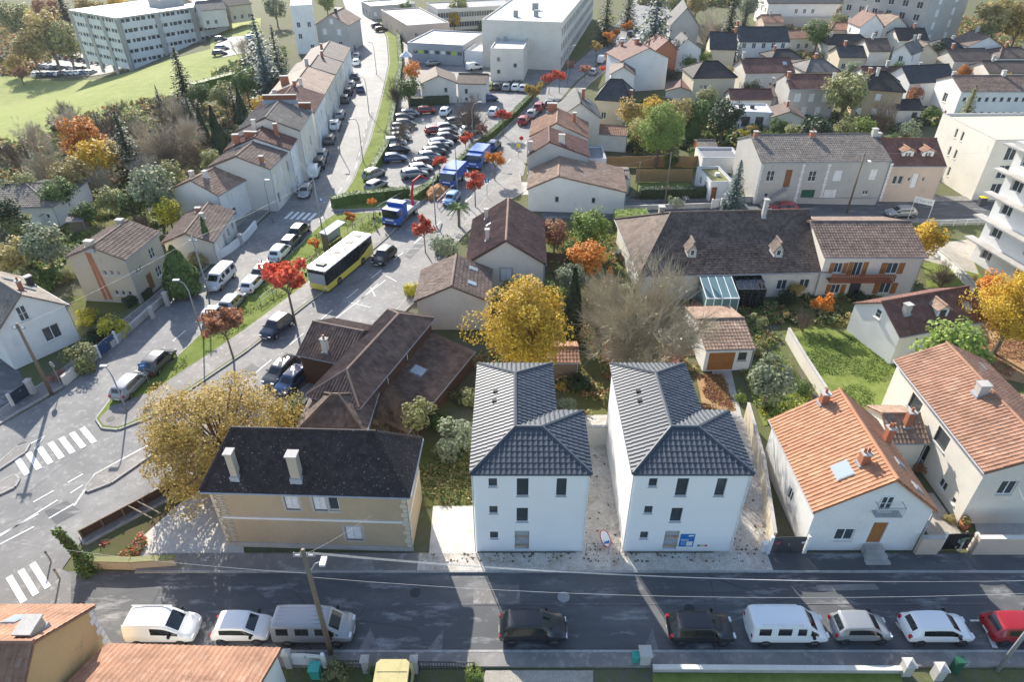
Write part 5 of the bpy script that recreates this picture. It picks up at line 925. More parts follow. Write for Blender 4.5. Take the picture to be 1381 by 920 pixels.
PROTO = {'round': [P_round(i) for i in (1, 2, 3)], 'fine': [P_round(11, 34000, .0135, .78, .48, .48, 120)], 'fine2': [P_round(14, 20000, .0135, .38, .60, .40, 70)], 'sparse': [P_sparse(i) for i in (4, 5, 6)], 'bigbare': [P_bare(21, 12, 6, .23, .011, .62, (3, 3))], 'bare': [P_bare(22, 6, 5, .25, .012), P_bare(23, 7, 5, .24, .012, .9)], 'conifer': [P_conifer(31), P_conifer(32, 26, .30, .35)],
         'cedar': [P_conifer(33, 22, .36, .12, 9, .06)], 'column': [P_column(41)], 'cone': [P_column(42, .30, 3000, .045)], 'shrub': [P_shrub(i) for i in (51, 52, 53)], 'palm': [P_palm(61)]}
LOOK = {'round': 'leafy tree', 'fine': 'broad tree', 'fine2': 'broad tree', 'sparse': 'thinning tree', 'bigbare': 'bare tree', 'bare': 'bare tree', 'conifer': 'conifer', 'cedar': 'cedar', 'column': 'columnar tree', 'cone': 'cone shaped evergreen', 'shrub': 'shrub', 'palm': 'palm tree'}
HUE = dict(amber='golden brown', gold='bright yellow', orange='orange', red='red', rust='rust brown', green='green', lime='light green', olive='olive green', dark='dark green', blue='blue green', sage='grey green', ochre='ochre', pinkleaf='pinkish', yellow='yellow', bark='brown twigged', bark_pale='grey twigged', bark_olive='olive twigged')
vi = [0]
STAT = {}
for k_, vr_ in PROTO.items():
    STAT[k_] = []
    for t_, c_ in vr_:
        rr = sorted(math.hypot(v.co.x, v.co.y) for v in c_.vertices); zz = sorted(v.co.z for v in c_.vertices); n_ = len(rr); STAT[k_].append((rr[int(n_ * .94)], zz[int(n_ * .985)], (zz[int(n_ * .03)] + zz[int(n_ * .97)]) / 2))
def tree(kind, cx, cy, rpx, hue, hint, sq=1.0):
    vi[0] += 1; vr = PROTO[kind]; k = vi[0] % len(vr); tm, cmh = vr[k]; r9, z9, zm = STAT[kind][k]; zc, g0 = 2.0, 0.0
    for _ in range(8):
        p = G(cx, cy, g0 + zc); dep = p.y * _c + (CAM_H - p.z) * _s; s = rpx * dep / FPX / r9; zc = zm * s * sq; g0 = terr(p.x, p.y)
    sh = kind == 'shrub'; T = thing('shrub' if sh else 'tree', f"{HUE[hue]} {LOOK[kind]} {hint}", 'shrub' if sh else 'tree', (p.x, p.y, g0), vi[0] * 1.7)
    for nm, me in (('stem' if sh else 'trunk', tm), ('foliage' if sh else 'crown', cmh)):
        o = ob(nm, me, T); o.scale = (s, s, s * sq)
        if nm in ('crown', 'foliage') or kind in ('bare', 'bigbare'): o.material_slots[0].link = 'OBJECT'; o.material_slots[0].material = MATS[hue if hue.startswith('bark') else 'leaf_' + hue]
    return T
for a in [
  ('fine', 292, 580, 98, 'amber', 'with wide crown left of the beige house'), ('shrub', 386, 556, 27, 'green', 'behind the wide golden brown tree'), ('fine2', 705, 436, 60, 'gold', 'in the gardens behind the first new house'), ('shrub', 540, 577, 11, 'gold', 'beside the brown pyramid roof'), ('bare', 522, 562, 34, 'bark', 'against the brown tiled lean-to'),
  ('shrub', 612, 588, 32, 'sage', 'beside the left wall of the first new house'), ('shrub', 628, 533, 20, 'olive', 'at the corner of the lean-to range'), ('shrub', 590, 566, 18, 'green', 'below the mossy lean-to roof'), ('column', 773, 412, 13, 'dark', 'right of the bright yellow tree', .95), ('bigbare', 868, 428, 78, 'bark_olive', 'filling the garden below the huge mauve roof'), ('bare', 808, 402, 36, 'bark_olive', 'left of the biggest bare tree'),
  ('column', 822, 376, 8, 'orange', 'between the bare trees and mauve roof', .5), ('round', 793, 346, 25, 'orange', 'in the garden left of the mauve roof'), ('round', 796, 304, 24, 'lime', 'by the gate on the back street'), ('round', 748, 312, 19, 'rust', 'behind the weathered red brown roof'), ('shrub', 768, 340, 14, 'green', 'in the middle garden beside the steps'), ('shrub', 712, 375, 22, 'olive', 'at the foot of the weathered gable'), ('shrub', 830, 478, 24, 'rust', 'behind the second new house'), ('shrub', 905, 482, 20, 'pinkleaf', 'beside the white garage'), ('shrub', 782, 517, 20, 'dark', 'in the gap between the new roofs'), ('shrub', 764, 548, 15, 'sage', 'right of the first slate grey roof'), ('shrub', 756, 520, 9, 'gold', 'peeping out behind the first slate roof'), ('shrub', 870, 462, 22, 'olive', 'under the biggest bare tree'),
  ('round', 1040, 510, 30, 'sage', 'on the small lawn by the concrete drive'), ('shrub', 1083, 519, 14, 'green', 'against the garden wall by the lawn'), ('bare', 1086, 432, 15, 'bark', 'at the top of the sunny lawn'), ('sparse', 1112, 408, 14, 'orange', 'on the shaded lawn below cream house'), ('shrub', 1156, 428, 13, 'ochre', 'at the corner of the sunny lawn'), ('shrub', 1022, 432, 16, 'olive', 'beside the dark framed conservatory'), ('shrub', 1063, 402, 15, 'dark', 'below the long mauve house'), ('shrub', 1136, 398, 8, 'lime', 'in front of the balcony house'), ('shrub', 1160, 400, 12, 'dark', 'under the orange shutters'), ('shrub', 1060, 425, 9, 'ochre', 'between conservatory and lawn'),
  ('round', 1290, 466, 40, 'lime', 'behind the cream terracotta house'), ('shrub', 1238, 460, 14, 'lime', 'at the lawn corner by the maroon cottage'), ('fine2', 1372, 412, 46, 'gold', 'with orange tints at the right edge'), ('round', 1345, 388, 22, 'orange', 'below the apartment balconies'), ('round', 1251, 320, 22, 'gold', 'at the end of the back street railing'), ('bare', 1276, 368, 16, 'bark', 'on the sloping lawn'), ('shrub', 1310, 374, 9, 'ochre', 'at the foot of the apartment block'), ('shrub', 1240, 628, 13, 'rust', 'between the orange and terracotta roofs'), ('shrub', 1282, 700, 8, 'ochre', 'in the yard behind the garden gate'), ('shrub', 1000, 535, 10, 'lime', 'at the edge of the drive'), ('shrub', 1066, 500, 10, 'olive', 'along the white garden wall'),
  ('shrub', 640, 910, 14, 'lime', 'at the bottom edge beside the dark railing'), ('shrub', 456, 906, 20, 'olive', 'behind the near fence by the pole'), ('shrub', 505, 912, 16, 'green', 'beside the khaki van'),
  ('shrub', 148, 442, 20, 'yellow', 'in front of the stone house garden'), ('shrub', 114, 428, 16, 'yellow', 'against the pale blue white house'), ('shrub', 130, 452, 18, 'dark', 'between the two yellow shrubs'), ('shrub', 106, 482, 24, 'olive', 'on the front wall of the left house'), ('shrub', 76, 506, 12, 'pinkleaf', 'beside the leaning pole'), ('cone', 241, 366, 22, 'green', 'beside the stone house'), ('shrub', 264, 352, 16, 'ochre', 'against the white bungalow gable'), ('column', 279, 322, 6.5, 'green', 'covered in ivy by the white bungalow', 1.05),
  ('round', 58, 328, 28, 'sage', 'beyond the stone house'), ('round', 14, 345, 24, 'ochre', 'at the left edge'), ('round', 4, 288, 24, 'dark', 'beside the low white hall'), ('shrub', 62, 372, 24, 'green', 'behind the pale blue white house'), ('shrub', 88, 372, 14, 'olive', 'left of the stone gable'), ('round', 226, 284, 19, 'yellow', 'between the white houses on the left'), ('round', 175, 274, 18, 'green', 'in the garden above the stone house'), ('round', 205, 250, 30, 'sage', 'behind the pink brown roof'), ('round', 150, 268, 18, 'olive', 'right of the low white hall'), ('shrub', 130, 312, 14, 'olive', 'in the garden beside the open shelter'), ('shrub', 245, 275, 14, 'sage', 'against the white two storey house'),
  ('sparse', 384, 371, 30, 'red', 'biggest on the grass island by the bus'), ('sparse', 300, 432, 27, 'rust', 'on the grass island near parked cars'), ('sparse', 473, 291, 8, 'orange', 'youngest, on the lawn above the bus shelter'), ('sparse', 424, 328, 8, 'orange', 'left of the bus shelter'), ('sparse', 502, 272, 7, 'orange', 'right of the bus shelter'), ('sparse', 571, 305, 15, 'red', 'on the pavement in front of the blue truck'), ('shrub', 600, 328, 22, 'sage', 'beside the white roadside house'), ('palm', 618, 282, 15, 'green', 'beside the weathered red brown roof'), ('shrub', 556, 390, 13, 'yellow', 'at the front of the roadside house'),
  ('sparse', 640, 244, 14, 'red', 'on the right of the avenue by the blue van'), ('sparse', 667, 213, 13, 'orange', 'opposite the second blue van'), ('sparse', 592, 216, 10, 'red', 'on the verge before the car park rows'), ('sparse', 628, 186, 9, 'red', 'on the verge middle of the car park'), ('sparse', 650, 173, 9, 'pinkleaf', 'on the verge beyond the middle of the car park'), ('sparse', 678, 153, 11, 'red', 'at the far end of the car park verge'), ('sparse', 721, 120, 12, 'amber', 'at the car park entrance'), ('sparse', 741, 104, 9, 'red', 'left of a red pair on the avenue'), ('sparse', 755, 100, 9, 'red', 'right of a red pair on the avenue'), ('sparse', 769, 86, 7, 'pinkleaf', 'just past the red pair on the avenue'), ('sparse', 790, 92, 8, 'pinkleaf', 'on the right side of the avenue'), ('sparse', 805, 61, 8, 'amber', 'in front of the white slab building'), ('sparse', 822, 49, 8, 'orange', 'farther along the white slab building'), ('sparse', 831, 43, 7, 'orange', 'second to last along the avenue'), ('sparse', 847, 33, 7, 'orange', 'last along the avenue'), ('sparse', 823, 79, 7, 'orange', 'before the big white gable'), ('sparse', 815, 92, 6, 'red', 'by the white van on the avenue'),
  ('shrub', 78, 168, 15, 'dark', 'at the edge of the meadow'), ('bare', 90, 148, 18, 'bark', 'standing on the meadow edge'), ('round', 110, 184, 27, 'orange', 'brightest at the foot of the meadow'), ('round', 126, 210, 24, 'gold', 'below the orange tree of the meadow'), ('bare', 150, 166, 26, 'bark', 'in the wood at the foot of the meadow'), ('conifer', 170, 200, 20, 'dark', 'in the middle of the left wood'), ('bare', 205, 190, 30, 'bark_pale', 'in the left wood beside the conifer'), ('bare', 246, 178, 30, 'bark_pale', 'at the right end of the left wood'), ('bare', 60, 220, 30, 'bark_olive', 'lowest in the left wood'), ('bare', 18, 205, 26, 'bark', 'slender at the left edge'), ('conifer', 42, 222, 12, 'dark', 'small in the left wood'), ('bare', 196, 225, 24, 'bark_pale', 'behind the pink brown roof'), ('round', 92, 235, 22, 'ochre', 'behind the low white hall'), ('round', 30, 250, 20, 'olive', 'left of the low white hall'), ('bare', 225, 160, 20, 'bark', 'above the cypresses of the left wood'),
  ('conifer', 245, 108, 17, 'dark', 'tall on the far side of the meadow'), ('conifer', 213, 130, 7, 'dark', 'small on the meadow slope'), ('conifer', 356, 92, 20, 'blue', 'tall beside the white tower block'), ('conifer', 372, 72, 16, 'dark', 'behind the first terraced roofs'), ('cedar', 350, 70, 26, 'blue', 'wide behind the terraced houses'), ('column', 272, 172, 7, 'dark', 'left of a cypress pair', .8), ('column', 288, 164, 6, 'dark', 'right of a cypress pair', .8), ('cone', 298, 192, 16, 'dark', 'below the cypress pair'), ('column', 326, 150, 8, 'dark', 'beside the zinc mansard roof', .8), ('round', 380, 115, 16, 'dark', 'against the terraced houses'), ('round', 300, 128, 17, 'olive', 'in the gardens beyond the cypresses'), ('round', 330, 108, 18, 'green', 'behind the garden hedge'), ('round', 350, 142, 12, 'gold', 'small behind the mansard house'), ('round', 268, 126, 15, 'green', 'near the tall spruce'), ('bare', 325, 62, 16, 'bark_pale', 'at the corner of the far car park'), ('conifer', 315, 142, 12, 'dark', 'in the gardens beside the mansard house'), ('round', 340, 160, 12, 'sage', 'close behind the brick stacks'),
  ('round', 62, 42, 28, 'ochre', 'left of the office block'), ('round', 86, 52, 24, 'olive', 'close to the office block'), ('round', 40, 62, 20, 'ochre', 'above the pond'), ('conifer', 84, 8, 13, 'dark', 'behind the office block'), ('round', 22, 24, 22, 'olive', 'in the top left corner'), ('round', 120, 12, 18, 'amber', 'behind the office block left end'), ('round', 18, 84, 10, 'amber', 'beside the pond'), ('round', 60, 10, 16, 'rust', 'at the top beyond the office block'), ('round', 158, 4, 14, 'gold', 'far beyond the office block'), ('round', 205, 4, 14, 'amber', 'far behind the office roof'), ('conifer', 262, 14, 11, 'dark', 'beside the far red villa'), ('round', 26, 98, 9, 'rust', 'at the corner of the small car park'),
  ('round', 556, 94, 12, 'orange', 'beside the white gazebo'), ('round', 550, 118, 15, 'green', 'on the bank above the car park'), ('bare', 534, 120, 15, 'bark', 'on the bank beside the street'), ('bare', 536, 176, 20, 'bark', 'at the head of the car park row'), ('bare', 632, 152, 24, 'bark', 'in the middle of the car park'), ('bare', 565, 36, 13, 'bark', 'in front of the brick school wing'), ('round', 612, 24, 8, 'gold', 'on the school lawn'), ('shrub', 650, 36, 8, 'green', 'clipped round on the school lawn'), ('shrub', 668, 46, 7, 'ochre', 'beside the school lawn'), ('shrub', 690, 112, 7, 'dark', 'potted left of the school block'), ('shrub', 700, 112, 6, 'green', 'potted right of the school block'),
  ('cedar', 884, 34, 30, 'blue', 'towering over the avenue'), ('conifer', 818, 24, 17, 'dark', 'behind the white slab building'), ('cedar', 848, 12, 14, 'dark', 'far up the avenue'), ('bare', 960, 34, 22, 'bark_pale', 'beside the chapel like house'), ('conifer', 984, 36, 15, 'dark', 'left of two firs behind slate roofs'), ('conifer', 1003, 32, 12, 'dark', 'right of two firs behind slate roofs'), ('conifer', 991, 62, 11, 'blue', 'in front of the long white house'), ('round', 952, 78, 9, 'lime', 'below the white slate house'), ('shrub', 988, 76, 8, 'lime', 'clipped before the long white house'), ('shrub', 905, 100, 12, 'dark', 'beside the big white gable'),
  ('fine2', 890, 172, 32, 'lime', 'tallest in the gardens above the wooden fence'), ('round', 918, 150, 20, 'ochre', 'behind the tallest garden tree'), ('round', 883, 145, 16, 'gold', 'behind the gardens'), ('round', 942, 152, 18, 'green', 'right of the ochre garden tree'), ('cone', 935, 170, 11, 'green', 'in the walled garden'), ('round', 852, 150, 18, 'amber', 'beside the ochre mansard house'), ('round', 978, 155, 22, 'dark', 'left of the flat white roof'), ('shrub', 936, 206, 10, 'green', 'round beside the wooden shed'), ('shrub', 842, 172, 12, 'green', 'beside the pantile outhouse'), ('shrub', 850, 196, 10, 'dark', 'behind the long wooden fence'), ('conifer', 993, 252, 15, 'blue', 'in front of the stone terrace'), ('shrub', 912, 272, 12, 'sage', 'at the edge of the back street'), ('shrub', 857, 262, 8, 'sage', 'clipped ball beside the hedge'), ('shrub', 1014, 175, 9, 'amber', 'behind the moss roofed cabin'), ('shrub', 870, 185, 14, 'rust', 'under the tallest garden tree'), ('shrub', 1002, 180, 10, 'yellow', 'behind the stone terrace left end'),
  ('round', 1143, 122, 26, 'olive', 'tall beside the shuttered stone house'), ('round', 1100, 178, 24, 'dark', 'behind the stone terrace roof'), ('round', 1070, 182, 15, 'olive', 'left behind the stone terrace roof'), ('shrub', 1125, 182, 14, 'ochre', 'in the gardens above the stone terrace'), ('round', 1168, 172, 15, 'lime', 'behind the right end of the stone terrace'), ('bare', 1192, 158, 22, 'bark', 'in front of the tan house'), ('round', 1105, 42, 16, 'green', 'among the dark roofs'), ('shrub', 1085, 58, 9, 'ochre', 'left of the dark roofs'), ('round', 1186, 10, 15, 'orange', 'beside the white villas'), ('shrub', 1118, 64, 8, 'yellow', 'below the dark roofed terrace'), ('round', 1266, 66, 12, 'dark', 'among the roofs below the tower'), ('shrub', 1244, 82, 11, 'rust', 'beside the cream gable'), ('conifer', 1305, 148, 13, 'olive', 'before the long white apartment house'), ('shrub', 1288, 152, 12, 'pinkleaf', 'next to the conifer'), ('shrub', 1258, 152, 13, 'green', 'behind the pink house'), ('shrub', 1240, 165, 11, 'dark', 'in the garden behind the pink house'),
  ('round', 1348, 18, 26, 'ochre', 'in the top right corner'), ('round', 1378, 26, 22, 'amber', 'at the right edge near the top'), ('conifer', 1280, 36, 9, 'dark', 'at the foot of the tower'), ('shrub', 1268, 236, 10, 'olive', 'beside the pink house'), ('shrub', 1200, 250, 9, 'rust', 'in front of the pink house'), ('round', 1330, 45, 14, 'olive', 'below the top right corner'), ('round', 1135, 10, 12, 'amber', 'beside the railway building'), ('round', 1300, 96, 9, 'orange', 'among the roofs near the right edge'), ('round', 1060, 70, 8, 'amber', 'before the black slate house'), ('shrub', 1150, 50, 7, 'sage', 'among the black roofs'), ('round', 1210, 92, 9, 'green', 'between the maroon and brown roofs'),
  ('round', 560, 560, 22, 'olive', 'in the corner behind the pyramid roof'), ('round', 690, 392, 20, 'olive', 'behind the bright yellow tree'), ('shrub', 740, 470, 22, 'rust', 'right of the bright yellow tree'), ('round', 770, 372, 18, 'sage', 'above the dark columnar tree'), ('shrub', 838, 420, 24, 'olive', 'left side under the biggest bare tree'), ('shrub', 915, 440, 22, 'ochre', 'right side under the biggest bare tree'), ('shrub', 940, 415, 12, 'pinkleaf', 'before the pale green conservatory'), ('round', 990, 440, 14, 'sage', 'beside the garage roof'), ('shrub', 1025, 470, 15, 'olive', 'right of the white garage'), ('shrub', 1035, 545, 12, 'green', 'in the small garden by the drive'), ('round', 1075, 390, 10, 'amber', 'against the long mauve house'), ('shrub', 1190, 420, 12, 'olive', 'left of the maroon cottage'), ('shrub', 1015, 395, 10, 'green', 'beside the conservatory terrace'), ('shrub', 1165, 445, 10, 'rust', 'at the lower garden border'),
  ('round', 1040, 190, 12, 'green', 'behind the gable of the stone terrace'), ('round', 1140, 175, 16, 'olive', 'in the gardens right of the dark tree'), ('round', 1225, 175, 14, 'sage', 'behind the pink house roof'), ('round', 905, 195, 14, 'olive', 'right of the tallest garden tree trunk'), ('round', 865, 172, 16, 'ochre', 'left of the tallest garden tree'), ('round', 955, 130, 14, 'olive', 'below the beige square house'), ('round', 1015, 120, 12, 'dark', 'left of the maroon long roof'), ('round', 1085, 110, 9, 'olive', 'beside the grey hipped house'), ('round', 1235, 125, 11, 'rust', 'right of the tan house'), ('round', 1150, 95, 12, 'sage', 'above the tan house'), ('round', 980, 100, 12, 'ochre', 'right of the beige square house'), ('round', 930, 84, 10, 'green', 'below the chapel like house'), ('round', 1130, 30, 12, 'olive', 'below the railway building'), ('round', 1240, 42, 11, 'olive', 'left of the grey tower'), ('round', 1360, 110, 10, 'amber', 'before the low brown roof'),
  ('round', 620, 8, 14, 'olive', 'behind the school roofs'), ('round', 700, 2, 14, 'amber', 'beyond the slab building'), ('round', 910, 4, 14, 'olive', 'at the top behind the chapel like house'), ('round', 940, 2, 14, 'ochre', 'at the top right of the chapel like house'), ('round', 1010, 6, 14, 'sage', 'at the top left of the railway building'), ('round', 440, 2, 12, 'olive', 'at the top of the left street'), ('round', 370, 8, 14, 'sage', 'at the top beside the white tower block'), ('round', 548, 10, 9, 'green', 'at the head of the green bank'), ('bare', 100, 160, 22, 'bark_pale', 'right of the meadow shrub'), ('bare', 230, 205, 24, 'bark', 'between the left wood and the white houses'), ('bare', 130, 240, 22, 'bark_pale', 'above the round green garden tree'), ('round', 20, 300, 18, 'olive', 'below the low white hall'), ('round', 330, 182, 12, 'olive', 'beside the terraced roofs'),
  ('round', 140, 205, 20, 'ochre', 'behind the yellow tree of the left wood'), ('round', 185, 165, 18, 'olive', 'on the meadow side of the left wood'), ('conifer', 135, 178, 12, 'dark', 'left of the tallest wood conifer'), ('bare', 265, 205, 22, 'bark', 'above the white two storey house'), ('round', 225, 235, 18, 'olive', 'between the bare trees and white houses'), ('bare', 40, 180, 22, 'bark_pale', 'at the left meadow corner'), ('round', 75, 260, 20, 'green', 'behind the ridge of the low white hall'), ('round', 115, 285, 15, 'green', 'below the right end of the low white hall'), ('round', 30, 375, 16, 'olive', 'behind the pale blue white house ridge'), ('bare', 190, 300, 16, 'bark', 'beside the stone house roof'), ('conifer', 255, 150, 11, 'dark', 'above the cypress pair'), ('round', 285, 215, 14, 'olive', 'at the back of the pink brown roof'), ('bare', 235, 145, 18, 'bark_pale', 'near the small meadow conifer'), ('round', 110, 340, 12, 'sage', 'beside the stone gable top'), ('round', 690, 345, 12, 'olive', 'right of the weathered roof gable'), ('round', 850, 395, 16, 'olive', 'before the lit hip of the mauve roof'), ('round', 745, 395, 16, 'green', 'right of the yellow crown top'), ('round', 905, 215, 10, 'green', 'just behind the long wooden fence'), ('round', 1050, 170, 12, 'green', 'below the flat white roof'), ('round', 1205, 190, 10, 'green', 'above the left end of the pink house')]: tree(*a)
# hedges: a leafy skin over a clipped body
def hedge(label, pts, wd, h, hue, dens=70):
    w = [G(*p) for p in pts]; o0 = w[0]; T = thing('hedge', label, 'hedge', (o0.x, o0.y, 0)); rg = random.Random(len(label)); core, lf = MB(), MB()
    for a, b in zip(w, w[1:]):
        a, b = a - o0, b - o0; L = (b - a).length; u = (b - a) / L; p = V((-u.y, u.x, 0)); core.prism([a - p * wd * .42, b - p * wd * .42, b + p * wd * .42, a + p * wd * .42], 0, h * .94)
        for i in range(int(dens * L * (wd + 2 * h) * .5)):
            t = rg.uniform(0, L); s = rg.uniform(-1, 1 + 2 * h / wd)
            if s < 1: q = a + u * t + p * (s * wd / 2) + V((0, 0, h)); n = V((0, 0, 1))
            else: sg = rg.choice((-1, 1)); q = a + u * t + p * sg * wd / 2 + V((0, 0, rg.uniform(0, h))); n = p * sg
            leafq(lf, q + rv(rg) * .06, (n + rv(rg) * .7).normalized(), rg.uniform(.08, .2), rg)
    core.build('core', 'leaf_' + hue, T); lf.build('foliage', 'leaf_' + hue, T, kind='stuff')
hedge('clipped hedge along the bottom of the car park lawn', [(449, 281), (478, 274), (520, 270), (553, 266)], 1.2, 1.6, 'green', 50); hedge('clipped hedge between the avenue and the car park', [(556, 274), (604, 238), (650, 196), (694, 157), (720, 130)], 1.0, 1.2, 'green', 40); hedge('dark hedge beside the small bright lawn', [(862, 268), (958, 266)], 1.2, 1.6, 'dark', 50); hedge('bright clipped hedge on the near side of the back street', [(828, 306), (872, 304)], 2.2, 2.0, 'lime', 60)
hedge('long dark hedge along the green bank', [(498, 246), (522, 205), (530, 160), (541, 92), (537, 50)], 1.0, 1.6, 'green', 35); hedge('garden hedge behind the cypresses', [(262, 128), (320, 112)], 2, 2.5, 'green', 25); hedge('hedge in front of the car park house', [(552, 142), (606, 140)], 1.5, 1.6, 'dark', 40); hedge('hedge below the left stone house', [(170, 415), (205, 398)], .9, 1.0, 'dark', 50); hedge('low hedge before the cream balcony house', [(1040, 395), (1105, 388)], 1.0, .9, 'dark', 50)
hedge('dark garden hedge right of the moss roofed cabin', [(1000, 200), (1004, 226)], 1.5, 1.8, 'green', 40); hedge('low planting along the stone terrace front', [(1040, 268), (1110, 268)], .8, .8, 'green', 50)
# rough growth nobody could count
def scrub(name, label, poly, n, hues, h=.6, ls=.25, seed=1):
    rg = random.Random(seed); w = [GT(*p) for p in poly]; pl = [(p.x, p.y) for p in w]
    if sum(pl[i][0] * pl[(i + 1) % len(pl)][1] - pl[(i + 1) % len(pl)][0] * pl[i][1] for i in range(len(pl))) < 0: pl.reverse()
    x0, x1, y0, y1 = min(p[0] for p in pl), max(p[0] for p in pl), min(p[1] for p in pl), max(p[1] for p in pl)
    def inpoly(x, y):
        c = False
        for i in range(len(pl)):
            (a, b), (c2, d) = pl[i], pl[i - 1]
            if (b > y) != (d > y) and x < (c2 - a) * (y - b) / (d - b) + a: c = not c
        return c
    mb = MB(); k = 0; t = 0
    while k < n and t < n * 8:
        t += 1; x, y = rg.uniform(x0, x1), rg.uniform(y0, y1)
        if not inpoly(x, y) or noise.noise(V((x * .35, y * .35, seed))) < -.1: continue
        k += 1; hh = h * (.3 + 1.2 * max(0, noise.noise(V((x * .5, y * .5, seed + 9))) + .4)); m = len(mb.f); z = terr(x, y)
        for j in range(4): leafq(mb, V((x + rg.uniform(-.25, .25), y + rg.uniform(-.25, .25), z + rg.uniform(0, hh))), (rv(rg) + V((0, 0, .6))).normalized(), ls * rg.uniform(.5, 1.2), rg)
        mi = rg.randrange(len(hues))
        for q in range(m, len(mb.f)): mb.m[q] = mi
    o = mb.build(name, ['leaf_' + q for q in hues]); o['kind'] = 'stuff'; o['label'] = label; o['category'] = 'ground cover'
scrub('undergrowth', 'rough undergrowth in the gardens behind the new houses', [(640, 480), (700, 470), (770, 440), (850, 470), (940, 470), (945, 505), (845, 500), (840, 560), (770, 562), (745, 500), (640, 560)], 2600, ['rust', 'olive', 'green', 'ochre'], .7, .2, 3)
scrub('undergrowth', 'rough undergrowth in the middle gardens', [(700, 310), (840, 302), (850, 400), (930, 400), (900, 470), (780, 440), (760, 380), (700, 400)], 3000, ['olive', 'green', 'rust', 'lime'], .6, .25, 4)
scrub('undergrowth', 'brambles and fallen leaves in the left wood', [(-20, 190), (60, 185), (130, 150), (230, 130), (300, 120), (370, 110), (330, 190), (240, 240), (130, 270), (-20, 330)], 5500, ['ochre', 'rust', 'olive', 'green', 'sage'], .9, .45, 5)
scrub('undergrowth', 'scrub in the back gardens on the left', [(20, 330), (90, 310), (200, 270), (230, 300), (150, 330), (90, 345), (60, 400), (20, 390)], 3000, ['olive', 'green', 'ochre', 'lime'], .7, .3, 6)
scrub('undergrowth', 'far garden growth between the roofs', [(850, 140), (1000, 130), (1060, 150), (1180, 160), (1290, 150), (1290, 165), (1100, 195), (1000, 200), (850, 210)], 6000, ['olive', 'green', 'ochre', 'dark', 'lime'], 1.0, .5, 7)
scrub('undergrowth', 'far growth between the top roofs', [(950, 40), (1390, 20), (1390, 130), (1230, 140), (1140, 110), (960, 110)], 6000, ['olive', 'green', 'ochre', 'rust'], 1.0, .6, 8)
scrub('undergrowth', 'weeds beside the beige house yard', [(562, 605), (640, 600), (640, 680), (566, 682)], 700, ['olive', 'ochre', 'green'], .3, .14, 9)
scrub('undergrowth', 'wood around the office block', [(-20, 20), (100, 20), (95, 70), (40, 100), (-20, 104)], 4000, ['ochre', 'olive', 'rust'], 2.5, .8, 10)
scrub('undergrowth', 'wood edge behind the meadow', [(300, 90), (340, 80), (385, 66), (390, 110), (300, 118), (262, 122)], 1300, ['olive', 'green', 'sage', 'ochre'], 1.0, .5, 12)
scrub('grass_tufts', 'grass tufts on the island between the roads', [(200, 532), (292, 440), (386, 356), (446, 300), (540, 288), (446, 352), (330, 444), (262, 488)], 3500, ['lime', 'green', 'lime', 'ochre'], .22, .12, 13); scrub('grass_tufts', 'grass tufts on the sunny garden lawn', [(1060, 455), (1100, 444), (1186, 458), (1210, 505), (1194, 555), (1122, 542), (1102, 528)], 2200, ['lime', 'lime', 'green'], .12, .1, 14)
scrub('fallen_leaves', 'fallen leaves over the court at the right edge', [(1300, 435), (1390, 405), (1390, 515), (1312, 498)], 1500, ['pinkleaf', 'rust', 'ochre'], .05, .16, 15); scrub('fallen_leaves', 'fallen leaves on the bed by the drive', [(938, 507), (974, 507), (990, 553), (950, 558)], 900, ['rust', 'pinkleaf', 'amber'], .1, .14, 16)
scrub('far_wood', 'far wood closing the view at the top', [(860, 6), (1030, 10), (1030, -14), (860, -14)], 2500, ['olive', 'sage', 'ochre'], 4.0, 1.0, 31)
scrub('undergrowth', 'garden growth around the conservatory and garage', [(925, 395), (1000, 400), (1060, 420), (1050, 460), (1010, 490), (1000, 440), (935, 440)], 1200, ['olive', 'green', 'rust', 'lime'], .6, .2, 32)
scrub('undergrowth', 'planting along the long mauve house', [(1040, 392), (1240, 380), (1190, 430), (1160, 440), (1060, 440), (1040, 420)], 1300, ['green', 'dark', 'olive', 'ochre'], .5, .2, 33)
scrub('undergrowth', 'small garden plants beside the drive', [(1000, 500), (1050, 475), (1095, 530), (1066, 566), (1030, 570)], 700, ['lime', 'green', 'olive', 'yellow'], .4, .14, 34)
# ------------------------------------------------------------------ vehicles
def shell(st, w):
    """stations rear to front: x, sill, mid, belt, top, top half width, width factor, flag of the interval to the next"""
    mb = MB(); n = 15; pane = [3]; lp = lambda a, b, t: (a[0] + (b[0] - a[0]) * t, a[1] + (b[1] - a[1]) * t)
    for x, zs, zm, zb, zt, wt, wf, fl in st:
        q2, q3 = (w * wf * .985, zb), (wt, zt - .03); h = [(w * wf * .93, zs), (w * wf, zm), q2, lp(q2, q3, .07), lp(q2, q3, .92), q3, (wt * .92, zt), (0, zt + .015)]; ring = [(x, -a, b) for a, b in h] + [(x, a, b) for a, b in h[-2::-1]]; mb.v += ring
    for i in range(len(st) - 1):
        fl = st[i][7]
        for j in range(n - 1):
            a = i * n + j; side = j if j < 7 else 13 - j; mi = 0
            if fl == 'F' and side == 6: mi = 1
            elif fl == 'R' and side == 6: mi = 2
            elif fl in ('w', 'F') and side == 3: mi = pane[0] + (0 if j < 7 else 1)
            mb.f.append((a, a + n, a + n + 1, a + 1)); mb.m.append(mi)
        if fl in ('w', 'F'): pane[0] += 2
        mb.f.append((i * n, i * n + n - 1, (i + 1) * n + n - 1, (i + 1) * n)); mb.m.append(0)
    mb.f.append(tuple(range(n))); mb.m.append(0); k = (len(st) - 1) * n; mb.f.append(tuple(k + j for j in reversed(range(n)))); mb.m.append(0)
    return mb, pane[0]
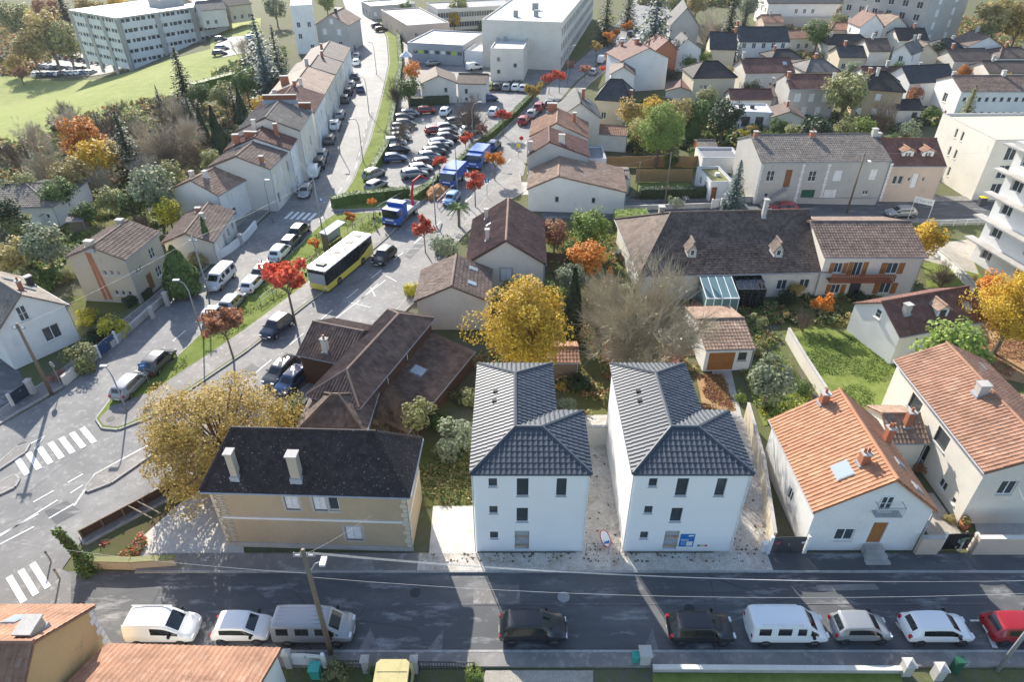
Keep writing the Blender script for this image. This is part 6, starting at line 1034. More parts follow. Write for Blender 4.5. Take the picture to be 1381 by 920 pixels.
def stn(k):
    if k in ('hatch', 'city', 'suv', 'estate'):
        H = dict(hatch=1.0, city=1.03, suv=1.13, estate=1.0)[k]; L = dict(hatch=1.0, city=.86, suv=1.03, estate=1.1)[k]; t = lambda z: z * H; rb = -1.55 if k != 'estate' else -1.68
        s = [(-2.02, .34, .45, .54, .58, .55, .84, ''), (-1.95, .24, .5, .80, .84, .64, .95, ''), (-1.84, .2, .55, .93, .98, .67, 1, 'R'), (rb, .2, .55, .96, 1.38, .62, 1, ''), (rb + .16, .2, .52, .87, 1.46, .64, 1, 'w'), (-.40, .2, .52, .86, 1.5, .645, 1, 'w'), (-.35, .2, .52, .86, 1.5, .645, 1, 'w'), (.44, .2, .52, .85, 1.46, .635, 1, 'w'), (.49, .2, .52, .85, 1.44, .63, 1, 'F'), (1.16, .2, .55, .87, .96, .70, 1, ''), (1.7, .22, .52, .79, .84, .66, .97, ''), (1.95, .27, .46, .62, .66, .58, .89, ''), (2.04, .32, .42, .5, .54, .5, .8, '')]
        return [(a * L, b * H, c * H, d * H, e * H, f, g, i) for a, b, c, d, e, f, g, i in s], (.88 if k != 'city' else .8), (1.26 * L, -1.28 * L, .32 * (1.1 if k == 'suv' else 1))
    if k == 'van': return [(-2.05, .3, .5, .9, 1.4, .66, .95, ''), (-2.0, .22, .6, 1.05, 1.78, .7, 1, ''), (-1.6, .2, .6, 1.05, 1.84, .71, 1, ''), (-.2, .2, .58, .98, 1.88, .73, 1, 'w'), (.65, .2, .58, .97, 1.82, .71, 1, 'F'), (1.3, .2, .6, 1.0, 1.08, .72, 1, ''), (1.8, .22, .55, .86, .92, .68, .97, ''), (2.02, .28, .48, .66, .7, .58, .88, ''), (2.08, .32, .42, .5, .54, .5, .8, '')], .9, (1.3, -1.3, .32)
    return [(-2.42, .32, .5, 1.0, 1.72, .70, .95, ''), (-2.37, .24, .65, 1.1, 1.88, .74, 1, ''), (-2.2, .22, .65, 1.02, 1.94, .78, 1, 'w'), (-1.15, .22, .6, 1.02, 1.96, .78, 1, ''), (-1.09, .22, .6, 1.02, 1.96, .78, 1, 'w'), (.12, .22, .6, 1.02, 1.95, .78, 1, ''), (.18, .22, .6, 1.02, 1.94, .77, 1, 'w'), (.97, .22, .6, 1.0, 1.86, .74, 1, ''), (1.02, .22, .6, 1.0, 1.83, .74, 1, 'F'), (1.7, .22, .62, 1.05, 1.14, .74, 1, ''), (2.15, .25, .55, .9, .95, .68, .96, ''), (2.36, .3, .5, .66, .7, .6, .88, ''), (2.42, .33, .45, .52, .56, .55, .82, '')], .95, (1.5, -1.5, .34)
def subdiv(me, lv):
    o = bpy.data.objects.new('tmp', me); COL.objects.link(o); m = o.modifiers.new('s', 'SUBSURF'); m.levels = lv; m.render_levels = lv
    dg = bpy.context.evaluated_depsgraph_get(); e = o.evaluated_get(dg).to_mesh(); r = [tuple(v.co) for v in e.vertices], [tuple(p.vertices) for p in e.polygons], [p.material_index for p in e.polygons]; o.evaluated_get(dg).to_mesh_clear(); bpy.data.objects.remove(o); return r
CARP = {}
def rawmesh(mb, npan):
    me = bpy.data.meshes.new('raw'); me.from_pydata(mb.v, [], mb.f)
    for i in range(npan): me.materials.append(MATS['cwhite'])
    me.polygons.foreach_set('material_index', mb.m); return me
def carparts(kind):
    if kind in CARP: return CARP[kind]
    st, w, (xf, xr, wr) = stn(kind); mb, npan = shell(st, w); vs, fs, ms = subdiv(rawmesh(mb, npan), 2); out = []
    for pi in range(npan):
        sub = MB(); mp = {}
        for f, m_ in zip(fs, ms):
            if m_ == pi:
                for i in f:
                    if i not in mp: mp[i] = len(sub.v); sub.v.append(vs[i])
                sub.f.append(tuple(mp[i] for i in f)); sub.m.append(0)
        if sub.f: out.append(('body' if pi == 0 else 'windshield' if pi == 1 else 'rear_window' if pi == 2 else 'side_window', sub.mesh('p', 'carglass' if pi else 'cwhite', True), None))
    fx, rx = st[-1][0], st[0][0]
    for sg in (-1, 1):
        out.append(('headlight', MB().box(fx - .16, sg * w * .62 - .16, .56 if kind != 'minibus' else .7, fx - .02, sg * w * .62 + .16, .70 if kind != 'minibus' else .86).mesh('h', 'lamp_clear'), None)); zt = 1.0 if kind in ('van', 'minibus') else .78
        out.append(('taillight', MB().box(rx + .0, sg * w * .78 - .09, zt - .12, rx + .16, sg * w * .78 + .09, zt + .12).mesh('t', 'lamp_red'), None)); mx = .78 if kind != 'minibus' else 1.2
        out.append(('mirror', MB().box(mx, sg * (w + .09) - .09, .93 if kind not in ('van', 'minibus') else 1.1, mx + .14, sg * (w + .09) + .09, 1.07 if kind not in ('van', 'minibus') else 1.28).mesh('m', 'black'), None))
        for xx in (xf, xr):
            out.append(('wheel', MB().tube([(xx, sg * (w - .2), wr), (xx, sg * (w + .015), wr)], wr, 16).mesh('w', 'tyre'), MB().tube([(xx, sg * (w + .016), wr), (xx, sg * (w + .03), wr)], wr * .66, 10).mesh('r', 'chrome')))
    out.append(('number_plate', MB().box(fx + .0, -.26, .36, fx + .02, .26, .47).mesh('n', 'white_paint'), None)); out.append(('number_plate', MB().box(rx - .02, -.26, .42, rx + .0, .26, .53).mesh('n', 'white_paint'), None))
    CARP[kind] = out; return out
def car(kind, col, pos, rz, label, group=None, sc=1.0, z=0):
    T = thing('van' if kind in ('van', 'minibus') else 'car', label, 'van' if kind in ('van', 'minibus') else 'car', (pos[0], pos[1], z), rz, group); T.scale = (sc,) * 3
    for nm, me, rim in carparts(kind):
        o = ob(nm, me, T)
        if nm == 'body': o.material_slots[0].link = 'OBJECT'; o.material_slots[0].material = MATS[col]
        if rim: ob('rim', rim, o)
    return T
FARM = {}
def farcar(kind, col, pos, rz, label, group, z=0, sc=.97):
    k = (kind, col)
    if k not in FARM:
        st, w, (xf, xr, wr) = stn(kind); mb, npan = shell(st, w); vs, fs, ms = subdiv(rawmesh(mb, npan), 1); m2 = MB(); m2.v = vs; m2.f = fs; m2.m = [0 if q == 0 else 1 for q in ms]
        for sg in (-1, 1):
            for xx in (xf, xr): m2.tube([(xx, sg * (w - .2), wr), (xx, sg * (w + .02), wr)], wr, 10, 2)
        FARM[k] = m2.mesh('car', [col, 'carglass', 'tyre'])
        FARM[k].polygons.foreach_set('use_smooth', [q < len(fs) for q in range(len(FARM[k].polygons))])
    o = ob('car' if kind != 'van' else 'van', FARM[k], None, (pos[0], pos[1], z), rz, label=label, category='car' if kind != 'van' else 'van', group=group); o.scale = (sc,) * 3; return o
def hd(a, b): d = G(*b) - G(*a); return math.atan2(d.y, d.x)
g = 'cars parked along the near street'
for kind, col, x, y, lb in (('van', 'cwhite', 214, 858, 'white panel van parked at the left end of the near street'), ('city', 'cwhite', 321, 859, 'small white hatchback parked behind the silver minibus'), ('minibus', 'csilver', 422, 854, 'silver minibus parked beside the wooden pole'), ('suv', 'cblack', 719, 857, 'black sport utility car parked alone across from the new houses'), ('hatch', 'cblack', 948, 857, 'black hatchback parked in front of the white minibus'), ('minibus', 'cwhite', 1062, 850, 'white minibus with roof rails parked in the near street'), ('city', 'csilver', 1166, 857, 'silver city car parked between the white minibus and hatchback'), ('hatch', 'cwhite', 1270, 857, 'white hatchback parked before the red car'), ('hatch', 'cred', 1384, 857, 'red car cut off by the right edge')):
    p = G(x, y, .75); c = car(kind, col, (p.x, 22.95), 0, lb, g, .96 if kind != 'minibus' else .95)
    if col == 'cwhite' and kind == 'minibus' or kind == 'van':
        m = MB(); zz = 1.98 if kind == 'minibus' else 1.9
        for sg in (-1, 1): m.box(-1.9, sg * .68 - .02, zz - .05, .6, sg * .68 + .02, zz + .02); 
        m.build('roof_rail', 'white_paint', c, kind='stuff')
    if kind == 'minibus' and col == 'csilver':
        m = MB()
        for i in range(5): m.box(-2.1, -.55 + i * .26, 1.93, .6, -.5 + i * .26, 1.965)
        m.build('roof_rib', 'csilver', c, kind='stuff')
HL, HL2, HM, HA = hd((290, 430), (392, 322)), hd((425, 230), (455, 150)), hd((400, 415), (540, 300)), hd((640, 230), (745, 120))
PI = math.pi; g = 'cars parked along the left street'
for kind, col, x, y, h, lb in (('estate', 'csilver', 176, 516, HL, 'silver estate car parked nearest the island tip'), ('suv', 'cgrey', 213, 486, HL, 'dark grey car parked second from the island tip'), ('minibus', 'cpale', 297, 375, HL + PI, 'pale blue people carrier by the cone shaped evergreen'), ('hatch', 'cwhite', 341, 380, HL, 'white hatchback beside the grass island below the red tree'), ('hatch', 'csilver', 313, 406, HL, 'silver hatchback under the rust brown tree'), ('estate', 'cgrey', 357, 361, HL, 'grey estate below the white crossover on the left street'), ('suv', 'cwhite', 378, 339, HL, 'white crossover parked left of the bus shelter'), ('hatch', 'cgrey', 392, 324, HL, 'mid grey hatchback parked before the dark one'), ('suv', 'cblack', 404, 310, HL, 'black car at the front of the island row'), ('hatch', 'csilver', 411, 256, HL2 + PI, 'silver car below the white box van'), ('city', 'cwhite', 288, 422, HL, 'white city car half hidden by the rust brown tree')):
    p = G(x, y, .7); car(kind, col, p, h, lb, g, .93)
g = 'cars on the main road'
for kind, col, x, y, h, lb in (('suv', 'cdarkblue', 373, 439, HM + PI, 'dark blue car driving toward the junction'), ('suv', 'cblack', 518, 344, HM + PI, 'black car driving beside the bus'), ('hatch', 'clightblue', 609, 266, HA + PI, 'pale blue car passing the roadworks'), ('estate', 'cgrey', 379, 498, HM + PI, 'grey car parked behind the brown bungalow'), ('hatch', 'cblue', 394, 511, HM + PI, 'blue car parked against the brown bungalow')):
    p = G(x, y, .7); car(kind, col, p, h, lb, g, .93)
car('hatch', 'cred', G(1057, 279, .7), PI - .05, 'red hatchback on the back street before the stone terrace', None, .95); car('hatch', 'csilver', G(1216, 285, .7), PI + .05, 'silver hatchback on the back street before the pink house', None, .95)
ORD = ['first', 'second', 'third', 'fourth', 'fifth', 'sixth', 'seventh', 'eighth', 'ninth', 'tenth', 'eleventh', 'twelfth', 'thirteenth', 'fourteenth', 'fifteenth', 'sixteenth', 'seventeenth', 'eighteenth', 'nineteenth', 'twentieth']
CN = dict(cwhite='white', csilver='silver', cgrey='grey', cblack='black', cblue='blue', cred='red', cdarkblue='dark blue', cpale='pale silver', cgreen='green', clightblue='light blue')
def carrow(where, group, pts, h):
    seen = {}
    for i, (kind, col, x, y) in enumerate(pts):
        p = GT(x, y); hh = h(i) if callable(h) else h; farcar(kind, col, p, hh, f"{CN[col]} car, {ORD[i]} {where}", group, p.z + (.15 if p.z < -.1 else .02))
carrow('from the near end of the terrace side row', 'cars parked before the terraced houses', [('van', 'cwhite', 424, 236), ('hatch', 'cblack', 432, 224), ('hatch', 'csilver', 435, 212), ('hatch', 'cgrey', 445, 192), ('suv', 'cwhite', 453, 173), ('estate', 'csilver', 459, 158), ('hatch', 'cgrey', 466, 137), ('hatch', 'cblack', 470, 127), ('estate', 'csilver', 474, 117), ('hatch', 'cgrey', 479, 106), ('hatch', 'cwhite', 481, 87), ('estate', 'csilver', 481, 78), ('hatch', 'cgrey', 476, 66)], HL2)
carrow('from the near end of the upper left street', 'cars on the upper left street', [('hatch', 'cblue', 486, 123), ('hatch', 'cwhite', 483, 51), ('estate', 'csilver', 480, 44), ('hatch', 'cgrey', 476, 37), ('hatch', 'cwhite', 471, 30), ('hatch', 'cblack', 463, 17)], HL2 + .15)
carrow('from the far end of the left car park row', 'cars in the left row of the car park', [('hatch', 'csilver', 553, 157), ('hatch', 'cgrey', 545, 163), ('suv', 'cgrey', 547, 172), ('hatch', 'cblack', 539, 176), ('estate', 'csilver', 537, 183), ('hatch', 'cpale', 540, 189), ('suv', 'cwhite', 533, 197), ('hatch', 'cblack', 538, 206), ('hatch', 'cblue', 533, 218)], R(12))
carrow('from the far end of the right car park row', 'cars in the right row of the car park', [('hatch', 'csilver', 633, 162), ('estate', 'cgrey', 616, 168), ('hatch', 'csilver', 602, 176), ('hatch', 'cgrey', 604, 184), ('suv', 'cgrey', 603, 191), ('estate', 'cwhite', 595, 197), ('hatch', 'cgrey', 591, 203), ('estate', 'cgrey', 586, 209), ('hatch', 'csilver', 579, 215), ('estate', 'cgrey', 574, 224), ('hatch', 'cwhite', 567, 232), ('estate', 'csilver', 559, 239)], R(20))
carrow('among those scattered over the car park', 'cars standing loose in the car park', [('hatch', 'cred', 575, 153), ('hatch', 'cwhite', 601, 154), ('hatch', 'cred', 587, 180), ('hatch', 'cblue', 659, 136), ('estate', 'cwhite', 666, 154), ('hatch', 'cwhite', 635, 180), ('suv', 'csilver', 505, 240), ('hatch', 'csilver', 508, 255)], lambda i: R(80) if i in (1, 4) else R(15) if i < 6 else R(60))
carrow('from the left in front of the school block', 'cars parked by the school', [('hatch', 'cgreen', 661, 120), ('hatch', 'cblack', 671, 120), ('hatch', 'csilver', 684, 121), ('hatch', 'cwhite', 696, 121), ('hatch', 'cpale', 706, 122)], R(80))
carrow('from the left near the school hall', 'cars near the school hall', [('hatch', 'cgrey', 509, 37), ('hatch', 'cblack', 514, 42), ('hatch', 'csilver', 584, 88), ('van', 'cwhite', 640, 94)], R(30))
carrow('from the near end of the avenue', 'cars along the avenue', [('hatch', 'cblue', 666, 200), ('hatch', 'cred', 707, 166), ('hatch', 'csilver', 718, 157), ('suv', 'cred', 727, 149), ('hatch', 'cgrey', 742, 143), ('van', 'cwhite', 811, 84), ('hatch', 'csilver', 800, 100), ('hatch', 'csilver', 830, 72), ('hatch', 'cwhite', 840, 58), ('hatch', 'cgrey', 850, 48)], HA)
carrow('from the left in the near row below the office block', 'cars in the near row below the office block', [(k, c, 52 + 7.2 * i, 103 - .3 * i) for i, (k, c) in enumerate([('hatch', 'cwhite'), ('hatch', 'cgrey'), ('estate', 'csilver'), ('hatch', 'cblue'), ('hatch', 'cwhite'), ('suv', 'cgrey'), ('hatch', 'csilver'), ('hatch', 'cpale'), ('hatch', 'cwhite'), ('hatch', 'cblue'), ('hatch', 'csilver')])], R(70))
carrow('from the left in the middle row below the office block', 'cars in the middle row below the office block', [(k, c, 54 + 8 * i, 92 + .4 * i) for i, (k, c) in enumerate([('hatch', 'cgrey'), ('hatch', 'csilver'), ('hatch', 'cwhite'), ('estate', 'cgrey'), ('hatch', 'cblue'), ('hatch', 'cgrey'), ('hatch', 'cwhite'), ('hatch', 'cblack')])], R(70))
carrow('from the left under the office block', 'cars under the office block', [(k, c, 86 + 8.5 * i, 79 + 1.2 * i) for i, (k, c) in enumerate([('hatch', 'csilver'), ('hatch', 'cred'), ('suv', 'cgrey'), ('hatch', 'cblack'), ('hatch', 'cblue'), ('hatch', 'cwhite'), ('hatch', 'cgrey'), ('hatch', 'csilver')])], R(40))
carrow('from the left beside the bright lawn', 'cars beside the bright lawn', [('hatch', 'cwhite', 256, 44), ('estate', 'csilver', 262, 50), ('van', 'cwhite', 271, 50), ('hatch', 'cgrey', 298, 56), ('hatch', 'csilver', 300, 68), ('hatch', 'cgrey', 297, 75), ('hatch', 'cwhite', 340, 54)], R(20))
# bus
def wheel4(T, xs, w, r):
    for x in xs:
        for sg in (-1, 1): o = MB().tube([(x, sg * (w - .3), r), (x, sg * (w + .012), r)], r, 16).build('wheel', 'tyre', T); MB().tube([(x, sg * (w + .013), r), (x, sg * (w + .03), r)], r * .55, 10).build('rim', 'chrome', o)
p = G(461, 352, 1.4); T = thing('bus', 'yellow and black city bus with white roof on the main road', 'bus', (p.x, p.y, 0), HM + PI); L, w = 9.8, 1.2
def rbox(mb, x0, x1, y, z0, z1, r=.12): pts = [(x0 + r, -y), (x1 - r, -y), (x1, -y + r), (x1, y - r), (x1 - r, y), (x0 + r, y), (x0, y - r), (x0, -y + r)]; mb.prism(pts, z0, z1); return mb
rbox(MB(), -L / 2, L / 2, w, .3, 1.0).build('body', 'cyellow', T); rbox(MB(), -L / 2 + .01, L / 2 - .01, w - .01, 1.0, 2.62).build('window_band', 'carglass', T); rbox(MB(), -L / 2, L / 2, w, 2.62, 2.8).build('roof', 'cbusroof', T); MB().box(-L / 2 - .005, -1.1, 1.0, -L / 2 + .02, 1.1, 1.7).build('rear_panel', 'cyellow', T)
for sg in (-1, 1):
    m = MB().poly([(-L / 2 + .1, sg * (w + .004), 1.0), (-1.5, sg * (w + .004), 1.0), (-2.6, sg * (w + .004), 1.18), (-3.8, sg * (w + .004), 1.55), (-L / 2 + .1, sg * (w + .004), 1.75)]); m.build('livery_sweep', 'cyellow', T)
    for i in range(6): MB().box(-4.2 + i * 1.5, sg * w - .012 if sg > 0 else sg * w - .004, 1.75 if i < 2 else 1.3, -4.12 + i * 1.5, sg * w + .004 if sg > 0 else sg * w + .012, 2.6).build('pillar', 'black', T)
MB().box(L / 2 - .02, -1.05, 1.02, L / 2 + .012, 1.05, 2.25).build('windshield', 'glass_pale', T); MB().box(L / 2 - .02, -.9, 2.3, L / 2 + .02, .9, 2.58).build('destination_display', 'black', T); MB().box(3.4, -.55, 2.8, 4.1, .55, 2.98).build('roof_unit', 'dark_paint', T)
for x in (-3.9, -2.0, .6): MB().box(x - .35, -.35, 2.8, x + .35, .35, 2.86).build('roof_hatch', 'dark_paint', T)
wheel4(T, (2.6, -2.4), w, .45)
for sg in (-1, 1): MB().box(L / 2 - .02, sg * .95 - .15, .6, L / 2 + .02, sg * .95 + .15, .78).build('headlight', 'lamp_clear', T); MB().box(L / 2 - .1, sg * 1.35 - .08, 1.7, L / 2 + .05, sg * 1.35 + .08, 2.2).build('mirror', 'black', T)
# blue works trucks
def truck(label, pos, rz, L, box, crane):
    T = thing('truck', label, 'truck', (pos[0], pos[1], 0), rz); w = 1.15
    m = MB(); m.prism([(L / 2 - 1.7, -w), (L / 2 - .1, -w), (L / 2, -w + .15), (L / 2, w - .15), (L / 2 - .1, w), (L / 2 - 1.7, w)], .55, 1.45); m.build('cab', 'ctruck', T); MB().slab([(L / 2 - 1.7, -w + .03, 2.45), (L / 2 - .3, -w + .03, 2.45), (L / 2 - .3, w - .03, 2.45), (L / 2 - 1.7, w - .03, 2.45)], .999).build('cab_top', 'ctruck', T)
    MB().poly([(L / 2 - .02, -w + .15, 1.46), (L / 2 - .02, w - .15, 1.46), (L / 2 - .28, w - .12, 2.35), (L / 2 - .28, -w + .12, 2.35)]).build('windshield', 'carglass', T)
    for sg in (-1, 1): MB().box(L / 2 - 1.2, sg * w - .02, 1.5, L / 2 - .4, sg * w + .006, 2.2).build('side_window', 'carglass', T); MB().box(L / 2 - .01, sg * .8 - .15, .7, L / 2 + .02, sg * .8 + .15, .88).build('headlight', 'lamp_clear', T); MB().box(L / 2 - .15, sg * 1.35 - .07, 1.6, L / 2, sg * 1.35 + .07, 2.1).build('mirror', 'black', T)
    MB().box(-L / 2, -.5, .5, L / 2 - 1.2, .5, .8).build('chassis', 'black', T); wheel4(T, (L / 2 - .9, -L / 2 + 1.2), w - .05, .46); MB().box(L / 2, -1.1, .4, L / 2 + .05, 1.1, .66).build('bumper', 'black', T)
    MB().box(L / 2 + .0, -.6, 1.1, L / 2 + .02, .6, 1.3).build('lettering', 'white_paint', T)
    if box:
        MB().box(box[0], -w, .95, box[1], w, box[2]).build('body', 'ctruck', T); m = MB()
        for i in range(6): x = box[0] + (box[1] - box[0]) * (i + .5) / 6; m.box(x - .04, -w - .03, 1.0, x + .04, -w - .001, box[2]); m.box(x - .04, w + .001, 1.0, x + .04, w + .03, box[2])
        m.build('body_rib', 'ctruck', T, kind='stuff')
    if crane:
        m = MB().box(-L / 2, -w, .85, .3, w, 1.0).box(-L / 2, -w, 1.0, .3, -w + .06, 1.45).box(-L / 2, w - .06, 1.0, .3, w, 1.45).box(-L / 2, -w + .06, 1.0, -L / 2 + .06, w - .06, 1.45); m.build('flatbed', 'grey_paint', T)
        m = MB().tube([(-L / 2 + .5, .3, 1.0), (-L / 2 + .5, .3, 2.6), (-L / 2 + .2, .5, 4.2), (-L / 2 - 1.2, .9, 4.6), (-L / 2 - 2.4, 1.1, 3.8)], [.2, .18, .15, .13, .1], 6); m.build('crane_arm', 'red', T)
    return T
truck('blue flatbed works truck with red crane arm on the main road', G(541, 284, 1.2), HM + PI, 6.4, (.35, 1.45, 2.9), True); truck('blue box truck standing behind the earth mound', G(611, 237, 1.2), HA + PI, 5.6, (-2.8, 1.05, 2.6), False); truck('farther blue box truck on the avenue', G(645, 213, 1.2), HA + PI, 5.6, (-2.8, 1.05, 2.7), False)
# khaki van in the drive at the bottom edge
p = G(527, 905, 2.0); T = thing('van', 'khaki high roofed van standing in a drive, bottom edge', 'van', (p.x + .1, 18.3, 0), R(90)); rbox(MB(), -2.5, 2.2, .95, .35, 1.3, .15).build('body', 'khaki', T); rbox(MB(), -2.5, 1.75, .9, 1.3, 2.25, .2).build('roof', 'khaki', T)
MB().poly([(1.76, -.78, 1.35), (1.76, .78, 1.35), (1.755, .7, 2.1), (1.755, -.7, 2.1)]).build('windshield', 'carglass', T); wheel4(T, (1.4, -1.6), .92, .34)
m = MB()
for i in range(6): m.box(-2.2 + i * .65, -.8, 2.251, -2.16 + i * .65, .8, 2.275)
m.build('roof_rib', 'khaki', T, kind='stuff')
for sg in (-1, 1): MB().box(.6, sg * .91 - .03, 1.4, 1.4, sg * .91 + .03, 1.95).build('side_window', 'carglass', T)
# ------------------------------------------------------------------ poles, lamps, wires
def pole(label, px, h, lamp=None, wood=True, arms=True, r=.14, name='utility_pole'):
    p = G(*px); T = thing(name, label, 'pole', p)
    MB().tube([(0, 0, -.1), (0, 0, h * .5), (0, 0, h)], [r, r * .85, r * .68], 9).build('post', 'oldwood' if wood else 'steel', T, smooth=True)
    if arms: MB().box(-.55, -.05, h - .5, .55, .05, h - .38).build('crossarm', 'steel', T); [MB().tube([(x, 0, h - .38), (x, 0, h - .2)], [.05, .03], 6).build('insulator', 'glass_pale', T) for x in (-.5, -.17, .17, .5)]
    if lamp: dx, dy = lamp; MB().tube([(0, 0, h * .8), (dx * .5, dy * .5, h * .86), (dx, dy, h * .86)], .035, 6).build('lamp_arm', 'steel', T); MB().box(dx - .15, dy - .32, h * .86 - .06, dx + .15, dy + .22, h * .86 + .08).build('lamp_head', 'white_paint', T)
    return p + V((0, 0, h))
tA = pole('tall wooden utility pole with street lamp beside the silver minibus', (447, 883), 9.4, (.75, .35), True, True, .16); tB = pole('leaning looking wooden pole at the left street corner', (70, 532), 7.4, None, True, True, .16); tC = pole('grey pole at the bottom right corner', (1345, 905), 8.5, None, False, True, .12)
tD = pole('wooden pole in front of the stone terrace', (1142, 287), 8.5, (.7, -.3)); tE = pole('thin pole beside the small bright lawn', (896, 277), 7.5, None, True, False, .09); tE2 = pole('short pole left of the small bright lawn', (858, 270), 5.5, None, True, False, .09); tF = pole('steel pole on the grass island above the bus shelter', (436, 318), 8.0, None, False, False, .1); tG = pole('pole beside the pale blue people carrier', (282, 398), 7.0, None, False, True, .1)
tH = pole('roadside pole beside the pale trunked red tree', (588, 305), 6.5, None, False, False, .09)
def lamp(label, px, h, d):
    p = G(*px); T = thing('street_lamp', label, 'street lamp', p); MB().tube([(0, 0, 0), (0, 0, h * .85), (d[0] * .3, d[1] * .3, h * .97), (d[0], d[1], h)], [.08, .055, .045, .04], 7).build('post', 'steel', T, smooth=True); MB().box(d[0] - .3, d[1] - .14, h - .05, d[0] + .3, d[1] + .14, h + .07).build('lamp_head', 'grey_paint', T)
for lb, px, h, d in (('street lamp on the verge in the middle of the car park', (638, 199), 7.5, (1.3, .2)), ('street lamp beside the terraced house row', (459, 208), 5.5, (-.6, 0)), ('nearest lamp on the green bank of the left street', (490, 219), 7, (-.9, -.2)), ('second lamp on the green bank of the left street', (498, 154), 7, (-.9, 0)), ('lamp far up the green bank by the school hall', (508, 100), 7, (-.9, 0)), ('street lamp at the car park entrance of the avenue', (765, 113), 8, (1.2, .2)), ('last street lamp along the avenue', (834, 57), 8, (1.2, .2)), ('curved street lamp under the rust brown island tree', (275, 458), 6.5, (-1, .3)), ('lamp at the tip of the grass island', (172, 556), 4.5, (-.7, .5)), ('lamp beside the white zebra crossing on the left street', (368, 300), 6, (.6, -.4)), ('lamp beside the roadworks', (617, 262), 7.5, (-1, 0))): lamp(lb, px, h, d)
def wire(label, a, b, sag=.5, r=.0065):
    pts = [a.lerp(b, t / 12) - V((0, 0, 4 * sag * (t / 12) * (1 - t / 12))) for t in range(13)]; o = MB().tube(pts, r, 4).build('cable', 'grey_paint', label=label, category='cable')
for i, (dx, dz) in enumerate(((-.5, -.2), (-.17, -.2), (.17, -.2), (.5, -.2))): wire(f"overhead cable, {ORD[i]} of four along the near street", tA + V((dx, 0, dz)), tC + V((dx, 0, dz)), .9)
wire('low overhead cable from the wooden pole to the right', tA + V((0, 0, -2.2)), tC + V((0, 0, -1.2)), 1.0, .008); wire('cable from the tall pole to the beige house', tA + V((0, 0, -.4)), V((-7.5, 29.0, 5.0)), .3); wire('cable from the tall pole toward the left', tA + V((0, 0, -1.9)), V((-33, 25, 7)), .5); wire('cable crossing from the corner pole to the right house', tC + V((0, 0, -.4)), V((33, 31, 4.8)), .2)
wire('thick cable from the left corner pole to the people carrier pole', tB + V((0, 0, -.3)), tG + V((0, 0, -.3)), .3, .011); wire('thick cable from the people carrier pole up the left street', tG + V((0, 0, -.3)), tF + V((0, 0, -.6)), .3, .011); wire('cable to the stone house', tG + V((0, 0, -.5)), G(213, 313, 4.6), .2); wire('cable from island pole to the terraced houses', tF + V((0, 0, -.3)), G(392, 202, 6.2), .2); wire('cable along the back street from the terrace pole', tD + V((-.5, 0, -.2)), tE, .6); wire('cable along the back street to the right', tD + V((.5, 0, -.2)), V((95, 90, 8)), .6); wire('cable from thin pole to the workshop', tE, G(760, 240, 4.6), .3)
# ------------------------------------------------------------------ bus shelter, railings, signs, roadworks
a, b = G(441, 337), G(464, 320); u = (b - a).normalized(); L = (b - a).length; T = thing('bus_shelter', 'grey roofed bus shelter on the grass island', 'bus shelter', a, math.atan2(u.y, u.x))
MB().slab([(-.1, -.5, 2.15), (L + .1, -.5, 2.15), (L + .1, .65, 2.25), (-.1, .65, 2.25)], .12).build('roof', 'zinc', T)
for x in (0, L / 2, L): MB().tube([(x, .5, 0), (x, .5, 2.15)], .05, 6).build('post', 'steel', T)
MB().box(.05, .48, .3, L / 2 - .05, .5, 2.0).build('pane', 'glass_pale', T); MB().box(L / 2 + .05, .48, .3, L - .05, .5, 2.0).build('pane', 'glass_pale', T); MB().box(-.02, -.4, .2, .02, .5, 1.95).build('side_panel', 'oldwood', T); MB().box(.5, .1, .42, L - .5, .4, .48).build('bench', 'oldwood', T)
def railing(label, pts, h=1.0, n=None, mat='steel', pickets=False, name='railing'):
    w = [G(*p) for p in pts]; o0 = w[0]; T = thing(name, label, 'railing', o0); rail = MB(); bars = MB()
    for a, b in zip(w, w[1:]):
        a, b = a - o0, b - o0; L = (b - a).length; k = n or max(1, int(L / 1.6)); rail.tube([a + V((0, 0, h)), b + V((0, 0, h))], .035, 5); rail.tube([a + V((0, 0, h * .5)), b + V((0, 0, h * .5))], .025, 5)
        for i in range(k + 1): q = a.lerp(b, i / k); MB().tube([q, q + V((0, 0, h + .02))], .04, 6).build('post', mat, T)
        if pickets:
            for i in range(int(L / .16)): q = a.lerp(b, (i + .5) / int(L / .16)); bars.box(q.x - .015, q.y - .015, .08, q.x + .015, q.y + .015, h)
    rail.build('rail', mat, T, kind='stuff')
    if bars.f: bars.build('pickets', mat, T, kind='stuff')
railing('long steel railing along the island footpath', [(352, 412), (400, 376), (432, 348)]); railing('steel railing right of the bus shelter', [(470, 318), (515, 285), (545, 268)], 1.1); railing('white railing above the gravel court', [(1252, 306), (1335, 303)], .9, mat='white_paint', pickets=True)
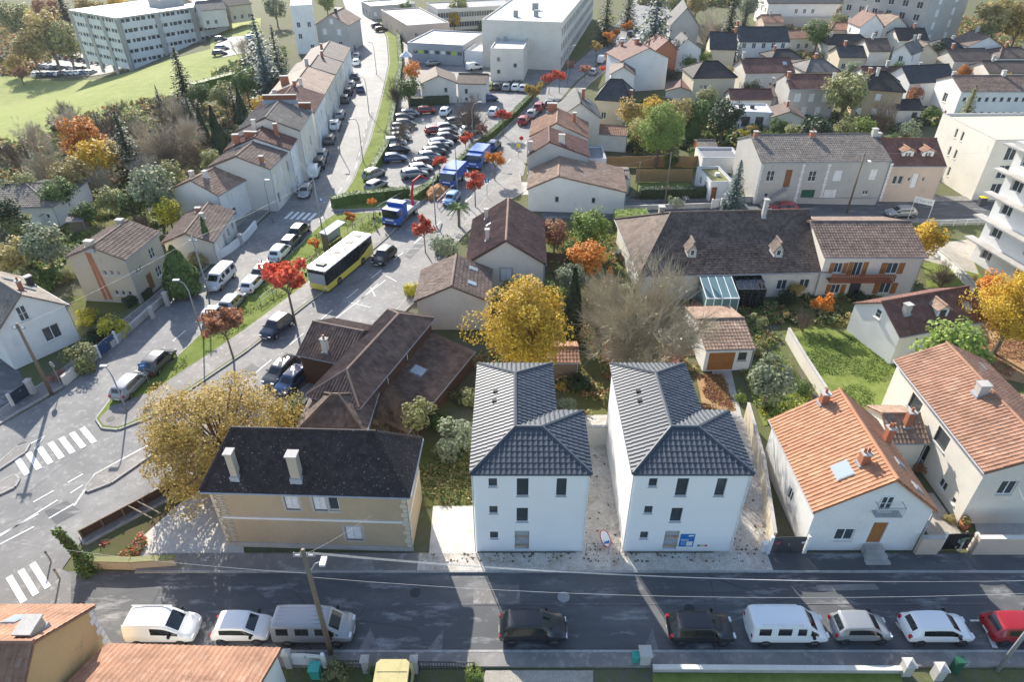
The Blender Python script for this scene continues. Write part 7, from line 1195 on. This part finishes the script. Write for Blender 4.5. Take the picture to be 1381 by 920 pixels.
# dark wooden fence along the main road, beside the gravel terrace
a, b = G(112, 727), G(246, 655); u = (b - a).normalized(); L = (b - a).length; T = thing('wooden_fence', 'dark wooden plank fence with pale posts along the main road', 'fence', a, math.atan2(u.y, u.x))
for z in (.1, .34, .58): MB().box(0, -.03, z, L, .03, z + .22).build('plank', 'brownwall', T)
for i in range(6): MB().tube([(L * i / 5, -.1, 0), (L * i / 5, -.08, .95)], .07, 7).build('post', 'oldwood', T)
MB().box(0, -.06, .82, L, .04, .87).build('top_rail', 'oldwood', T)
for x in (3.2, 3.8): MB().tube([(x, -.1, .8), (x + .8, -1.6, .05)], .05, 5).build('brace', 'bark_pale', T)
patch('flower_bed', [(135, 735), (250, 668), (225, 695), (180, 735), (165, 752), (140, 752)], .022, 'earth'); scrub('flowers', 'pink and green plants in the bed by the dark fence', [(138, 735), (185, 712), (195, 735), (182, 752), (142, 754)], 500, ['pinkleaf', 'green', 'red', 'olive'], .3, .12, 21)
def lowwall(label, pts, h, th, mat, cap=None, name='wall', base=0):
    w = [G(*p) for p in pts]; o0 = w[0]; T = thing(name, label, 'wall', (o0.x, o0.y, base)); m, c = MB(), MB()
    for a, b in zip(w, w[1:]):
        a, b = a - o0, b - o0; u = (b - a).normalized(); p = V((-u.y, u.x, 0)); m.prism([a - p * th / 2, b - p * th / 2, b + p * th / 2, a + p * th / 2], -.05, h); c.prism([a - p * (th / 2 + .04) - u * .02, b - p * (th / 2 + .04) + u * .02, b + p * (th / 2 + .04) + u * .02, a + p * (th / 2 + .04) - u * .02], h, h + .07)
    m.build('masonry', mat, T)
    if cap: c.build('coping', cap, T)
    return T
lowwall('low stone retaining wall of the gravel terrace', [(112, 764), (180, 766), (240, 762)], .75, .35, 'stonewall', 'moss'); lowwall('white front wall of the bungalow', [(292, 352), (312, 340), (334, 322), (346, 307)], .9, .25, 'white', 'white'); lowwall('long pale wall between lawn and small garden', [(1060, 458), (1082, 496), (1109, 539)], 1.3, .18, 'offwhite', 'concrete'); lowwall('rendered wall closing the gap behind the new houses', [(786, 600), (822, 600)], 1.9, .2, 'offwhite', 'concrete'); lowwall('tall pale boundary wall beside the concrete drive', [(1004, 565), (1024, 640), (1038, 742)], 1.7, .15, 'cream', 'concrete')
lowwall('left pink rendered wall beside the white house', [(1232, 748), (1261, 748)], 1.7, .25, 'pinkish', 'concrete'); lowwall('right pink rendered wall with grey letter slot', [(1308, 748), (1420, 748)], 1.7, .25, 'pinkish', 'offwhite'); lowwall('low concrete wall along the lawn at the bottom edge', [(880, 905), (1212, 907)], .35, .2, 'concrete', 'offwhite'); lowwall('front wall with hedge of the left house', [(88, 520), (142, 474)], .9, .25, 'offwhite', 'concrete'); lowwall('stone wall under the stone house garden', [(150, 470), (200, 425), (232, 398)], .7, .25, 'concrete'); lowwall('white court wall beside the low white hall', [(60, 310), (88, 292)], 1.8, .2, 'white', 'concrete'); lowwall('pale garden wall along the back street', [(1000, 272), (1108, 275), (1180, 276)], .8, .2, 'greywall', 'concrete'); lowwall('grey wall below the workshop garden', [(836, 284), (960, 280)], .7, .2, 'concrete')
lowwall('white edge wall of the sloping lawn', [(1250, 335), (1282, 362), (1312, 395)], .9, .2, 'white', 'concrete'); lowwall('retaining wall at the junction corner of the bungalow road', [(560, 452), (500, 470)], 1.2, .2, 'oldwood')
# gates
def gate(label, a, b, h, mat, n, post='white_paint', z=.0):
    a, b = G(*a), G(*b); u = (b - a).normalized(); L = (b - a).length; T = thing('gate', label, 'gate', (a.x, a.y, z), math.atan2(u.y, u.x))
    for i in range(n): x = .08 + (L - .16) * (i + .5) / n; MB().box(x - (L / n) * .38, -.02, .1, x + (L / n) * .38, .02, h + .05 * math.sin(i * PI / max(1, n - 1))).build('slat', mat, T)
    MB().box(.05, -.04, .25, L - .05, .04, .33).build('lower_rail', mat, T); MB().box(.05, -.04, h - .25, L - .05, .04, h - .17).build('upper_rail', mat, T); MB().box(L / 2 - .03, -.07, .9, L / 2 + .03, -.03, 1.1).build('handle', 'steel', T)
    for x in (-.08, L + .08): MB().box(x - .1, -.1, 0, x + .1, .1, h + .1).build('post', post, T)
    return T, L
T, L = gate('grey slatted gate with round no parking sign', (1036, 748), (1082, 747), 1.7, 'cgrey', 16); m = MB(); m.tube([(.4, -.05, 1.2), (.4, -.035, 1.2)], .16, 18); m.build('sign_rim', 'red', T); MB().tube([(.4, -.06, 1.2), (.4, -.051, 1.2)], .11, 18).build('sign_face', 'signblue', T); MB().box(.27, -.066, 1.185, .53, -.061, 1.215).build('sign_bar', 'red', T); MB().box(L - .35, -.05, 1.1, L - .15, -.035, 1.25).build('plate', 'white_paint', T)
gate('white picket gate at the bottom edge left of the pole', (395, 898), (437, 900), 1.2, 'white_paint', 15); gate('black gate standing open behind the bending person', (1266, 742), (1304, 742), 1.6, 'cblack', 10, 'offwhite'); gate('dark blue gate of the left house', (20, 548), (46, 530), 1.3, 'cdarkblue', 12, 'offwhite'); gate('blue grey gate beside the yellow shrubs', (136, 482), (158, 464), 1.3, 'cblue', 8, 'white'); gate('white picket gate on the back street', (960, 281), (974, 280), 1.3, 'white_paint', 8)
railing('dark picket railing at the bottom edge', [(566, 905), (640, 906)], .9, mat='dark_paint', pickets=True); railing('dark railing between the pole and the khaki van', [(452, 902), (496, 903)], .8, mat='dark_paint', pickets=True)
def pillar(label, px, h, w, mat='greywall'):
    p = G(*px); T = thing('gate_pillar', label, 'pillar', p); MB().box(-w / 2, -w / 2, 0, w / 2, w / 2, h).build('shaft', mat, T); m = MB().box(-w / 2 - .06, -w / 2 - .06, h, w / 2 + .06, w / 2 + .06, h + .1); n = len(m.v); q = w / 2 + .04; m.v += [(-q, -q, h + .1), (q, -q, h + .1), (q, q, h + .1), (-q, q, h + .1), (0, 0, h + .3)]; m.f += [(n, n + 1, n + 4), (n + 1, n + 2, n + 4), (n + 2, n + 3, n + 4), (n + 3, n, n + 4)]; m.m += [0] * 4; m.build('capstone', mat, T)
for lb, px, h, w in (('left stone gate pillar at the bottom right', (1219, 908), .95, .5), ('right stone gate pillar next to the green box', (1262, 914), .95, .5), ('white gate pillar beside the dark picket railing', (560, 906), 1.2, .35), ('white gate pillar left of the khaki van', (495, 906), 1.2, .35), ('left pillar of the white picket gate', (391, 899), 1.3, .35), ('stone pillar of the bungalow front wall', (326, 330), 1.3, .4), ('white pillar at the stone house drive', (227, 412), 1.5, .4), ('white pillar nearer the yellow shrubs', (207, 430), 1.3, .35), ('cream pillar at the left house drive', (46, 532), 1.5, .4), ('white pillar beside the concrete gate post', (868, 893), 1.0, .6), ('left gatepost beside the blue green conifer', (972, 284), 1.6, .35), ('right gatepost beside the blue green conifer', (981, 284), 1.6, .35)): pillar(lb, px, h, w)
for lb, px, mat, s in (('green letter box beside the right stone pillar', (1285, 906), 'green_paint', (.45, .35, 1.15)), ('turquoise bin behind the white picket gate', (427, 912), 'turquoise', (.55, .55, .9)), ('dark wheeled bin by the mauve roof garden', (833, 350), 'cgrey', (.6, .7, 1.1)), ('green bin beside the concrete post', (856, 893), 'turquoise', (.4, .35, .7)), ('dark bin with yellow lid near the cream block', (1322, 277), 'cgrey', (.9, .7, 1.2)), ('white meter box beside the grey gate', (1029, 745), 'white_paint', (.4, .3, .9))):
    p = G(*px); T = thing('bin' if 'bin' in lb else 'box', lb, 'bin' if 'bin' in lb else 'box', p); x, y, z = s; m = MB(); q = .88; n = 0; m.v = [(-x / 2 * q, -y / 2 * q, 0), (x / 2 * q, -y / 2 * q, 0), (x / 2 * q, y / 2 * q, 0), (-x / 2 * q, y / 2 * q, 0), (-x / 2, -y / 2, z), (x / 2, -y / 2, z), (x / 2, y / 2, z), (-x / 2, y / 2, z)]; m.f = [(3, 2, 1, 0), (4, 5, 6, 7), (0, 1, 5, 4), (1, 2, 6, 5), (2, 3, 7, 6), (3, 0, 4, 7)]; m.m = [0] * 6; m.build('body', mat, T); MB().box(-x / 2 - .03, -y / 2 - .05, z, x / 2 + .03, y / 2 + .03, z + .07).build('lid', 'yellow' if 'yellow' in lb else mat, T)
# fences of the back gardens: every panel its own board
def boardfence(label, a, b, h, mat, n):
    a, b = G(*a), G(*b); u = (b - a).normalized(); L = (b - a).length; T = thing('wooden_fence', label, 'fence', a, math.atan2(u.y, u.x))
    for i in range(n): x0, x1 = L * i / n + .03, L * (i + 1) / n - .03; MB().box(x0, -.02, .05, x1, .02, h - .05 * (i % 2)).build('panel', mat, T); MB().box(x0 - .06, -.05, 0, x0, .05, h + .06).build('post', mat, T)
boardfence('long orange wooden panel fence across the gardens', (814, 226), (948, 225), 1.8, 'woodfence', 11); boardfence('shorter orange wooden fence above the bright lawn', (857, 246), (932, 245), 2.0, 'woodfence', 7); boardfence('grey trellis fence by the garden steps', (736, 352), (760, 354), 1.2, 'oldwood', 5)
# signs
def sign(label, px, h, w, hh, mat, rz=0, art=(), posts=1, disc=False):
    p = G(*px); T = thing('road_sign', label, 'sign', p, rz)
    for i in range(posts): x = 0 if posts == 1 else (-w / 2 + w * i); MB().tube([(x, 0, 0), (x, 0, h + hh)], .035, 6).build('post', 'steel' if posts == 1 else 'white_paint', T)
    if disc: MB().tube([(0, -.05, h + hh / 2), (0, -.03, h + hh / 2)], w / 2, 20).build('panel', mat, T)
    else: MB().box(-w / 2, -.06, h, w / 2, -.036, h + hh).build('panel', mat, T)
    for (a0, b0, a1, b1, mt) in art: MB().box(-w / 2 + a0 * w, -.068, h + b0 * hh, -w / 2 + a1 * w, -.061, h + b1 * hh).build('marking', mt, T)
sign('white name board on two posts on the back street', (1236, 300), 2.6, 2.2, .8, 'white_paint', R(-35), [(.1, .25, .22, .32, 'grey_paint'), (.1, .25, .14, .75, 'grey_paint'), (.1, .68, .22, .75, 'grey_paint'), (.3, .3, .34, .7, 'grey_paint'), (.42, .3, .5, .6, 'grey_paint'), (.56, .3, .6, .7, 'grey_paint'), (.68, .3, .76, .6, 'grey_paint'), (.82, .25, .88, .75, 'grey_paint')], 2)
sign('blue direction sign at the tip of the grass island', (202, 520), 2.0, .6, .5, 'signblue', R(20), [(.2, .4, .8, .6, 'white_paint')]); sign('blue square sign beside the avenue', (657, 266), 2.2, .6, .6, 'signblue', R(10), [(.35, .2, .65, .8, 'white_paint')]); sign('round sign seen from behind by the left house', (83, 520), 2.0, .6, .6, 'grey_paint', R(160), disc=True); sign('blue sign beside the zebra crossing of the left street', (437, 292), 2.2, .5, .5, 'signblue', R(15), [(.25, .25, .75, .75, 'white_paint')]); sign('red round sign beside the stuccoed avenue house', (703, 205), 2.0, .7, .7, 'red', 0, disc=True); sign('yellow sign below the red round sign', (699, 212), 1.6, .7, .7, 'yellow', 0, disc=True)
for lb, px in (('left bollard at the near zebra crossing', (69, 758)), ('right bollard at the near zebra crossing', (81, 782))):
    p = G(*px); T = thing('bollard', lb, 'bollard', p); MB().tube([(0, 0, 0), (0, 0, .95)], .06, 8).build('post', 'steel', T); MB().tube([(0, 0, .95), (0, 0, 1.05)], [.075, .05], 8).build('cap', 'dark_paint', T)
# roadworks: earth mound, barriers
p = G(590, 262); bm = bmesh.new(); bmesh.ops.create_icosphere(bm, subdivisions=4, radius=1)
for v in bm.verts: n_ = noise.noise(v.co * 2.3) * .25 + noise.noise(v.co * 6) * .1; v.co = V((v.co.x * 2.6 * (1 + n_), v.co.y * 1.5 * (1 + n_), max(-.05, v.co.z * 1.2 * (1 + n_))))
d = bpy.data.meshes.new('mound'); bm.to_mesh(d); bm.free(); plain('dug_earth', (.42, .22, .10), .95, .3, 2, 9, .5); d.materials.append(MATS['dug_earth']); o = ob('earth_mound', d, None, (p.x, p.y, 0), HA, label='brown mound of dug earth behind the blue truck', category='mound')
def barrier(label, a, b):
    a, b = G(*a), G(*b); u = (b - a).normalized(); L = (b - a).length; T = thing('site_barrier', label, 'barrier', a, math.atan2(u.y, u.x)); MB().box(0, -.02, .95, L, .02, 1.05).build('top_rail', 'white_paint', T); MB().box(0, -.02, .4, L, .02, .48).build('lower_rail', 'red', T)
    n = max(2, int(L / 1.2))
    for i in range(n + 1): MB().box(L * i / n - .025, -.03, 0, L * i / n + .025, .03, 1.1).build('post', 'steel', T)
barrier('site barrier along the outer side of the roadworks', (590, 280), (612, 258)); barrier('site barrier along the verge side of the roadworks', (570, 262), (606, 232))
# ivy covered stump by the terrace
p = G(118, 768); T = thing('tree_stump', 'leaning ivy covered trunk at the street corner', 'tree', p); MB().tube([(.25, 0, 0), (-.15, .1, 1.7), (-.75, .2, 3.6)], [.2, .16, .1], 8).build('trunk', 'bark', T)
lf = MB(); rg = random.Random(5)
for i in range(1500):
    t = rg.uniform(0, 1) ** 1.3; c = V((.25, 0, 0)).lerp(V((-.75, .2, 3.6)), t); q = c + rv(rg) * (.30 if t > .35 else .95 - 1.6 * t); q.z = max(.02, q.z); leafq(lf, q, (rv(rg) + V((0, 0, .5))).normalized(), rg.uniform(.08, .18), rg)
lf.build('ivy', 'leaf_green', T, kind='stuff'); tI = pole('thin corner pole beside the ivy covered trunk', (108, 766), 3.7, None, True, False, .09)
# washing line dryer and pots
p = G(1044, 545); T = thing('clothes_dryer', 'white rotary clothes dryer on the small garden lawn', 'clothes dryer', p); MB().tube([(0, 0, 0), (0, 0, 1.7)], .03, 6).build('post', 'white_paint', T)
for i in range(4): a = i * PI / 2 + .4; MB().tube([(0, 0, 1.0), (math.cos(a) * .9, math.sin(a) * .9, 1.7)], .02, 5).build('arm', 'white_paint', T)
m = MB()
for k in (.45, .7, .9): m.tube([(math.cos(i * PI / 2 + .4) * k, math.sin(i * PI / 2 + .4) * k, 1.35 + .38 * k) for i in range(5)], .012, 4)
m.build('line', 'white_paint', T, kind='stuff')
p = G(1298, 712); T = thing('plant_pot', 'orange terracotta pot in the yard behind the pink wall', 'pot', p); MB().tube([(0, 0, 0), (0, 0, .1), (0, 0, .5)], [.22, .26, .36], 12).build('pot', 'brick', T); lf = MB()
for i in range(120): leafq(lf, V((0, 0, .75)) + rv(rg) * .3, rv(rg).normalized(), .12, rg)
lf.build('foliage', 'leaf_ochre', T, kind='stuff')
# ------------------------------------------------------------------ people
def person(label, pos, rz, bend, mats=('jacket', 'trousers', 'skin')):
    """one skinned body; bend leans the trunk forward and bends the knees"""
    T = thing('person', label, 'person', pos, rz); b = bend; hz = .92 - .08 * b; J = {}
    J['pel'] = (0, 0, hz); ch = V((math.sin(b) * .46, 0, hz + math.cos(b) * .46)); J['sp'] = tuple(V(J['pel']).lerp(ch, .5)); J['ch'] = tuple(ch); J['nk'] = tuple(ch + V((math.sin(b) * .14, 0, math.cos(b) * .14))); hd_ = V(J['nk']) + V((math.sin(b * .7) * .1, 0, math.cos(b * .7) * .1)); J['h0'] = tuple(hd_); J['h1'] = tuple(hd_ + V((.02, 0, .12)))
    E = [('pel', 'sp'), ('sp', 'ch'), ('ch', 'nk'), ('nk', 'h0'), ('h0', 'h1')]; Rr = dict(pel=.15, sp=.14, ch=.16, nk=.06, h0=.095, h1=.09)
    for s, sg in (('l', 1), ('r', -1)):
        J['hp' + s] = (0, sg * .1, hz - .06); J['kn' + s] = (.12 * b + (.06 if sg > 0 else -.02), sg * .12, .48); J['an' + s] = (-.05 * b + (.02 if sg > 0 else -.12), sg * .13, .09); J['to' + s] = (.14 - .05 * b + (0 if sg > 0 else -.1), sg * .15, .05)
        sh = ch + V((0, sg * .19, .04)); el = sh + V((.12 + .12 * b, sg * .07, -.28)); wr = el + V((.18 + .05 * b, -sg * .02, -.2)); J['sh' + s] = tuple(sh); J['el' + s] = tuple(el); J['wr' + s] = tuple(wr); J['ha' + s] = tuple(wr + V((.05, 0, -.08)))
        E += [('pel', 'hp' + s), ('hp' + s, 'kn' + s), ('kn' + s, 'an' + s), ('an' + s, 'to' + s), ('ch', 'sh' + s), ('sh' + s, 'el' + s), ('el' + s, 'wr' + s), ('wr' + s, 'ha' + s)]; Rr.update({'hp' + s: .095, 'kn' + s: .065, 'an' + s: .048, 'to' + s: .045, 'sh' + s: .07, 'el' + s: .048, 'wr' + s: .034, 'ha' + s: .038})
    ks = list(J); me = bpy.data.meshes.new('person'); me.from_pydata([J[k] for k in ks], [(ks.index(a), ks.index(c)) for a, c in E], []); o = bpy.data.objects.new('tmp', me); COL.objects.link(o); o.modifiers.new('k', 'SKIN'); sv = me.skin_vertices[0].data
    for i, k in enumerate(ks): sv[i].radius = (Rr[k], Rr[k]); sv[i].use_root = k == 'pel'
    s_ = o.modifiers.new('s', 'SUBSURF'); s_.levels = 2; dg = bpy.context.evaluated_depsgraph_get(); e = o.evaluated_get(dg).to_mesh(); m = MB(); m.v = [tuple(v.co) for v in e.vertices]; m.f = [tuple(p.vertices) for p in e.polygons]; P = {k: V(J[k]) for k in ks}
    for p_ in e.polygons:
        k = min(ks, key=lambda q: (P[q] - p_.center).length); m.m.append(2 if k[:2] in ('h0', 'h1', 'ha') else 1 if k[:2] in ('hp', 'kn', 'an', 'to') else 0)
    o.evaluated_get(dg).to_mesh_clear(); bpy.data.objects.remove(o); m.build('body', list(mats), T, smooth=True); hr = MB(); q = P['h1']; hr.tube([q + V((-.05, 0, -.06)), q + V((-.035, 0, .05)), q + V((-.02, 0, .1))], [.1, .1, .03], 10); hr.build('hair', 'bark', T, smooth=True)
    for sg in (1, -1): MB().box(P['tol' if sg > 0 else 'tor'].x - .16, sg * .15 - .05, 0, P['tol' if sg > 0 else 'tor'].x + .06, sg * .15 + .05, .09).build('shoe', 'black', T)
person('person in a green jacket and pale trousers bending at the open gate', (*(G(1289, 744)).xy, .12), R(40), .95); person('person in dark clothes standing at the end of the island path', G(506, 306), R(200), .05, ('dark_paint', 'grey_paint', 'skin'))

# ------------------------------------------------------------------ autumn haze
m, t_, nd_, lk_, b_ = newmat('haze'); nd_.remove(b_); vp = nd_.new('ShaderNodeVolumePrincipled'); vp.inputs['Color'].default_value = (.9, .94, 1, 1); vp.inputs['Density'].default_value = .0001; vp.inputs['Anisotropy'].default_value = .2
lk_.new(vp.outputs[0], nd_['Material Output'].inputs['Volume'])
MB().box(-720, -60, -20, 720, 920, 39.5).build('haze', 'haze', kind='stuff', label='thin bright autumn haze over the town')
